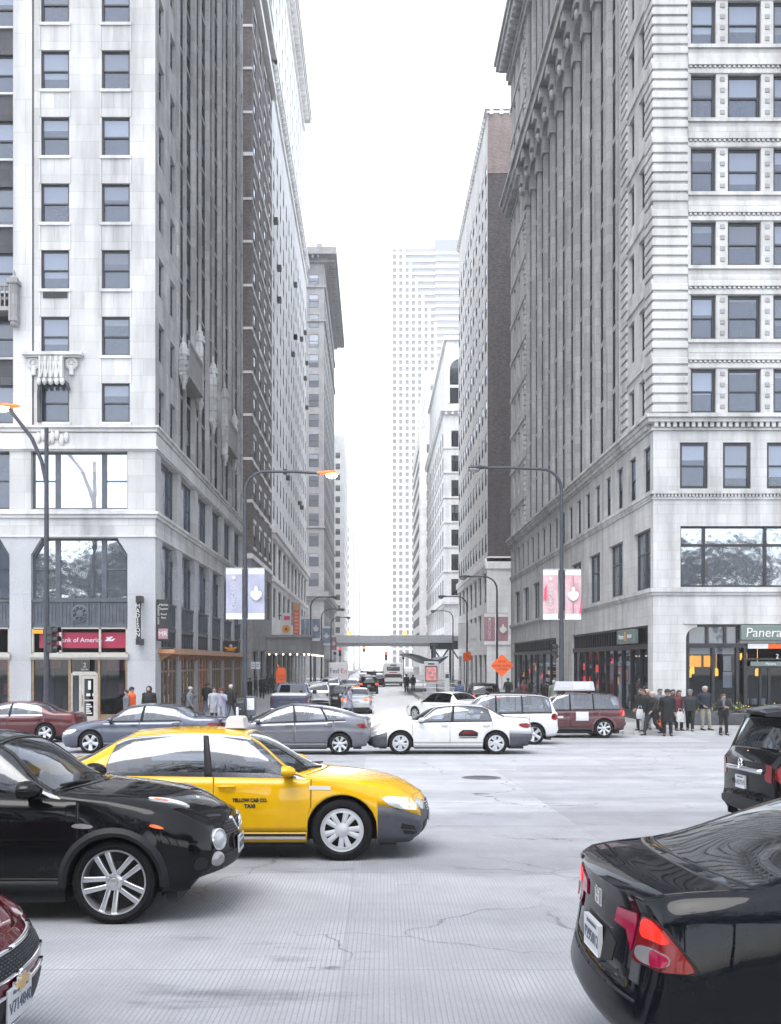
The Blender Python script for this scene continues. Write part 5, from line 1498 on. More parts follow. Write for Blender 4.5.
    def text(c, name, body, size, side, a, b, mat, flip=False, t=.004, parent=None, shear=0, spacing=1.0, xs=1.0, bold=0.0):
        o = text_obj(name, body, size, mat, None, (0,0,0), depth=.0, shear=shear, spacing=spacing, bold=bold); me = o.data
        d, f = c.frame(side); k = -1 if flip else 1
        for v in me.vertices:
            h = c.hit(side, a+k*v.co.x*xs, b+v.co.y); v.co = h - d*t
        o.parent = parent or c.e; o.rotation_euler = (0,0,0); return o
    def wheels(c, style='multi', mat='alloy'):
        rw = c.sp['rw']; wt = c.sp.get('wtrack', c.sp['hw']-.12); key = (rw, style, mat)
        if key not in WHEELS: WHEELS[key] = make_wheel(rw, style, mat)
        tyre, rim, brake = WHEELS[key]
        for xa in c.xa:
            for s in (1, -1):
                o = mesh_obj('wheel', tyre, c.e, (xa, s*wt, rw), (0, random.uniform(0, 1.2), 0 if s > 0 else PI))
                mesh_obj('rim', rim, o); mesh_obj('brake_disc', brake, o)
    def underside(c):
        sp = c.sp; m = MB(); x0, x1 = sp['stations'][0][0]+.25, sp['stations'][-1][0]-.25; hw = sp['hw']
        xs = sorted([x0, x1] + [xa+s*(c.ra+.02) for xa in c.xa for s in (-1, 1)])
        for a, b in zip(xs[:-1], xs[1:]):
            mid = (a+b)/2; w = hw-.36 if any(abs(mid-xa) < c.ra for xa in c.xa) else hw-.10
            m.box(a, b, -w, w, .17 if w > hw-.2 else .2, .34)
        for xa in c.xa:
            for s in (1, -1):
                r = c.ra+.004; pts = []
                for k in range(17):
                    a = -0.35+(PI+.7)*k/16; pts.append((xa+r*math.cos(a), sp['rw']+r*math.sin(a)))
                P = [(p[0], s*(hw-.05), p[1]) for p in pts]+[(p[0], s*(hw-.34), p[1]) for p in pts]
                m.add(P, [(k, k+1, 18+k, 17+k) for k in range(16)])
                m.add([(p[0], s*(hw-.34), p[1]) for p in pts], [tuple(range(17))])
        c.put('underbody', m, 'car_inside')
    def lip(c, xa, s, r0, w, out, mat, a0=-.25, a1=PI+.25, name='wheel_arch_trim', seg=22):
        """moulding round a wheel opening"""
        m = MB(); rings = []
        for k in range(seg+1):
            a = a0+(a1-a0)*k/seg; pr = []
            for rr, dy in ((r0-.012, -.05), (r0-.012, out*.6), (r0+w*.35, out), (r0+w, .004), (r0+w, -.03)):
                x = xa+rr*math.cos(a); z = c.sp['rw']+rr*math.sin(a)
                xq = xa+(r0+w*.6)*math.cos(a); zq = c.sp['rw']+(r0+w*.6)*math.sin(a)
                h = c.hit('L' if s > 0 else 'R', xq, max(zq, c.sp['zs']+.02)); pr.append((x, h.y+s*dy, z))
            rings.append(pr)
        m.loft(rings, closed=True, caps=True, smooth=True)
        return c.put(name, m, mat, autosharp=40)
    def mirrors(c, x, z, mat, arm='car_trim', size=1.0):
        for s in (1, -1):
            h = c.hit('L' if s > 0 else 'R', x, z); y = abs(h.y)
            m = MB(); k = size; rings = []
            for t, sc in ((-.06, .55), (-.055, .9), (-.02, 1), (.03, .92), (.07, .7), (.095, .35)):
                rings.append([(x+t*k, s*(y+.13+.105*k*sc*math.cos(a)*1.0), z+.075+.07*k*sc*math.sin(a)*(1 if math.sin(a) > 0 else .9)) for a in [2*PI*i/14 for i in range(14)]])
            m.loft(rings, smooth=True); o = c.put('mirror', m, mat, autosharp=50)
            m = MB(); m.add([(x-.05, s*(y-.02), z-.01), (x+.06, s*(y-.02), z-.01), (x+.05, s*(y+.10), z+.05), (x-.03, s*(y+.10), z+.05), (x-.05, s*(y-.02), z+.05), (x+.06, s*(y-.02), z+.04), (x+.04, s*(y+.10), z+.09), (x-.03, s*(y+.10), z+.09)],
                  [(0,1,2,3),(4,5,6,7),(0,1,5,4),(1,2,6,5),(2,3,7,6),(3,0,4,7)]); c.put('mirror_arm', m, arm, o)
    def handle(c, x, z, side, mat='chrome', L=.19):
        s = 1 if side == 'L' else -1; h = c.hit(side, x, z); m = MB()
        m.tube([(x-L/2, h.y-s*.01, z), (x-L/2+.02, h.y+s*.03, z+.004), (x, h.y+s*.04, z+.006), (x+L/2-.02, h.y+s*.03, z+.004), (x+L/2, h.y-s*.01, z)], [.012, .015, .017, .015, .012], 8)
        return c.put('door_handle', m, mat)
    def cabin(c, seats=((.15, 1), (-.85, 1)), roofz=1.3):
        sp = c.sp; m = MB(); m.box(sp['cab'][0], sp['cab'][1], -sp['hw']+.16, sp['hw']-.16, .33, .42); m.bbox(sp['cab'][1]-.42, sp['cab'][1]+.05, -sp['hw']+.14, sp['hw']-.14, .45, sp['dash'], .05)
        c.put('cabin_floor', m, 'car_inside')
        for x, two in seats:
            for y in (.37, -.37):
                q = MB(); q.bbox(x-.26, x+.24, y-.25, y+.25, .42, .62, .05)
                r0 = [(x-.26, .55), (x-.14, .55), (x-.24, 1.12), (x-.36, 1.12)]
                q.loft([[(p[0], y-.24, p[1]) for p in r0], [(p[0], y+.24, p[1]) for p in r0]])
                q.bbox(x-.37, x-.27, y-.13, y+.13, 1.13, 1.13+min(.2, roofz-1.16), .03); c.put('seat', q, 'seat_cloth')
        q = MB(); x, y, z = sp['cab'][1]-.48, .37, sp['dash']-.03
        n = 18; pts = [(x-.02+.16*math.sin(2*PI*k/n)*-.35, y+.18*math.cos(2*PI*k/n), z+.17*math.sin(2*PI*k/n)) for k in range(n+1)]
        q.tube(pts, .014, 6); q.tube([(x, y, z), (x+.2, y, z-.06)], .025, 8); q.box(x-.015, x+.005, y-.17, y+.17, z-.02, z+.02); c.put('steering_wheel', q, 'car_trim')
WHEELS = {}
def mesh_of(mb, nm, mats):
    me = bpy.data.meshes.new(nm); me.from_pydata([tuple(v) for v in mb.v], [], mb.f)
    for k in mats: me.materials.append(MATS[k])
    me.polygons.foreach_set('material_index', mb.m); me.polygons.foreach_set('use_smooth', mb.sm)
    bm = bmesh.new(); bm.from_mesh(me); bmesh.ops.recalc_face_normals(bm, faces=bm.faces); bm.to_mesh(me); bm.free()
    me.set_sharp_from_angle(angle=R(35)); me.update(); return me
def make_wheel(rw, style, mat):
    ri = rw*.71 if style != 'double' else rw*.78; w = .215; h = w/2
    t = MB(); prof = [(ri*.985, -h*.80), (ri+.02, -h), (rw-.045, -h*1.02), (rw-.012, -h*.86), (rw, -h*.6), (rw, h*.6), (rw-.012, h*.86), (rw-.045, h*1.02), (ri+.02, h), (ri*.985, h*.80)]
    t.lathe(prof+[prof[0]], seg=44, axis='y')
    for dy in (-.05, 0, .05): t.lathe([(rw+.0005, dy-.006), (rw-.004, dy), (rw+.0005, dy+.006)], seg=44, axis='y') if False else None
    r = MB()
    r.lathe([(ri*.99, h*.82), (ri*.985, h*.9), (ri*.95, h*.9), (ri*.92, h*.74), (ri*.88, h*.2), (ri*.88, -h*.6)], seg=44, axis='y')
    def spoke(a0, r0, r1, w0, w1, y0, y1, th=.03, off=(0,0)):
        ca, sa = math.cos(a0), math.sin(a0); pr = []
        for rr, ww, yy, of in ((r0, w0, y0, off[0]), ((r0+r1)/2, (w0+w1)/2*.92, (y0+y1)/2+.006, (off[0]+off[1])/2), (r1, w1, y1, off[1])):
            ring_ = []
            for q, dy in ((-1, -th), (-1, -.004), (-.7, 0), (.7, 0), (1, -.004), (1, -th)):
                lx, lz = rr, q*ww+of; ring_.append((lx*ca-lz*sa, yy+dy, lx*sa+lz*ca))
            pr.append(ring_)
        r.loft(pr, caps=True)
    yo = h*.78; yi = h*.60
    if style == 'double':
        for k in range(5):
            a = 2*PI*k/5+PI/2
            for q in (-1, 1):
                off = .105*q; r0, r1 = ri*.22, ri*.95
                ca, sa = math.cos(a), math.sin(a)
                spoke(a, ri*.2, ri*.945, .019, .023, yi, yo, .04, (q*.030, q*.050))
        r.lathe([(ri*.26, yi-.03), (ri*.26, yi+.008), (ri*.2, yi+.014), (.032, yi+.016)], seg=20, axis='y'); r.lathe([(.034, yi+.016), (.03, yi+.024), (.004, yi+.026)], seg=16, axis='y')
        for k in range(5): a = 2*PI*k/5+PI/2+PI/5; r.lathe([(.012, yi), (.012, yi+.02), (.002, yi+.021)], .055*math.cos(a)*1.1, 0, .055*math.sin(a)*1.1, seg=8, axis='y')
    elif style == 'multi':
        for k in range(10):
            a = 2*PI*k/10; q = .10 if k % 2 else -.06
            spoke(a+q, ri*.2, ri*.93, .026, .038, yo*.98, yo, .025)
        r.lathe([(ri*.95, yo), (ri*.80, yo+.004), (ri*.78, yo-.006)], seg=44, axis='y'); r.lathe([(ri*.34, yo-.03), (ri*.33, yo+.004), (ri*.2, yo+.012), (.01, yo+.014)], seg=20, axis='y')
    elif style == 'five':
        for k in range(5): spoke(2*PI*k/5+PI/2, ri*.15, ri*.955, .045, .062, yi, yo, .04)
        r.lathe([(ri*.28, yi-.03), (ri*.27, yi+.008), (.03, yi+.016), (.004, yi+.02)], seg=20, axis='y')
    else:
        for k in range(7): spoke(2*PI*k/7, ri*.15, ri*.955, .03, .045, yi, yo, .04)
        r.lathe([(ri*.28, yi-.03), (ri*.27, yi+.008), (.03, yi+.016), (.004, yi+.02)], seg=20, axis='y')
    b = MB(); b.lathe([(.01, h*.05), (ri*.62, h*.05), (ri*.62, -h*.1), (.01, -h*.1)], seg=24, axis='y'); b.lathe([(.01, -h*.25), (ri*.9, -h*.25), (ri*.9, -h*.3), (.01, -h*.3)], seg=24, axis='y', m=0)
    b.box(ri*.25, ri*.66, -h*.2, h*.22, -.07, .07)
    return mesh_of(t, 'wheel', ['tyre_rubber']), mesh_of(r, 'rim', [mat]), mesh_of(b, 'brake_disc', ['brake_dark'])
GLASSM = {'windshield': 'car_glass', 'rear_window': 'car_glass', 'side_window': 'car_glass', 'bumper': 'car_trim', 'pillar': 'car_trim', 'window_trim': 'car_trim', 'sill': 'car_trim', 'door_seal': 'car_trim'}
def std_region(c, dlo=(3.72, 6.93), bpil=((5.17, 5.27),), ws=(6.08, 6.94), rw_=(3.12, 3.92), hood_v=4.05, doors=None, vd=.62, trunk=True, bump=None, wsv=4.14, rwv=4.2, trim_v=(3.08, 3.9), hoodu=(7.06, None), trunku=2.96):
    """the usual division of a car body into panels and panes"""
    gaps = c.gaps; lo, hi = (min(gaps), max(gaps)) if gaps else (9e9, -9e9); ns = len(c.sp['stations'])
    gw = [(c.u_of(x-.0047), c.u_of(x+.0047)) for x in c.sp.get('doors', [])]
    def reg(u, v, zone, s):
        if bump:
            b = bump(u, v, zone, s)
            if b: return b
        if zone == 'side':
            if 3 <= v < 4 and dlo[0] < u < dlo[1]:
                if trim_v[0] < v < trim_v[1] and not any(a < u < b for a, b in bpil):
                    k = sum(1 for a, b in bpil if u > b); return ('side_window', 'w%d%d' % (k, s))
                if any(a < u < b for a, b in bpil) and v < trim_v[1]: return ('pillar', 'p%d%d' % (sum(1 for a, b in bpil if u > a), s))
                return ('window_trim', 't%d' % s)
            if v > wsv and ws[0] < u < ws[1]: return ('windshield', 'ws')
            if v > rwv and rw_[0] < u < rw_[1]: return ('rear_window', 'rw')
            if gaps and vd-.012 < v < 3 and lo-.01 < u < hi+.01:
                if any(a <= u <= b for a, b in gw) or v < vd+.012: return ('door_seal', 'ds')
                for k, (a, b) in enumerate(zip(gaps[:-1], gaps[1:])):
                    if a < u < b: return ('door', 'd%d%d' % (k, s))
            if u > hoodu[0] and v > hood_v-.02:
                if v < hood_v+.02 or u < hoodu[0]+.01: return ('door_seal', 'hs')
                return ('hood', 'h')
            if trunk and u < trunku and v > 4.05:
                if v < 4.09: return ('door_seal', 'ts')
                return ('trunk_lid', 't')
        return ('body', 'b')
    return reg
VB = [.608, .632, 3.08, 3.9, 4.03, 4.07, 4.09, 4.14, 4.2]
def spec(stations, wb, rw, hw, rear_dx, front_dx, rb, fb, doors, ub, cab, dash, mats=None, **kw):
    d = dict(stations=stations, wb=wb, rw=rw, hw=hw, rear_dx=rear_dx, front_dx=front_dx, rear_bulge=rb, front_bulge=fb, doors=doors, ub=ub, cab=cab, dash=dash, vb=VB+kw.pop('vb', []), zs=.2)
    d['mats'] = dict(GLASSM); d['mats'].update(mats or {}); d.update(kw); return d
#      x     hw   zbot zmid zbelt ybelt  x4    y4   z4    xc    zc
CAMRY = lambda **k: spec([
 (-2.44, .74, .36, .60, .90, .70, -2.40, .64, .99, -2.46, 1.00),
 (-2.33, .84, .27, .60, .93, .79, -2.33, .71, 1.03, -2.37, 1.045),
 (-2.08, .89, .24, .61, .95, .84, -2.10, .74, 1.055, -2.10, 1.075),
 (-1.74, .905, .22, .62, .955, .865, -1.72, .77, 1.06, -1.82, 1.10),
 (-1.10, .91, .21, .64, .95, .875, -.98, .60, 1.385, -1.02, 1.435),
 (-.30, .91, .21, .64, .94, .875, -.30, .63, 1.425, -.30, 1.475),
 (.55, .91, .21, .64, .925, .875, .26, .61, 1.385, .22, 1.435),
 (1.02, .905, .21, .64, .915, .87, .94, .80, .955, 1.16, 1.00),
 (1.55, .90, .21, .63, .855, .84, 1.55, .73, .905, 1.60, .945),
 (1.95, .875, .20, .60, .775, .79, 1.95, .65, .825, 2.02, .86),
 (2.14, .81, .20, .54, .70, .72, 2.12, .58, .745, 2.20, .775),
 (2.25, .68, .23, .48, .63, .60, 2.20, .51, .69, 2.28, .71)], 2.775, .335, .91, [.12, .0, .0, .05], [-.05, .015, .03, -.01], .10, .11,
 [-1.28, -.05, 1.04], [3.72, 6.93, 5.17, 5.27, 6.08, 6.94, 3.12, 3.92, 7.06, 7.07, 2.96, 9.0, 10.0, 2.0], (-1.5, 1.0), .90, k.pop('mats', None), **k)
CIVIC = lambda **k: spec([
 (-2.28, .72, .34, .58, .90, .69, -2.235, .645, 1.005, -2.30, 1.02),
 (-2.19, .82, .25, .58, .93, .775, -2.16, .70, 1.045, -2.22, 1.06),
 (-2.08, .855, .22, .60, .95, .81, -2.05, .73, 1.062, -2.09, 1.08),
 (-1.90, .872, .21, .62, .955, .84, -1.80, .765, 1.085, -1.93, 1.115),
 (-1.18, .88, .20, .64, .945, .86, -.93, .575, 1.36, -.99, 1.40),
 (-.20, .88, .20, .64, .93, .86, -.15, .60, 1.39, -.15, 1.435),
 (.70, .88, .20, .64, .91, .855, .40, .58, 1.34, .36, 1.385),
 (1.22, .875, .20, .63, .89, .85, 1.16, .78, .93, 1.42, .975),
 (1.60, .87, .20, .60, .84, .82, 1.62, .71, .88, 1.68, .915),
 (1.95, .83, .19, .55, .74, .75, 1.95, .60, .77, 2.02, .80),
 (2.12, .75, .19, .50, .66, .66, 2.11, .54, .68, 2.18, .70),
 (2.20, .62, .24, .46, .60, .55, 2.18, .48, .63, 2.25, .645)], 2.70, .325, .88, [.13, .0, .03, .075], [-.10, .0, .02, -.02], .07, .15,
 [-1.12, -.02, 1.02], [3.72, 6.93, 5.17, 5.27, 6.08, 6.94, 3.02, 3.94, 7.06, 7.07, 2.96, 9.0, 10.0], (-1.4, 1.2), .88, k.pop('mats', None), vb=[1.25, 2.2], **k)
JUKE = lambda **k: spec([
 (-2.02, .70, .36, .66, .98, .66, -1.96, .60, 1.06, -2.02, 1.07),
 (-1.93, .80, .30, .68, 1.03, .76, -1.84, .66, 1.14, -1.90, 1.15),
 (-1.70, .865, .28, .70, 1.07, .80, -1.60, .63, 1.28, -1.64, 1.30),
 (-1.35, .88, .27, .72, 1.08, .83, -1.25, .60, 1.42, -1.28, 1.47),
 (-.90, .88, .26, .72, 1.07, .84, -.80, .60, 1.49, -.80, 1.535),
 (-.20, .88, .26, .72, 1.05, .85, -.15, .61, 1.515, -.15, 1.565),
 (.42, .88, .26, .72, 1.03, .85, .20, .59, 1.46, .16, 1.51),
 (.86, .88, .26, .72, 1.015, .85, .78, .785, 1.075, .98, 1.12),
 (1.22, .89, .26, .73, .98, .83, 1.22, .72, 1.045, 1.28, 1.085),
 (1.62, .88, .26, .70, .91, .79, 1.62, .64, .985, 1.68, 1.025),
 (1.88, .82, .28, .62, .84, .72, 1.87, .57, .895, 1.95, .92),
 (2.02, .70, .34, .56, .77, .62, 1.99, .50, .82, 2.08, .835)], 2.53, .345, .88, [.10, .0, .02, .07], [-.14, .02, .02, -.02], .10, .14,
 [-.98, .02, .96], [3.30, 6.93, 5.05, 5.17, 6.08, 6.94, 1.2, 3.3, 7.06, 7.07, 9.0, 10.0], (-1.2, .85), 1.0, k.pop('mats', None), vb=[1.6], **k)
SUV = lambda **k: spec([
 (-2.16, .80, .42, .68, 1.00, .78, -2.14, .76, 1.06, -2.19, 1.06),
 (-2.08, .86, .34, .70, 1.04, .84, -2.04, .78, 1.18, -2.09, 1.19),
 (-1.98, .88, .30, .72, 1.06, .85, -1.88, .71, 1.56, -1.94, 1.58),
 (-1.60, .90, .28, .74, 1.06, .86, -1.58, .67, 1.66, -1.60, 1.70),
 (-.90, .905, .27, .74, 1.05, .87, -.88, .67, 1.69, -.88, 1.735),
 (-.10, .905, .27, .74, 1.04, .87, -.08, .67, 1.69, -.08, 1.74),
 (.62, .905, .27, .74, 1.03, .87, .40, .65, 1.63, .36, 1.68),
 (1.08, .905, .27, .74, 1.02, .865, 1.02, .80, 1.08, 1.16, 1.115),
 (1.50, .90, .27, .72, .99, .84, 1.52, .73, 1.05, 1.56, 1.085),
 (1.98, .88, .28, .66, .92, .80, 1.98, .66, .98, 2.04, 1.01),
 (2.16, .82, .30, .60, .84, .74, 2.14, .60, .88, 2.22, .90),
 (2.24, .70, .36, .54, .76, .64, 2.22, .54, .80, 2.29, .81)], 2.62, .36, .905, [.08, .0, .03, .03], [-.10, .0, .02, -.01], .07, .12,
 [-1.15, -.02, 1.02], [3.0, 2.12, 6.93, 5.05, 5.15, 3.92, 4.0, 6.08, 6.94, 1.1, 1.94, 7.06, 7.07, 9.0, 10.0], (-1.9, 1.05), 1.0, k.pop('mats', None), **k)
PRIUS = lambda **k: spec([
 (-2.22, .72, .36, .62, .93, .68, -2.18, .63, 1.02, -2.23, 1.03),
 (-2.13, .80, .28, .63, .96, .755, -2.11, .68, 1.08, -2.14, 1.09),
 (-1.90, .855, .24, .65, .99, .80, -1.86, .69, 1.13, -1.90, 1.155),
 (-1.55, .87, .22, .66, .985, .83, -1.40, .66, 1.26, -1.46, 1.30),
 (-.95, .872, .21, .66, .965, .84, -.75, .60, 1.39, -.80, 1.44),
 (-.15, .872, .21, .66, .94, .84, -.05, .60, 1.44, -.05, 1.49),
 (.70, .872, .21, .65, .91, .84, .45, .59, 1.35, .42, 1.40),
 (1.30, .87, .21, .64, .88, .83, 1.26, .77, .93, 1.50, .97),
 (1.62, .865, .21, .61, .84, .80, 1.65, .70, .88, 1.72, .91),
 (1.95, .83, .20, .55, .74, .73, 1.96, .60, .77, 2.03, .79),
 (2.14, .75, .20, .50, .65, .64, 2.13, .53, .67, 2.20, .69),
 (2.21, .62, .24, .46, .59, .53, 2.19, .47, .62, 2.26, .63)], 2.70, .317, .872, [.10, .0, .02, .05], [-.10, .0, .02, -.02], .08, .14,
 [-1.16, -.04, 1.05], [3.05, 6.93, 5.05, 5.15, 4.0, 6.08, 6.94, 2.1, 3.9, 7.06, 7.07, 9.0, 10.0], (-1.5, 1.2), .92, k.pop('mats', None), **k)

def hood_etc(c, lights=True): pass
def lamp_pair(c, name, poly, mat, t=.008, smooth=1, ends=None):
    """the same lamp on both corners; poly on the side view (x, z)"""
    for s in 'LR': c.decal(name, poly, s, mat, t, smooth=smooth)
def end_pair(c, name, poly, end, mat, t=.008, smooth=1):
    for k in (1, -1): c.decal(name, [(p[0]*k, p[1]) for p in poly], end, mat, t, smooth=smooth)
def plate(c, end, z, text, y=0.0, w=.305, h=.155, dark=None):
    x = c.hit(end, y, z).x; s = 1 if end == 'F' else -1; m = MB(); m.bbox(x+s*.004, x+s*.02, y-w/2, y+w/2, z-h/2, z+h/2, .004); o = c.put('licence_plate', m, 'plate_white')
    t = text_obj('plate_text', text, .085, 'plate_ink', o, (x+s*.022, y, z-.012), rot=(PI/2, 0, s*PI/2), depth=.001)
    m = MB(); m.box(x+s*.0205, x+s*.022, y-w*.32, y+w*.32, z+h*.30, z+h*.40); c.put('plate_line', m, 'plate_ink', o)
    return o
ROLL = -0.026
def at(px_front_axle, Ynear, spec_, heading):
    """centre of a car whose near front wheel shows at the given pixel"""
    hw = spec_['hw']; Y = Ynear+hw-.02; X = PX(px_front_axle, Ynear); s = 1 if heading == 0 else -1
    return (X - s*spec_['wb']/2, Y, ground(Y)-.004)
# ---------------- yellow taxi
def taxi():
    sp = CAMRY(mats={'bumper': 'bumper_grey', 'window_trim': 'chrome'}); sp['rw'] = .345; sp['vb'] = sp['vb']+[3.1, 3.86]
    c = Car('taxi', 'yellow taxi sedan with grey front bumper driving right behind the black crossover', sp, at(342, 11.15, sp, 0), 0, 'taxi', paintm='paint_yellow', roll=ROLL)
    def bump(u, v, z, s):
        if z == 'front' and v < 2.66: return ('bumper', 'fb')
        if z == 'side' and u > c.u_of(sp['wb']/2+c.ra) and v < 2.0: return ('bumper', 'fb')
    c.skin(std_region(c, bump=bump, bpil=((5.17, 5.27),), trim_v=(3.1, 3.86)))
    c.underside(); c.wheels('multi', 'alloy_cover'); c.mirrors(.78, .93, 'paint_yellow'); c.cabin()
    for s in 'LR':
        c.handle(.10, .83, s, 'paint_yellow'); c.handle(-1.12, .85, s, 'paint_yellow')
        c.decal('fender_badge', [(1.02, .80), (1.26, .795), (1.26, .835), (1.02, .84)], s, 'plate_white', .006)
        c.decal('sill_strip', [(-1.0, .25), (.98, .245), (.98, .275), (-1.0, .28)], s, 'chrome', .012)
        c.decal('door_moulding', [(-1.0, .285), (.98, .28), (.98, .305), (-1.0, .31)], s, 'car_trim', .006)
        c.text('lettering', 'YELLOW CAB CO.', .055, s, .36, .68, 'black_ink', flip=(s == 'L'), xs=.86, bold=.004)
        c.text('lettering', 'TAXI', .055, s, .36, .615, 'black_ink', flip=(s == 'L'), xs=1.0, bold=.004)
        c.text('lettering', '3842', .10, s, -1.45, .86, 'lamp_amber', flip=(s == 'L'), xs=1.2)
        c.decal('headlamp', [(1.93, .60), (2.30, .545), (2.34, .60), (2.22, .69), (1.80, .735)], s, 'lamp_silver', .008, smooth=1)
        c.decal('tail_lamp', [(-2.42, .72), (-2.10, .78), (-2.02, .92), (-2.40, .93)], s, 'lamp_red', .008, smooth=1)
        c.decal('bumper_slot', [(2.04, .36), (2.22, .33), (2.20, .38), (2.06, .42)], s, 'car_trim', .004)
        c.decal('bumper_slot', [(2.08, .30), (2.24, .27), (2.23, .31), (2.07, .345)], s, 'car_trim', .004)
        c.strip_ = None
    end_pair(c, 'headlamp', [(.66, .56), (.44, .53), (.38, .60), (.56, .65), (.68, .64)], 'F', 'lamp_silver')
    c.decal('grille', [(-.42, .50), (.42, .50), (.36, .62), (-.36, .62)], 'F', 'car_trim', .01, smooth=1)
    m = MB()
    for i in range(4): c.strip([(-.36, .52+.028*i), (0, .52+.028*i), (.36, .52+.028*i)], 'F', .009, mb=m, t=.016)
    c.put('grille_bar', m, 'chrome')
    c.decal('lower_grille', [(-.48, .27), (.48, .27), (.52, .40), (-.52, .40)], 'F', 'car_trim', .008)
    plate(c, 'F', .44, '2718TX', w=.30)
    m = MB(); m.loft([[(x, y, 1.478-.02) for x, y in ((-.02, -.24), (.21, -.24), (.21, .24), (-.02, .24))], [(x, y, 1.575) for x, y in ((-.0, -.22), (.19, -.22), (.19, .22), (-.0, .22))], [(x, y, 1.595) for x, y in ((.03, -.18), (.16, -.18), (.16, .18), (.03, .18))]])
    c.put('roof_sign', m, 'plate_white', bevel=.01)
    m = MB(); m.tube([(1.1, .45, 1.01), (1.0, .0, 1.035), (.86, -.3, 1.06)], .012, 6); m.tube([(1.12, -.2, 1.01), (1.02, -.5, 1.02), (.93, -.68, 1.02)], .012, 6); c.put('wiper', m, 'car_trim')
    return c
# ---------------- black crossover, front left
def juke():
    sp = JUKE(mats={'side_window': 'car_glass_dark', 'bumper': 'car_trim'}, flare=.012)
    c = Car('crossover', 'black compact crossover with round low headlamps and silver double spoke wheels, nearest at the left', sp, at(113, 8.15, sp, 0), 0, 'car', paintm='paint_black', roll=ROLL)
    c.skin(std_region(c, dlo=(3.30, 6.93), bpil=((5.05, 5.17),), rw_=(1.2, 3.3), trunk=False, bump=lambda u, v, z, s: ('bumper', 'lb') if (z == 'front' and v < 1) else ('sill', 's') if (z == 'side' and v < .5 and (-.9 < u-5.5 < 1.9)) else None))
    c.underside(); c.wheels('double'); c.mirrors(.60, 1.03, 'paint_black', size=1.15); c.cabin(seats=((.05, 1), (-.85, 1)))
    for s in (1, -1):
        for xa in c.xa: c.lip(xa, s, c.ra-.004, .062, .030, 'car_trim')
    for s in 'LR':
        c.decal('side_repeater', [(.92, .80), (1.0, .785), (1.09, .79), (1.11, .81), (1.02, .83), (.94, .825)], s, 'lamp_frost', .012, smooth=2)
        c.decal('marker_lamp', [(1.55, .80), (1.68, .775), (1.66, .80), (1.57, .825)], s, 'lamp_amber', .01, smooth=1)
        c.handle(.16, .92, s, 'paint_black')
        c.decal('fog_lamp_bezel', [(1.90, .44), (2.0, .42), (2.02, .52), (1.93, .54)], s, 'car_trim', .005, smooth=1)
    # lamp pods on the wings, grille, round lamps
    for k in (1, -1):
        m = MB(); pts = []
        c.decal('lamp_pod', [(1.52, k*.70), (1.66, k*.66), (1.80, k*.585), (1.84, k*.54), (1.78, k*.53), (1.60, k*.60), (1.50, k*.66)], 'T', 'lamp_silver', .014, smooth=2)
        c.decal('turn_lamp', [(1.54, k*.685), (1.64, k*.655), (1.68, k*.62), (1.58, k*.64)], 'T', 'lamp_amber', .02, smooth=2)
        d = Vector((-1, -k*.55, .0)).normalized()
        hx = c.hit((d.x, d.y, d.z), 0, 0) if False else None
        y0, z0 = k*.565, .655
        h = c.hit('F', y0, z0); nrm = Vector((1, k*.62, .12)).normalized(); a = nrm.cross(Vector((0,0,1))).normalized(); b = a.cross(nrm)
        m = MB(); rings = []
        for rr, dd in ((.092, -.05), (.092, .018), (.082, .026), (.076, .012)): rings.append([tuple(h+nrm*dd+a*rr*math.cos(2*PI*q/24)+b*rr*math.sin(2*PI*q/24)) for q in range(24)])
        m.loft(rings, smooth=True); lp = c.put('headlamp', m, 'lamp_silver', autosharp=40)
        m = MB(); rings = []
        for rr, dd in ((.074, .012), (.066, .026), (.044, .036), (.01, .042)): rings.append([tuple(h+nrm*dd+a*rr*math.cos(2*PI*q/24)+b*rr*math.sin(2*PI*q/24)) for q in range(24)])
        m.loft(rings, smooth=True); c.put('lens', m, 'lamp_lens', lp)
        m = MB(); h2 = c.hit('F', k*.62, .50)
        rings = [[tuple(h2+nrm*dd+a*rr*math.cos(2*PI*q/16)*1.5+b*rr*math.sin(2*PI*q/16)) for q in range(16)] for rr, dd in ((.06, -.03), (.06, .012), (.045, .018), (.005, .022))]
        m.loft(rings, smooth=True); c.put('fog_lamp', m, 'lamp_frost', autosharp=40)
    c.decal('grille', [(-.44, .66), (.44, .66), (.42, .78), (-.42, .78)], 'F', 'car_trim', .012, smooth=1)
    m = MB()
    for i in range(5): c.strip([(-.42+.02*i, .675+.024*i), (0, .675+.024*i), (.42-.02*i, .675+.024*i)], 'F', .007, mb=m, t=.02)
    c.put('grille_bar', m, 'bumper_grey')
    m = MB(); c.strip([(-.20, .80), (-.10, .68), (.10, .68), (.20, .80)], 'F', .022, mb=m, t=.024); c.put('grille_trim', m, 'chrome')
    m = MB(); x = c.hit('F', 0, .74).x; m.lathe([(.055, .02), (.055, .032), (.042, .034), (.042, .026)], x+.01, 0, .74, 20, axis='x'); m.box(x+.03, x+.042, -.07, .07, .728, .752); c.put('emblem', m, 'chrome')
    c.decal('lower_grille', [(-.50, .40), (.50, .40), (.56, .52), (-.56, .52)], 'F', 'car_trim', .006)
    m = MB(); c.strip([(-.55, .335), (0, .335), (.55, .335)], 'F', .05, mb=m, t=.012); c.put('skid_trim', m, 'bumper_grey')
    plate(c, 'F', .55, 'R642155')
    m = MB(); m.tube([(.86, .35, 1.125), (.80, -.05, 1.17), (.70, -.40, 1.17)], .012, 6); m.tube([(.90, -.25, 1.12), (.84, -.48, 1.13), (.77, -.66, 1.12)], .012, 6); c.put('wiper', m, 'car_trim')
    return c
flat('lamp_lens', (0.30, 0.31, 0.34), 0.05, coat=1.0)
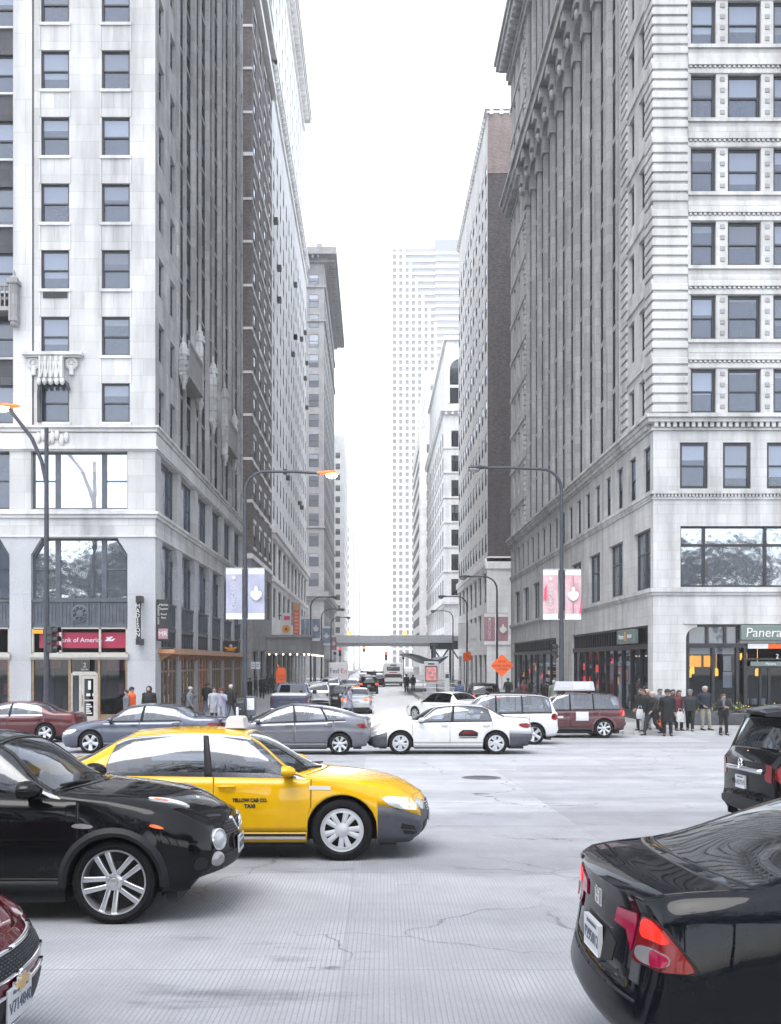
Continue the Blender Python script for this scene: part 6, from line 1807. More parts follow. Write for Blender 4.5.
# ---------------- black sedan, front right, seen from behind
def civic():
    sp = CIVIC(mats={'rear_window': 'car_glass_rear', 'side_window': 'car_glass_dark', 'window_trim': 'car_trim'})
    c = Car('sedan', 'black sedan nearest at the right, its trunk and lit red tail lamp facing us', sp, (3.40+CIVX, 4.92+CIVY, ground(4.92+CIVY)), 0, 'car', paintm='paint_navy_black', roll=ROLL)
    def bump(u, v, z, s):
        if z == 'rear':
            if v < 1.25: return ('body', 'b')
            if v > 2.2-.0 and u < .80: return ('trunk_lid', 't')
        return None
    c.skin(std_region(c, bump=bump, rw_=(3.02, 3.94)))
    c.underside(); c.wheels('five'); c.mirrors(.90, .91, 'paint_navy_black'); c.cabin()
    # number plate recess, plate, badge
    c.decal('plate_recess', [(-.30, .625), (.30, .625), (.34, .80), (-.34, .80)], 'B', 'car_trim', .003, smooth=1)
    plate(c, 'B', .715, 'P295012', w=.31)
    m = MB(); x = c.hit('B', 0, .905).x
    for y in (-.036, .036): m.prism_x([(y-.011, .87), (y+.011, .87), (y*1.12+.011, .94), (y*1.12-.011, .94)], x-.012, x+.006)
    m.box(x-.012, x+.006, -.03, .03, .898, .912)
    m.prism_x([(-.058, .86), (.058, .86), (.068, .95), (-.068, .95)], x-.004, x+.006); c.put('emblem', m, 'chrome')
    m = MB(); c.strip([(-.62, .575), (-.3, .572), (0, .571), (.3, .572), (.62, .575)], 'B', .014, mb=m, t=.004); c.put('bumper_step', m, 'car_trim')
    # tail lamps wrapping the corner: outline points measured on the near lamp, mirrored for the far one
    W = (Matrix.Translation(c.e.location) @ Matrix.Rotation(ROLL, 4, 'X')).inverted(); eye = W @ Vector((0, 0, CAMZ))
    def pick(px, py):
        d = (W.to_3x3() @ Vector(((px-372)/1000, 1, -(py-662)/1000))).normalized(); h = c.bvh.ray_cast(eye, d)
        return h[0] or c.bvh.find_nearest(eye+d*4.6)[0]
    outer = [(641.7, 915), (651, 918), (663.5, 928), (673.4, 940.6), (683, 953), (696, 970), (694.5, 974.4), (670.6, 973), (652, 967), (632.5, 959), (636, 946)]
    lit = [(642.6, 917), (652, 920), (661.5, 929), (668.5, 938.5), (671.5, 945.5), (656.5, 941), (640.5, 935.6)]
    caps = [(636.8, 947.6), (640, 943.5), (656.5, 949), (668, 954.6), (673, 961), (669.6, 967.5), (658, 967.5), (642, 961), (636.4, 954.6)]
    half = [(652, 948.5), (656.5, 949.5), (667.5, 955), (672, 961), (669, 966.8), (657, 966.6), (651, 964)]
    inner = [(619, 906), (638.6, 913.8), (636.6, 932), (632, 951), (627.6, 929), (616, 920)]
    for k in (-1, 1):
        dv = (.80, -k*.60, 0); d, f = c.frame(dv); up = Vector((0,0,1)); r = d.cross(up).normalized(); u2 = r.cross(d)
        def flatten(pts): return [(p.dot(r), p.dot(u2)) for p in (Vector((q.x, q.y*(1 if k < 0 else -1), q.z)) for q in (pick(*t) for t in pts))]
        def grow(poly, g): cx = sum(p[0] for p in poly)/len(poly); cy = sum(p[1] for p in poly)/len(poly); return [(cx+(p[0]-cx)*g, cy+(p[1]-cy)*g) for p in poly]
        o2 = flatten(outer)
        c.decal('lamp_surround', grow(o2, 1.08), dv, 'car_trim', .004, smooth=1, step=.03)
        c.decal('tail_lamp', o2, dv, 'lamp_red', .010, smooth=1, step=.03)
        c.decal('brake_lamp', flatten(lit), dv, 'brake_glow', .015, smooth=2, step=.03)
        cp = flatten(caps); c.decal('reversing_lamp', cp, dv, 'lamp_frost', .016, smooth=2, step=.03); c.decal('turn_lamp', flatten(half), dv, 'lamp_rose', .020, smooth=2, step=.03)
        ip = [pick(*t) for t in inner]; c.decal('trunk_lamp', [(p.y*(1 if k < 0 else -1), p.z) for p in ip], 'B', 'lamp_rose', .009, step=.03)
    m = MB(); c.strip([(-.66, 1.018), (-.3, 1.03), (0, 1.035), (.3, 1.03), (.66, 1.018)], 'B', .01, mb=m, t=.003)
    return c
glow('brake_glow', (1.0, 0.012, 0.002), 0.34)
flat('lamp_rose', (0.22, 0.003, 0.03), 0.15, spec=.25, coat=.25)
CIVX = CIVY = 0.0
# ---------------- dark red car, bottom left, only its nose in view
def redcar():
    sp = CAMRY(mats={'window_trim': 'chrome'})
    Y = 4.9; X = -1.62
    c = Car('sedan', 'dark red sedan with only its nose and number plate in the bottom left corner', sp, (X-2.42+REDX, Y+REDY, ground(Y)), 0, 'car', paintm='paint_red', roll=ROLL)
    c.skin(std_region(c)); c.underside(); c.wheels('five'); c.mirrors(.78, .93, 'paint_red'); c.cabin()
    for s in 'LR':
        c.decal('headlamp', [(1.98, .60), (2.28, .56), (2.33, .60), (2.24, .68), (1.82, .76)], s, 'lamp_silver', .008, smooth=1)
        c.decal('marker_lamp', [(2.10, .565), (2.24, .55), (2.22, .58), (2.10, .595)], s, 'lamp_red', .012, smooth=1)
    c.decal('upper_grille', [(-.58, .545), (.58, .545), (.54, .645), (-.54, .645)], 'F', 'car_trim', .012, smooth=1)
    m = MB()
    for i in range(6):
        z = .56+.0145*i
        for j in range(28):
            y = -.53+.038*j+(.019 if i % 2 else 0); x = c.hit('F', y, z).x; m.box(x+.010, x+.017, y-.011, y+.011, z-.003, z+.003)
    c.put('grille_mesh', m, 'bumper_grey')
    m = MB(); c.strip([(-.60, .652), (0, .652), (.60, .652)], 'F', .012, mb=m, t=.018); c.strip([(-.60, .538), (0, .538), (.60, .538)], 'F', .012, mb=m, t=.018); c.put('grille_trim', m, 'chrome')
    c.decal('lower_grille', [(-.50, .27), (.50, .27), (.60, .455), (-.60, .455)], 'F', 'car_trim', .012, smooth=1)
    m = MB(); c.strip([(-.56, .46), (0, .46), (.56, .46)], 'F', .012, mb=m, t=.018); c.strip([(-.5, .262), (0, .262), (.5, .262)], 'F', .014, mb=m, t=.018); c.put('grille_trim', m, 'chrome')
    h = c.hit('F', 0, .50); m = MB(); x = h.x+.008
    pl = [(-.095, -.026), (-.085, .012), (-.034, .012), (-.03, .036), (.04, .036), (.036, .012), (.095, .012), (.085, -.026), (.032, -.026), (.028, -.05), (-.042, -.05), (-.038, -.026)]
    m.prism_x([(p[0], .50+p[1]) for p in pl], x, x+.02); c.put('emblem_frame', m, 'chrome')
    m = MB(); m.prism_x([(p[0]*.86, .50-.006+(p[1]+.006)*.78) for p in pl], x+.02, x+.025); c.put('emblem', m, 'gold_badge')
    plate(c, "F", .405, "V714840", w=.32, h=.165)
    return c
REDX, REDY = -0.09, 0.0
taxi(); juke(); civic(); redcar()
# ---------------- traffic seen at middle distance and far down the street
def sedan_details(c, rear_lit=None, front=True, plate_txt=None, hand='paint'):
    for s in 'LR':
        c.decal('headlamp', [(1.90, .60), (2.20, .56), (2.24, .60), (2.12, .69), (1.76, .74)], s, 'lamp_silver', .01, smooth=1)
        xr = c.sp['stations'][0][0]
        c.decal('tail_lamp', [(xr+.05, .76), (xr+.34, .80), (xr+.42, .90), (xr+.06, .92)], s, rear_lit or 'lamp_red', .01, smooth=1)
        for x in c.sp['doors'][:2]: c.handle(x+.16, .85, s, c.paint)
    end_pair(c, 'tail_lamp', [(.64, .76), (.42, .79), (.40, .89), (.64, .91)], 'B', rear_lit or 'lamp_red')
    end_pair(c, 'headlamp', [(.60, .56), (.40, .54), (.36, .60), (.56, .65)], 'F', 'lamp_silver')
    c.decal('grille', [(-.34, .50), (.34, .50), (.30, .61), (-.30, .61)], 'F', 'car_trim', .01)
    if plate_txt: plate(c, 'B', .70, plate_txt)
def suv_region(c, **k): return std_region(c, dlo=(2.12, 6.93), bpil=((3.92, 4.0), (5.05, 5.15)), rw_=(1.1, 1.94), trunk=False, **k)
def suv_details(c, lit=None, rack=True):
    xr = c.sp['stations'][0][0]
    for s in 'LR':
        c.decal('headlamp', [(1.86, .72), (2.14, .66), (2.16, .76), (2.06, .84), (1.80, .86)], s, 'lamp_silver', .01, smooth=1)
        c.decal('tail_lamp', [(xr+.03, .84), (xr+.26, .86), (xr+.24, 1.06), (xr+.06, 1.06)], s, lit or 'lamp_red', .012, smooth=1)
        for x in c.sp['doors'][:2]: c.handle(x+.16, .95, s, c.paint)
    end_pair(c, 'tail_lamp', [(.76, .84), (.63, .86), (.61, .93), (.66, .97), (.65, 1.05), (.77, 1.04)], 'B', lit or 'lamp_red', smooth=0)
    c.decal('rear_bumper', [(-.76, .46), (.76, .46), (.78, .62), (-.78, .62)], 'B', 'car_trim', .02, smooth=1)
    plate(c, 'B', .80, 'K427719')
    if rack:
        for y in (.56, -.56):
            m = MB(); m.tube([(-1.5, y, 1.70), (-1.4, y, 1.76), (.1, y, 1.77), (.25, y, 1.69)], .02, 8); c.put('roof_rail', m, 'car_trim')
def prius():
    sp = PRIUS(); c = Car('hatchback', 'grey hatchback crossing the mouth of the side street, nose hidden behind the taxi', sp, at(246, 28.8, sp, PI), PI, paintm='paint_grey', roll=ROLL)
    c.skin(std_region(c, dlo=(3.05, 6.93), bpil=((5.05, 5.15), (3.9, 4.0)), rw_=(2.1, 3.9), trunk=False)); c.underside(); c.wheels('steel'); c.mirrors(1.0, .92, 'paint_grey'); c.cabin(); sedan_details(c)
    for s in 'LR': c.decal('tail_lens', [(-2.20, .80), (-2.10, .82), (-2.04, 1.04), (-2.12, 1.06)], s, 'lamp_frost', .016, smooth=1)
prius()
def white_cab():
    sp = CAMRY(mats={'bumper': 'bumper_grey'}); c = Car('sedan', 'white sedan with grey bumpers and a dark badge on its rear door', sp, at(400.5, 29.0, sp, PI), PI, paintm='paint_white', roll=ROLL)
    def bump(u, v, z, s):
        if z in ('front', 'rear') and v < 2: return ('bumper', z)
        if z == 'side' and u > c.u_of(sp['wb']/2+c.ra) and v < 2.0: return ('bumper', 'front')
        if z == 'side' and u < c.u_of(-sp['wb']/2-c.ra) and v < 2.0: return ('bumper', 'rear')
    c.skin(std_region(c, bump=bump)); c.underside(); c.wheels('multi', 'alloy_cover'); c.mirrors(.78, .93, 'paint_white'); c.cabin(); sedan_details(c)
    for s in 'LR':
        c.decal('door_badge', [(-.85, .53), (-.30, .53), (-.30, .62), (-.42, .72), (-.70, .72), (-.86, .64)], s, 'car_trim', .008)
        c.decal('badge_mark', [(-.80, .60), (-.36, .60), (-.46, .68), (-.70, .68)], s, 'lamp_red', .012)
        c.decal('badge_line', [(-.83, .48), (-.32, .48), (-.32, .505), (-.83, .505)], s, 'car_trim', .008)
white_cab()
def white_suv():
    sp = SUV(); c = Car('suv', 'white suv in the far lane just behind the white sedan', sp, at(457, 34.0, sp, PI), PI, paintm='paint_white', roll=ROLL)
    c.skin(suv_region(c)); c.underside(); c.wheels('five'); c.mirrors(.82, 1.03, 'paint_white'); c.cabin(); suv_details(c)
white_suv()
def maroon_suv():
    sp = SUV(mats={'sill': 'car_trim'}); c = Car('suv', 'maroon suv cab with a white advertising board on its roof', sp, at(535.5, 38.2, sp, PI), PI, paintm='paint_brownred', roll=ROLL)
    c.skin(suv_region(c, bump=lambda u, v, z, s: ('sill', 's') if z == 'side' and v < .5 else None)); c.underside(); c.wheels('steel'); c.mirrors(.82, 1.03, 'car_trim'); c.cabin(); suv_details(c, 'lamp_bright_red')
    for s in (1, -1):
        for xa in c.xa: c.lip(xa, s, c.ra-.004, .07, .025, 'paint_brownred')
    m = MB(); m.prism([(-1.15, 1.80), (.45, 1.80), (.36, 2.16), (-1.08, 2.16)], -.12, .12); c.put('roof_board', m, 'plate_white', bevel=.02)
    m = MB(); m.prism([(-.95, 1.86), (-.3, 1.86), (-.3, 2.10), (-.95, 2.10)], .121, .126); m.prism([(-.2, 1.95), (.22, 1.95), (.22, 2.0), (-.2, 2.0)], .121, .126); c.put('board_print', m, 'pale_ink')
    m = MB(); m.box(-.9, -.8, -.5, .5, 1.72, 1.80); m.box(.1, .2, -.5, .5, 1.70, 1.80); c.put('board_mount', m, 'car_trim')
    for s in 'LR':
        c.decal('door_notice', [(-.72, .66), (-.24, .66), (-.24, 1.0), (-.72, 1.0)], s, 'plate_white', .008); c.decal('door_stripe', [(.25, .76), (.80, .75), (.80, .83), (.25, .84)], s, 'plate_white', .008)
        c.decal('door_notice_print', [(-.62, .74), (-.34, .74), (-.34, .86), (-.62, .86)], s, 'pale_ink', .012, smooth=1)
maroon_suv()
def left_sedan():
    sp = CAMRY(); c = Car('sedan', 'dark blue grey sedan on the left, above the taxi roof', sp, at(90, 29.4, sp, PI), PI, paintm='paint_bluegrey', roll=ROLL)
    c.skin(std_region(c, trim_v=(3.1, 3.88))); c.underside(); c.wheels('five'); c.mirrors(.78, .93, 'paint_bluegrey'); c.cabin(); sedan_details(c)
    m = MB()
left_sedan()
def maroon_sedan():
    sp = CAMRY(mats={'window_trim': 'chrome'}); Y = 36.2; c = Car('sedan', 'old maroon sedan at the far left kerb in front of the bank', sp, (PX(81, Y)-2.40, Y, ground(Y)), PI, paintm='paint_maroon', roll=ROLL)
    c.skin(std_region(c)); c.underside(); c.wheels('five'); c.mirrors(.78, .93, 'paint_maroon'); c.cabin(); sedan_details(c)
maroon_sedan()
def black_suv():
    sp = SUV(mats={'rear_window': 'car_glass_dark', 'side_window': 'car_glass_dark'}); Y = 12.1
    c = Car('suv', 'black suv leaving the frame at the right edge, its tailgate and spoiler in view', sp, (4.52+2.16, Y, ground(Y)), 0, paintm='paint_black', roll=ROLL)
    c.skin(suv_region(c)); c.underside(); c.wheels('five'); c.mirrors(.82, 1.03, 'paint_black'); c.cabin(); suv_details(c, 'lamp_red', rack=False)
    m = MB(); rings = []
    for x, z0, z1, w in ((-2.13, 1.60, 1.635, .60), (-2.02, 1.595, 1.655, .64), (-1.80, 1.60, 1.69, .66), (-1.62, 1.66, 1.70, .66)):
        rings.append([(x, -w, z0), (x, -w*.6, z0+.015), (x, 0, z0+.02), (x, w*.6, z0+.015), (x, w, z0), (x, w*.97, z1), (x, w*.5, z1+.028), (x, 0, z1+.036), (x, -w*.5, z1+.028), (x, -w*.97, z1)])
    m.loft(rings, smooth=True); c.put('spoiler', m, 'paint_black', autosharp=35)
    m = MB(); c.strip([(-.55, .955), (0, .965), (.55, .955)], 'B', .05, mb=m, t=.03); c.put('tailgate_strip', m, 'chrome')
    m = MB(); x = c.hit('B', 0, 1.01).x; m.lathe([(.06, -.01), (.06, -.02), (.045, -.022), (.045, -.012)], x, .0, 1.03, 18, axis='x'); m.box(x-.02, x-.005, -.045, .045, 1.02, 1.04); c.put('emblem', m, 'chrome')
    m = MB(); m.tube([(-2.05, .0, 1.16), (-2.07, -.2, 1.18), (-2.06, -.42, 1.19)], .015, 6); c.put('wiper', m, 'car_trim')
black_suv()
# ---- small ones down the street: one of each kind, then copies
def street_car(kind, label, px, Y, mat, heading=PI/2, lit='tail_red', group=None, name='car'):
    sp = {'sedan': CAMRY, 'suv': SUV}[kind](mats={'rear_window': 'car_glass_dark', 'side_window': 'car_glass_dark'})
    c = Car(name, label, sp, (PX(px, Y), Y, ground(Y)), heading, paintm=mat, detail=0, group=group)
    c.skin(std_region(c) if kind == 'sedan' else suv_region(c)); c.underside(); c.wheels('steel'); c.mirrors(.78 if kind == 'sedan' else .82, .93 if kind == 'sedan' else 1.03, mat)
    (sedan_details(c, lit, plate_txt='N183370') if kind == 'sedan' else suv_details(c, lit, rack=False)); c.cabin()
    return c
cA = street_car('sedan', 'silver sedan with lit amber tail lamps waiting in the side street', 357, 59, 'paint_silver', lit='tail_orange', name='sedan')
cB = street_car('suv', 'black suv with lit red tail lamps beside the orange diamond sign', 482, 60.5, 'paint_black', name='suv')
cC = street_car('suv', 'pale silver suv just right of the blue pickup', 318, 64.5, 'paint_silver', lit='lamp_red', name='suv')
cD = street_car('sedan', 'dark sedan half hidden behind the silver sedan with amber lamps', 336.5, 66.0, 'paint_black', lit='lamp_red', name='sedan')
cE = street_car('sedan', 'white sedan turning at the corner in front of the black suv', 446, 50.5, 'paint_white', heading=R(128), lit='lamp_red', name='sedan')
def far_cars():
    specs = [(cB, 369, 98, 'dark suv with red lamps ahead of the silver sedan'), (cA, 349, 92, 'pale sedan under the parcel truck on the left lane'), (cC, 331, 88, 'pale suv parked by the left kerb beyond the dark sedan'),
             (cD, 377.5, 128, 'dark sedan far down the street to the left of the bus'), (cA, 365.5, 134, 'pale sedan far down the street with two amber specks'), (cB, 371.5, 170, 'dark suv passing under the station bridge'),
             (cC, 379, 186, 'pale suv beyond the station bridge'), (cA, 369, 214, 'tiny pale sedan far beyond the bridge'), (cD, 376, 246, 'tiny dark sedan farthest down the street'), (cC, 364, 196, 'tiny pale suv on the left lane beyond the bridge')]
    for src, px, Y, lab in specs:
        o = copy_tree(src.e); o.location = (PX(px, Y), Y, ground(Y)); tag(o, lab, 'car')
        o['group'] = 'cars far down the side street'
far_cars()
def pickup():
    Y0 = 50.6; e = thing('pickup_truck', 'dark blue grey pickup truck parked at the left kerb, its tailgate towards us', 'pickup truck', (PX(289, Y0), Y0, ground(Y0)), PI/2)
    def P(n, m, mats, par=None, **k): return m.build(n, mats, par or e, **k)
    # local +x is forward, tail at x=0
    m = MB(); 
    sec = lambda x, w, z0, z1: [(x, -w, z0), (x, -w-.03, (z0+z1)/2), (x, -w, z1), (x, w, z1), (x, w+.03, (z0+z1)/2), (x, w, z0)]
    m.loft([sec(.05, .93, .55, 1.18), sec(.2, .96, .5, 1.2), sec(2.0, .97, .48, 1.22), sec(4.0, .97, .48, 1.2), sec(4.3, .96, .5, 1.16), sec(5.4, .93, .5, 1.08), sec(5.55, .85, .55, 1.0)], smooth=True); P('body', m, 'paint_darkblue', autosharp=40)
    m = MB(); m.loft([[(x, -w, z), (x, w, z), (x2, w2, z2), (x2, -w2, z2)] for x, w, z, x2, w2, z2 in ((2.0, .88, 1.22, 2.25, .70, 1.80), (3.2, .88, 1.22, 3.1, .70, 1.86), (4.3, .88, 1.2, 3.6, .70, 1.82))]); P('cab', m, 'paint_darkblue', bevel=.04)
    m = MB(); m.add([(2.02, -.72, 1.28), (2.02, .72, 1.28), (2.20, .60, 1.74), (2.20, -.60, 1.74)], [(0,3,2,1)]); m.add([(2.0, -.72, 1.28), (2.0, .72, 1.28), (2.18, .60, 1.74), (2.18, -.60, 1.74)], [(0,1,2,3)]); P('rear_window', m, 'car_glass_dark')
    m = MB()
    for s in (1, -1): m.add([(2.35, s*.885, 1.3), (4.0, s*.885, 1.3), (3.55, s*.745, 1.74), (2.45, s*.745, 1.74)], [(0,1,2,3)])
    for s in (1, -1):
        w = MB(); w.prism([(2.35, 1.3), (4.0, 1.3), (3.55, 1.74), (2.45, 1.74)], s*.72, s*.90) if False else None
    m.add([(4.25, -.75, 1.26), (4.25, .75, 1.26), (3.72, .62, 1.76), (3.72, -.62, 1.76)], [(0,1,2,3)]); P('side_window', m, 'car_glass_dark')
    m = MB(); m.bbox(-.02, .06, -.86, .86, .64, 1.16, .03); tg = P('tailgate', m, 'paint_darkblue')
    m = MB(); m.box(-.03, -.018, -.5, .5, .86, .98); m.box(-.032, -.016, -.12, .12, 1.03, 1.09); P('tailgate_panel', m, 'bumper_grey', tg)
    m = MB(); m.bbox(.02, 1.98, -.90, .90, 1.20, 1.34, .05); P('bed_cover', m, 'plate_white')
    m = MB(); m.prism_x([(-.62, 1.345), (-.46, 1.345), (-.40, 1.46), (-.56, 1.46)], 1.5, 1.52); P('cover_mark', m, 'car_trim')
    m = MB(); m.bbox(-.14, .06, -.94, .94, .42, .62, .04); P('bumper', m, 'steel')
    for s in (1, -1): m = MB(); m.bbox(-.015, .08, s*.80-.08, s*.80+.08, .78, 1.14, .02); P('tail_lamp', m, 'lamp_red')
    m = MB(); m.bbox(-.16, -.13, -.16, .16, .46, .60, .005); P('licence_plate', m, 'plate_white')
    key = (.38, 'steel', 'alloy'); WHEELS.setdefault(key, make_wheel(.38, 'steel', 'alloy'))
    for x in (1.15, 4.5):
        for s in (1, -1):
            o = mesh_obj('wheel', WHEELS[key][0], e, (x, s*.86, .38), (0, 0, 0 if s > 0 else PI)); mesh_obj('rim', WHEELS[key][1], o)
    m = MB(); m.box(.4, 5.2, -.7, .7, .3, .5); P('chassis', m, 'car_inside')
    for s in (1, -1): m = MB(); m.bbox(3.75, 3.95, s*1.08-.12, s*1.08+.12, 1.22, 1.42, .04); P('mirror', m, 'car_trim')
pickup()
def parcel_truck():
    Y0 = 118.0; e = thing('parcel_truck', 'white box truck lettered in purple and red in the left lane', 'truck', (PX(338.5, Y0), Y0, ground(Y0)), PI/2)
    def P(n, m, mats, par=None, **k): return m.build(n, mats, par or e, **k)
    m = MB(); m.bbox(0, 4.6, -1.15, 1.15, .75, 3.05, .06); bx = P('cargo_box', m, 'paint_bright')
    m = MB(); m.loft([[(4.6, -1.05, .6), (4.6, 1.05, .6), (4.6, 1.05, 2.4), (4.6, -1.05, 2.4)], [(5.6, -1.05, .6), (5.6, 1.05, .6), (5.5, 1.0, 2.3), (5.5, -1.0, 2.3)], [(6.4, -.95, .6), (6.4, .95, .6), (6.2, .9, 1.3), (6.2, -.9, 1.3)]]); P('cab', m, 'paint_bright', bevel=.05)
    o = text_obj('lettering', 'Fed', .78, 'letter_purple', bx, (-.012, .50, 2.05), rot=(PI/2, 0, -PI/2), depth=.004); o = text_obj('lettering', 'Ex', .78, 'letter_red', bx, (-.012, -.62, 2.05), rot=(PI/2, 0, -PI/2), depth=.004)
    m = MB(); m.box(-.03, .0, -1.0, 1.0, .8, .84); m.box(-.02, 0, -1.02, -.98, .9, 2.9); m.box(-.02, 0, .98, 1.02, .9, 2.9); P('door_frame', m, 'steel', bx)
    m = MB(); m.bbox(-.2, 0, -1.1, 1.1, .45, .65, .03); P('bumper', m, 'car_trim')
    for s in (1, -1): m = MB(); m.box(-.02, .02, s*1.0-.07, s*1.0+.07, .9, 1.1); P('tail_lamp', m, 'lamp_bright_red')
    key = (.42, 'steel', 'alloy'); WHEELS.setdefault(key, make_wheel(.42, 'steel', 'alloy'))
    for x in (1.0, 5.3):
        for s in (1, -1): o = mesh_obj('wheel', WHEELS[key][0], e, (x, s*.98, .42), (0, 0, 0 if s > 0 else PI)); mesh_obj('rim', WHEELS[key][1], o)
flat('letter_purple', (0.10, 0.03, 0.25), 0.5); flat('letter_red', (0.75, 0.12, 0.03), 0.5)
parcel_truck()
def bus():
    Y0 = 128.0; e = thing('city_bus', 'white city bus seen from behind in the bus lane', 'bus', (PX(393.3, Y0), Y0, ground(Y0)), PI/2)
    def P(n, m, mats, par=None, **k): return m.build(n, mats, par or e, **k)
    def sec(x, w, z0, z1): return [(x, -w, z0), (x, w, z0), (x, w, z1-.25), (x, w-.12, z1-.06), (x, w-.35, z1), (x, -w+.35, z1), (x, -w+.12, z1-.06), (x, -w, z1-.25)]
    m = MB(); m.loft([sec(0, 1.2, .40, 2.95), sec(.12, 1.27, .35, 3.05), sec(11.8, 1.27, .35, 3.05), sec(12, 1.2, .4, 2.95)]); bd = P('body', m, 'paint_bright')
    m = MB(); m.bbox(-.02, .06, -.85, .85, 2.0, 2.55, .03); P('rear_window', m, 'pane_dark')
    m = MB(); m.box(-.02, .05, -1.0, 1.0, 1.15, 1.6); 
    for i in range(6): m.box(-.03, .0, -.95, .95, 1.2+i*.065, 1.225+i*.065)
    P('engine_grille', m, 'bumper_grey')
    m = MB(); m.bbox(-.12, .1, -1.22, 1.22, .38, .62, .04); P('bumper', m, 'bumper_grey')
    m = MB(); m.box(-.03, .05, -.4, .4, 2.66, 2.8); P('route_display', m, 'black_metal')
    for s in (1, -1):
        m = MB(); m.bbox(-.03, .06, s*1.08-.07, s*1.08+.07, 1.0, 1.5, .02); P('tail_lamp', m, 'lamp_bright_red')
        m = MB(); m.box(.6, 11.6, s*1.272-.01, s*1.272+.01, 1.5, 2.6); P('side_window', m, 'pane_dark')
    m = MB(); m.box(-.026, .05, -.5, .5, 1.75, 1.85); P('banner_strip', m, 'lamp_bright_red')
    key = (.48, 'steel', 'alloy'); WHEELS.setdefault(key, make_wheel(.48, 'steel', 'alloy'))
    for x in (3.0, 9.2):
        for s in (1, -1): o = mesh_obj('wheel', WHEELS[key][0], e, (x, s*1.12, .48), (0, 0, 0 if s > 0 else PI)); mesh_obj('rim', WHEELS[key][1], o)
bus()
# ------------------------------------------------------------------ street furniture
def bindpart(e, base):
    def P(n, m, mats, par=None, **k):
        o = m.build(n, mats, **k)
        o.parent = par or e
        if par is None: o.matrix_parent_inverse = Matrix.Translation((-base[0], -base[1], -base[2]))
        return o
    return P
def kz(Y): return ground(Y)+KERB
def street_lamp(label, x, Y, ztop, dx, dy, arm_rise, lit, style='curve', group=None, r=.11, light=0):
    z0 = kz(Y); e = thing('street_lamp', label, 'street lamp', (x, Y, z0), group=group); P = bindpart(e, (x, Y, z0))
    m = MB(); m.lathe([(r*2.1, 0), (r*2.1, .12), (r*1.5, .28), (r*1.25, .9), (r*1.15, 1.3)], x, Y, z0, 14)
    m.tube([(x, Y, z0+.1), (x, Y, z0+(ztop-z0)*.5), (x, Y, ztop-1.0)], [r, r*.85, r*.68], 12)
    P('pole', m, 'pole_metal')
    m = MB(); L = math.hypot(dx, dy); ux, uy = dx/L, dy/L
    if style == 'curve':
        pts = [(x, Y, ztop-1.05)] + [(x+ux*.95*(1-math.cos(PI/2*k/6)), Y+uy*.95*(1-math.cos(PI/2*k/6)), ztop-1.0+.95*math.sin(PI/2*k/6)) for k in range(1, 7)] + [(x+dx*.6, Y+dy*.6, ztop-.02+arm_rise*.5), (x+dx*.88, Y+dy*.88, ztop-.05+arm_rise)]
    else:
        pts = [(x, Y, ztop-3.4), (x+dx*.12, Y+dy*.12, ztop-2.4), (x+dx*.35, Y+dy*.35, ztop-1.45), (x+dx*.9, Y+dy*.9, ztop-.2)]
        m.tube([(x, Y, ztop-1.1), (x, Y, ztop-3.4)], r*.68, 10) if False else None
    m.tube(pts, [r*.66]*3 + [r*.55]*(len(pts)-3), 10); P('arm', m, 'pole_metal')
    hx, hy, hz = x+dx, Y+dy, pts[-1][2]+(.0 if style == 'curve' else .1)
    m = MB(); ang = math.atan2(dy, dx); T = Matrix.Translation((hx, hy, hz)) @ Matrix.Rotation(ang, 4, 'Z'); m.M = T
    m.loft([[(t, w*math.cos(a), h*math.sin(a)*(.75 if math.sin(a) > 0 else .35)) for a in [2*PI*k/12 for k in range(12)]] for t, w, h in ((-.62, .06, .06), (-.45, .12, .12), (-.1, .21, .19), (.2, .19, .17), (.36, .05, .05))], smooth=True)
    hd = P('lamp_head', m, 'pole_metal' if not lit else 'lamp_shell')
    m = MB(); m.M = T; m.ball(.08, 0, -.07, .27, .17, .17, 12); P('lamp_bulb', m, 'lamp_white' if lit else 'lamp_frost')
    return e
glow('lamp_shell', (1.0, 0.15, 0.008), 0.5)
def band(e, P, x, Y, z, r):
    m = MB(); m.lathe([(r+.0, -.06), (r+.02, -.05), (r+.02, .05), (r, .06)], x, Y, z, 12); P('pole_band', m, 'pale_metal')
la = street_lamp('street lamp with a glowing orange head in front of the bank', PX(46.5, 42.2), 42.2, PZ(404, 42.2), PX(5, 42.2)-PX(46.5, 42.2), 0, 0, True, style='lean', r=.125)
lb = street_lamp('tall street lamp with a glowing head on a long arm, carrying lilac banners', PX(245, 46.5), 46.5, PZ(470.5, 46.5), PX(330, 46.5)-PX(245, 46.5), 0, -.08, True, r=.115)
lc = street_lamp('tall unlit street lamp with a long arm, carrying pink banners at the cafe corner', PX(561.5, 46), 46, PZ(468, 46), PX(476, 46)-PX(561.5, 46), 0, .06, False, r=.115)
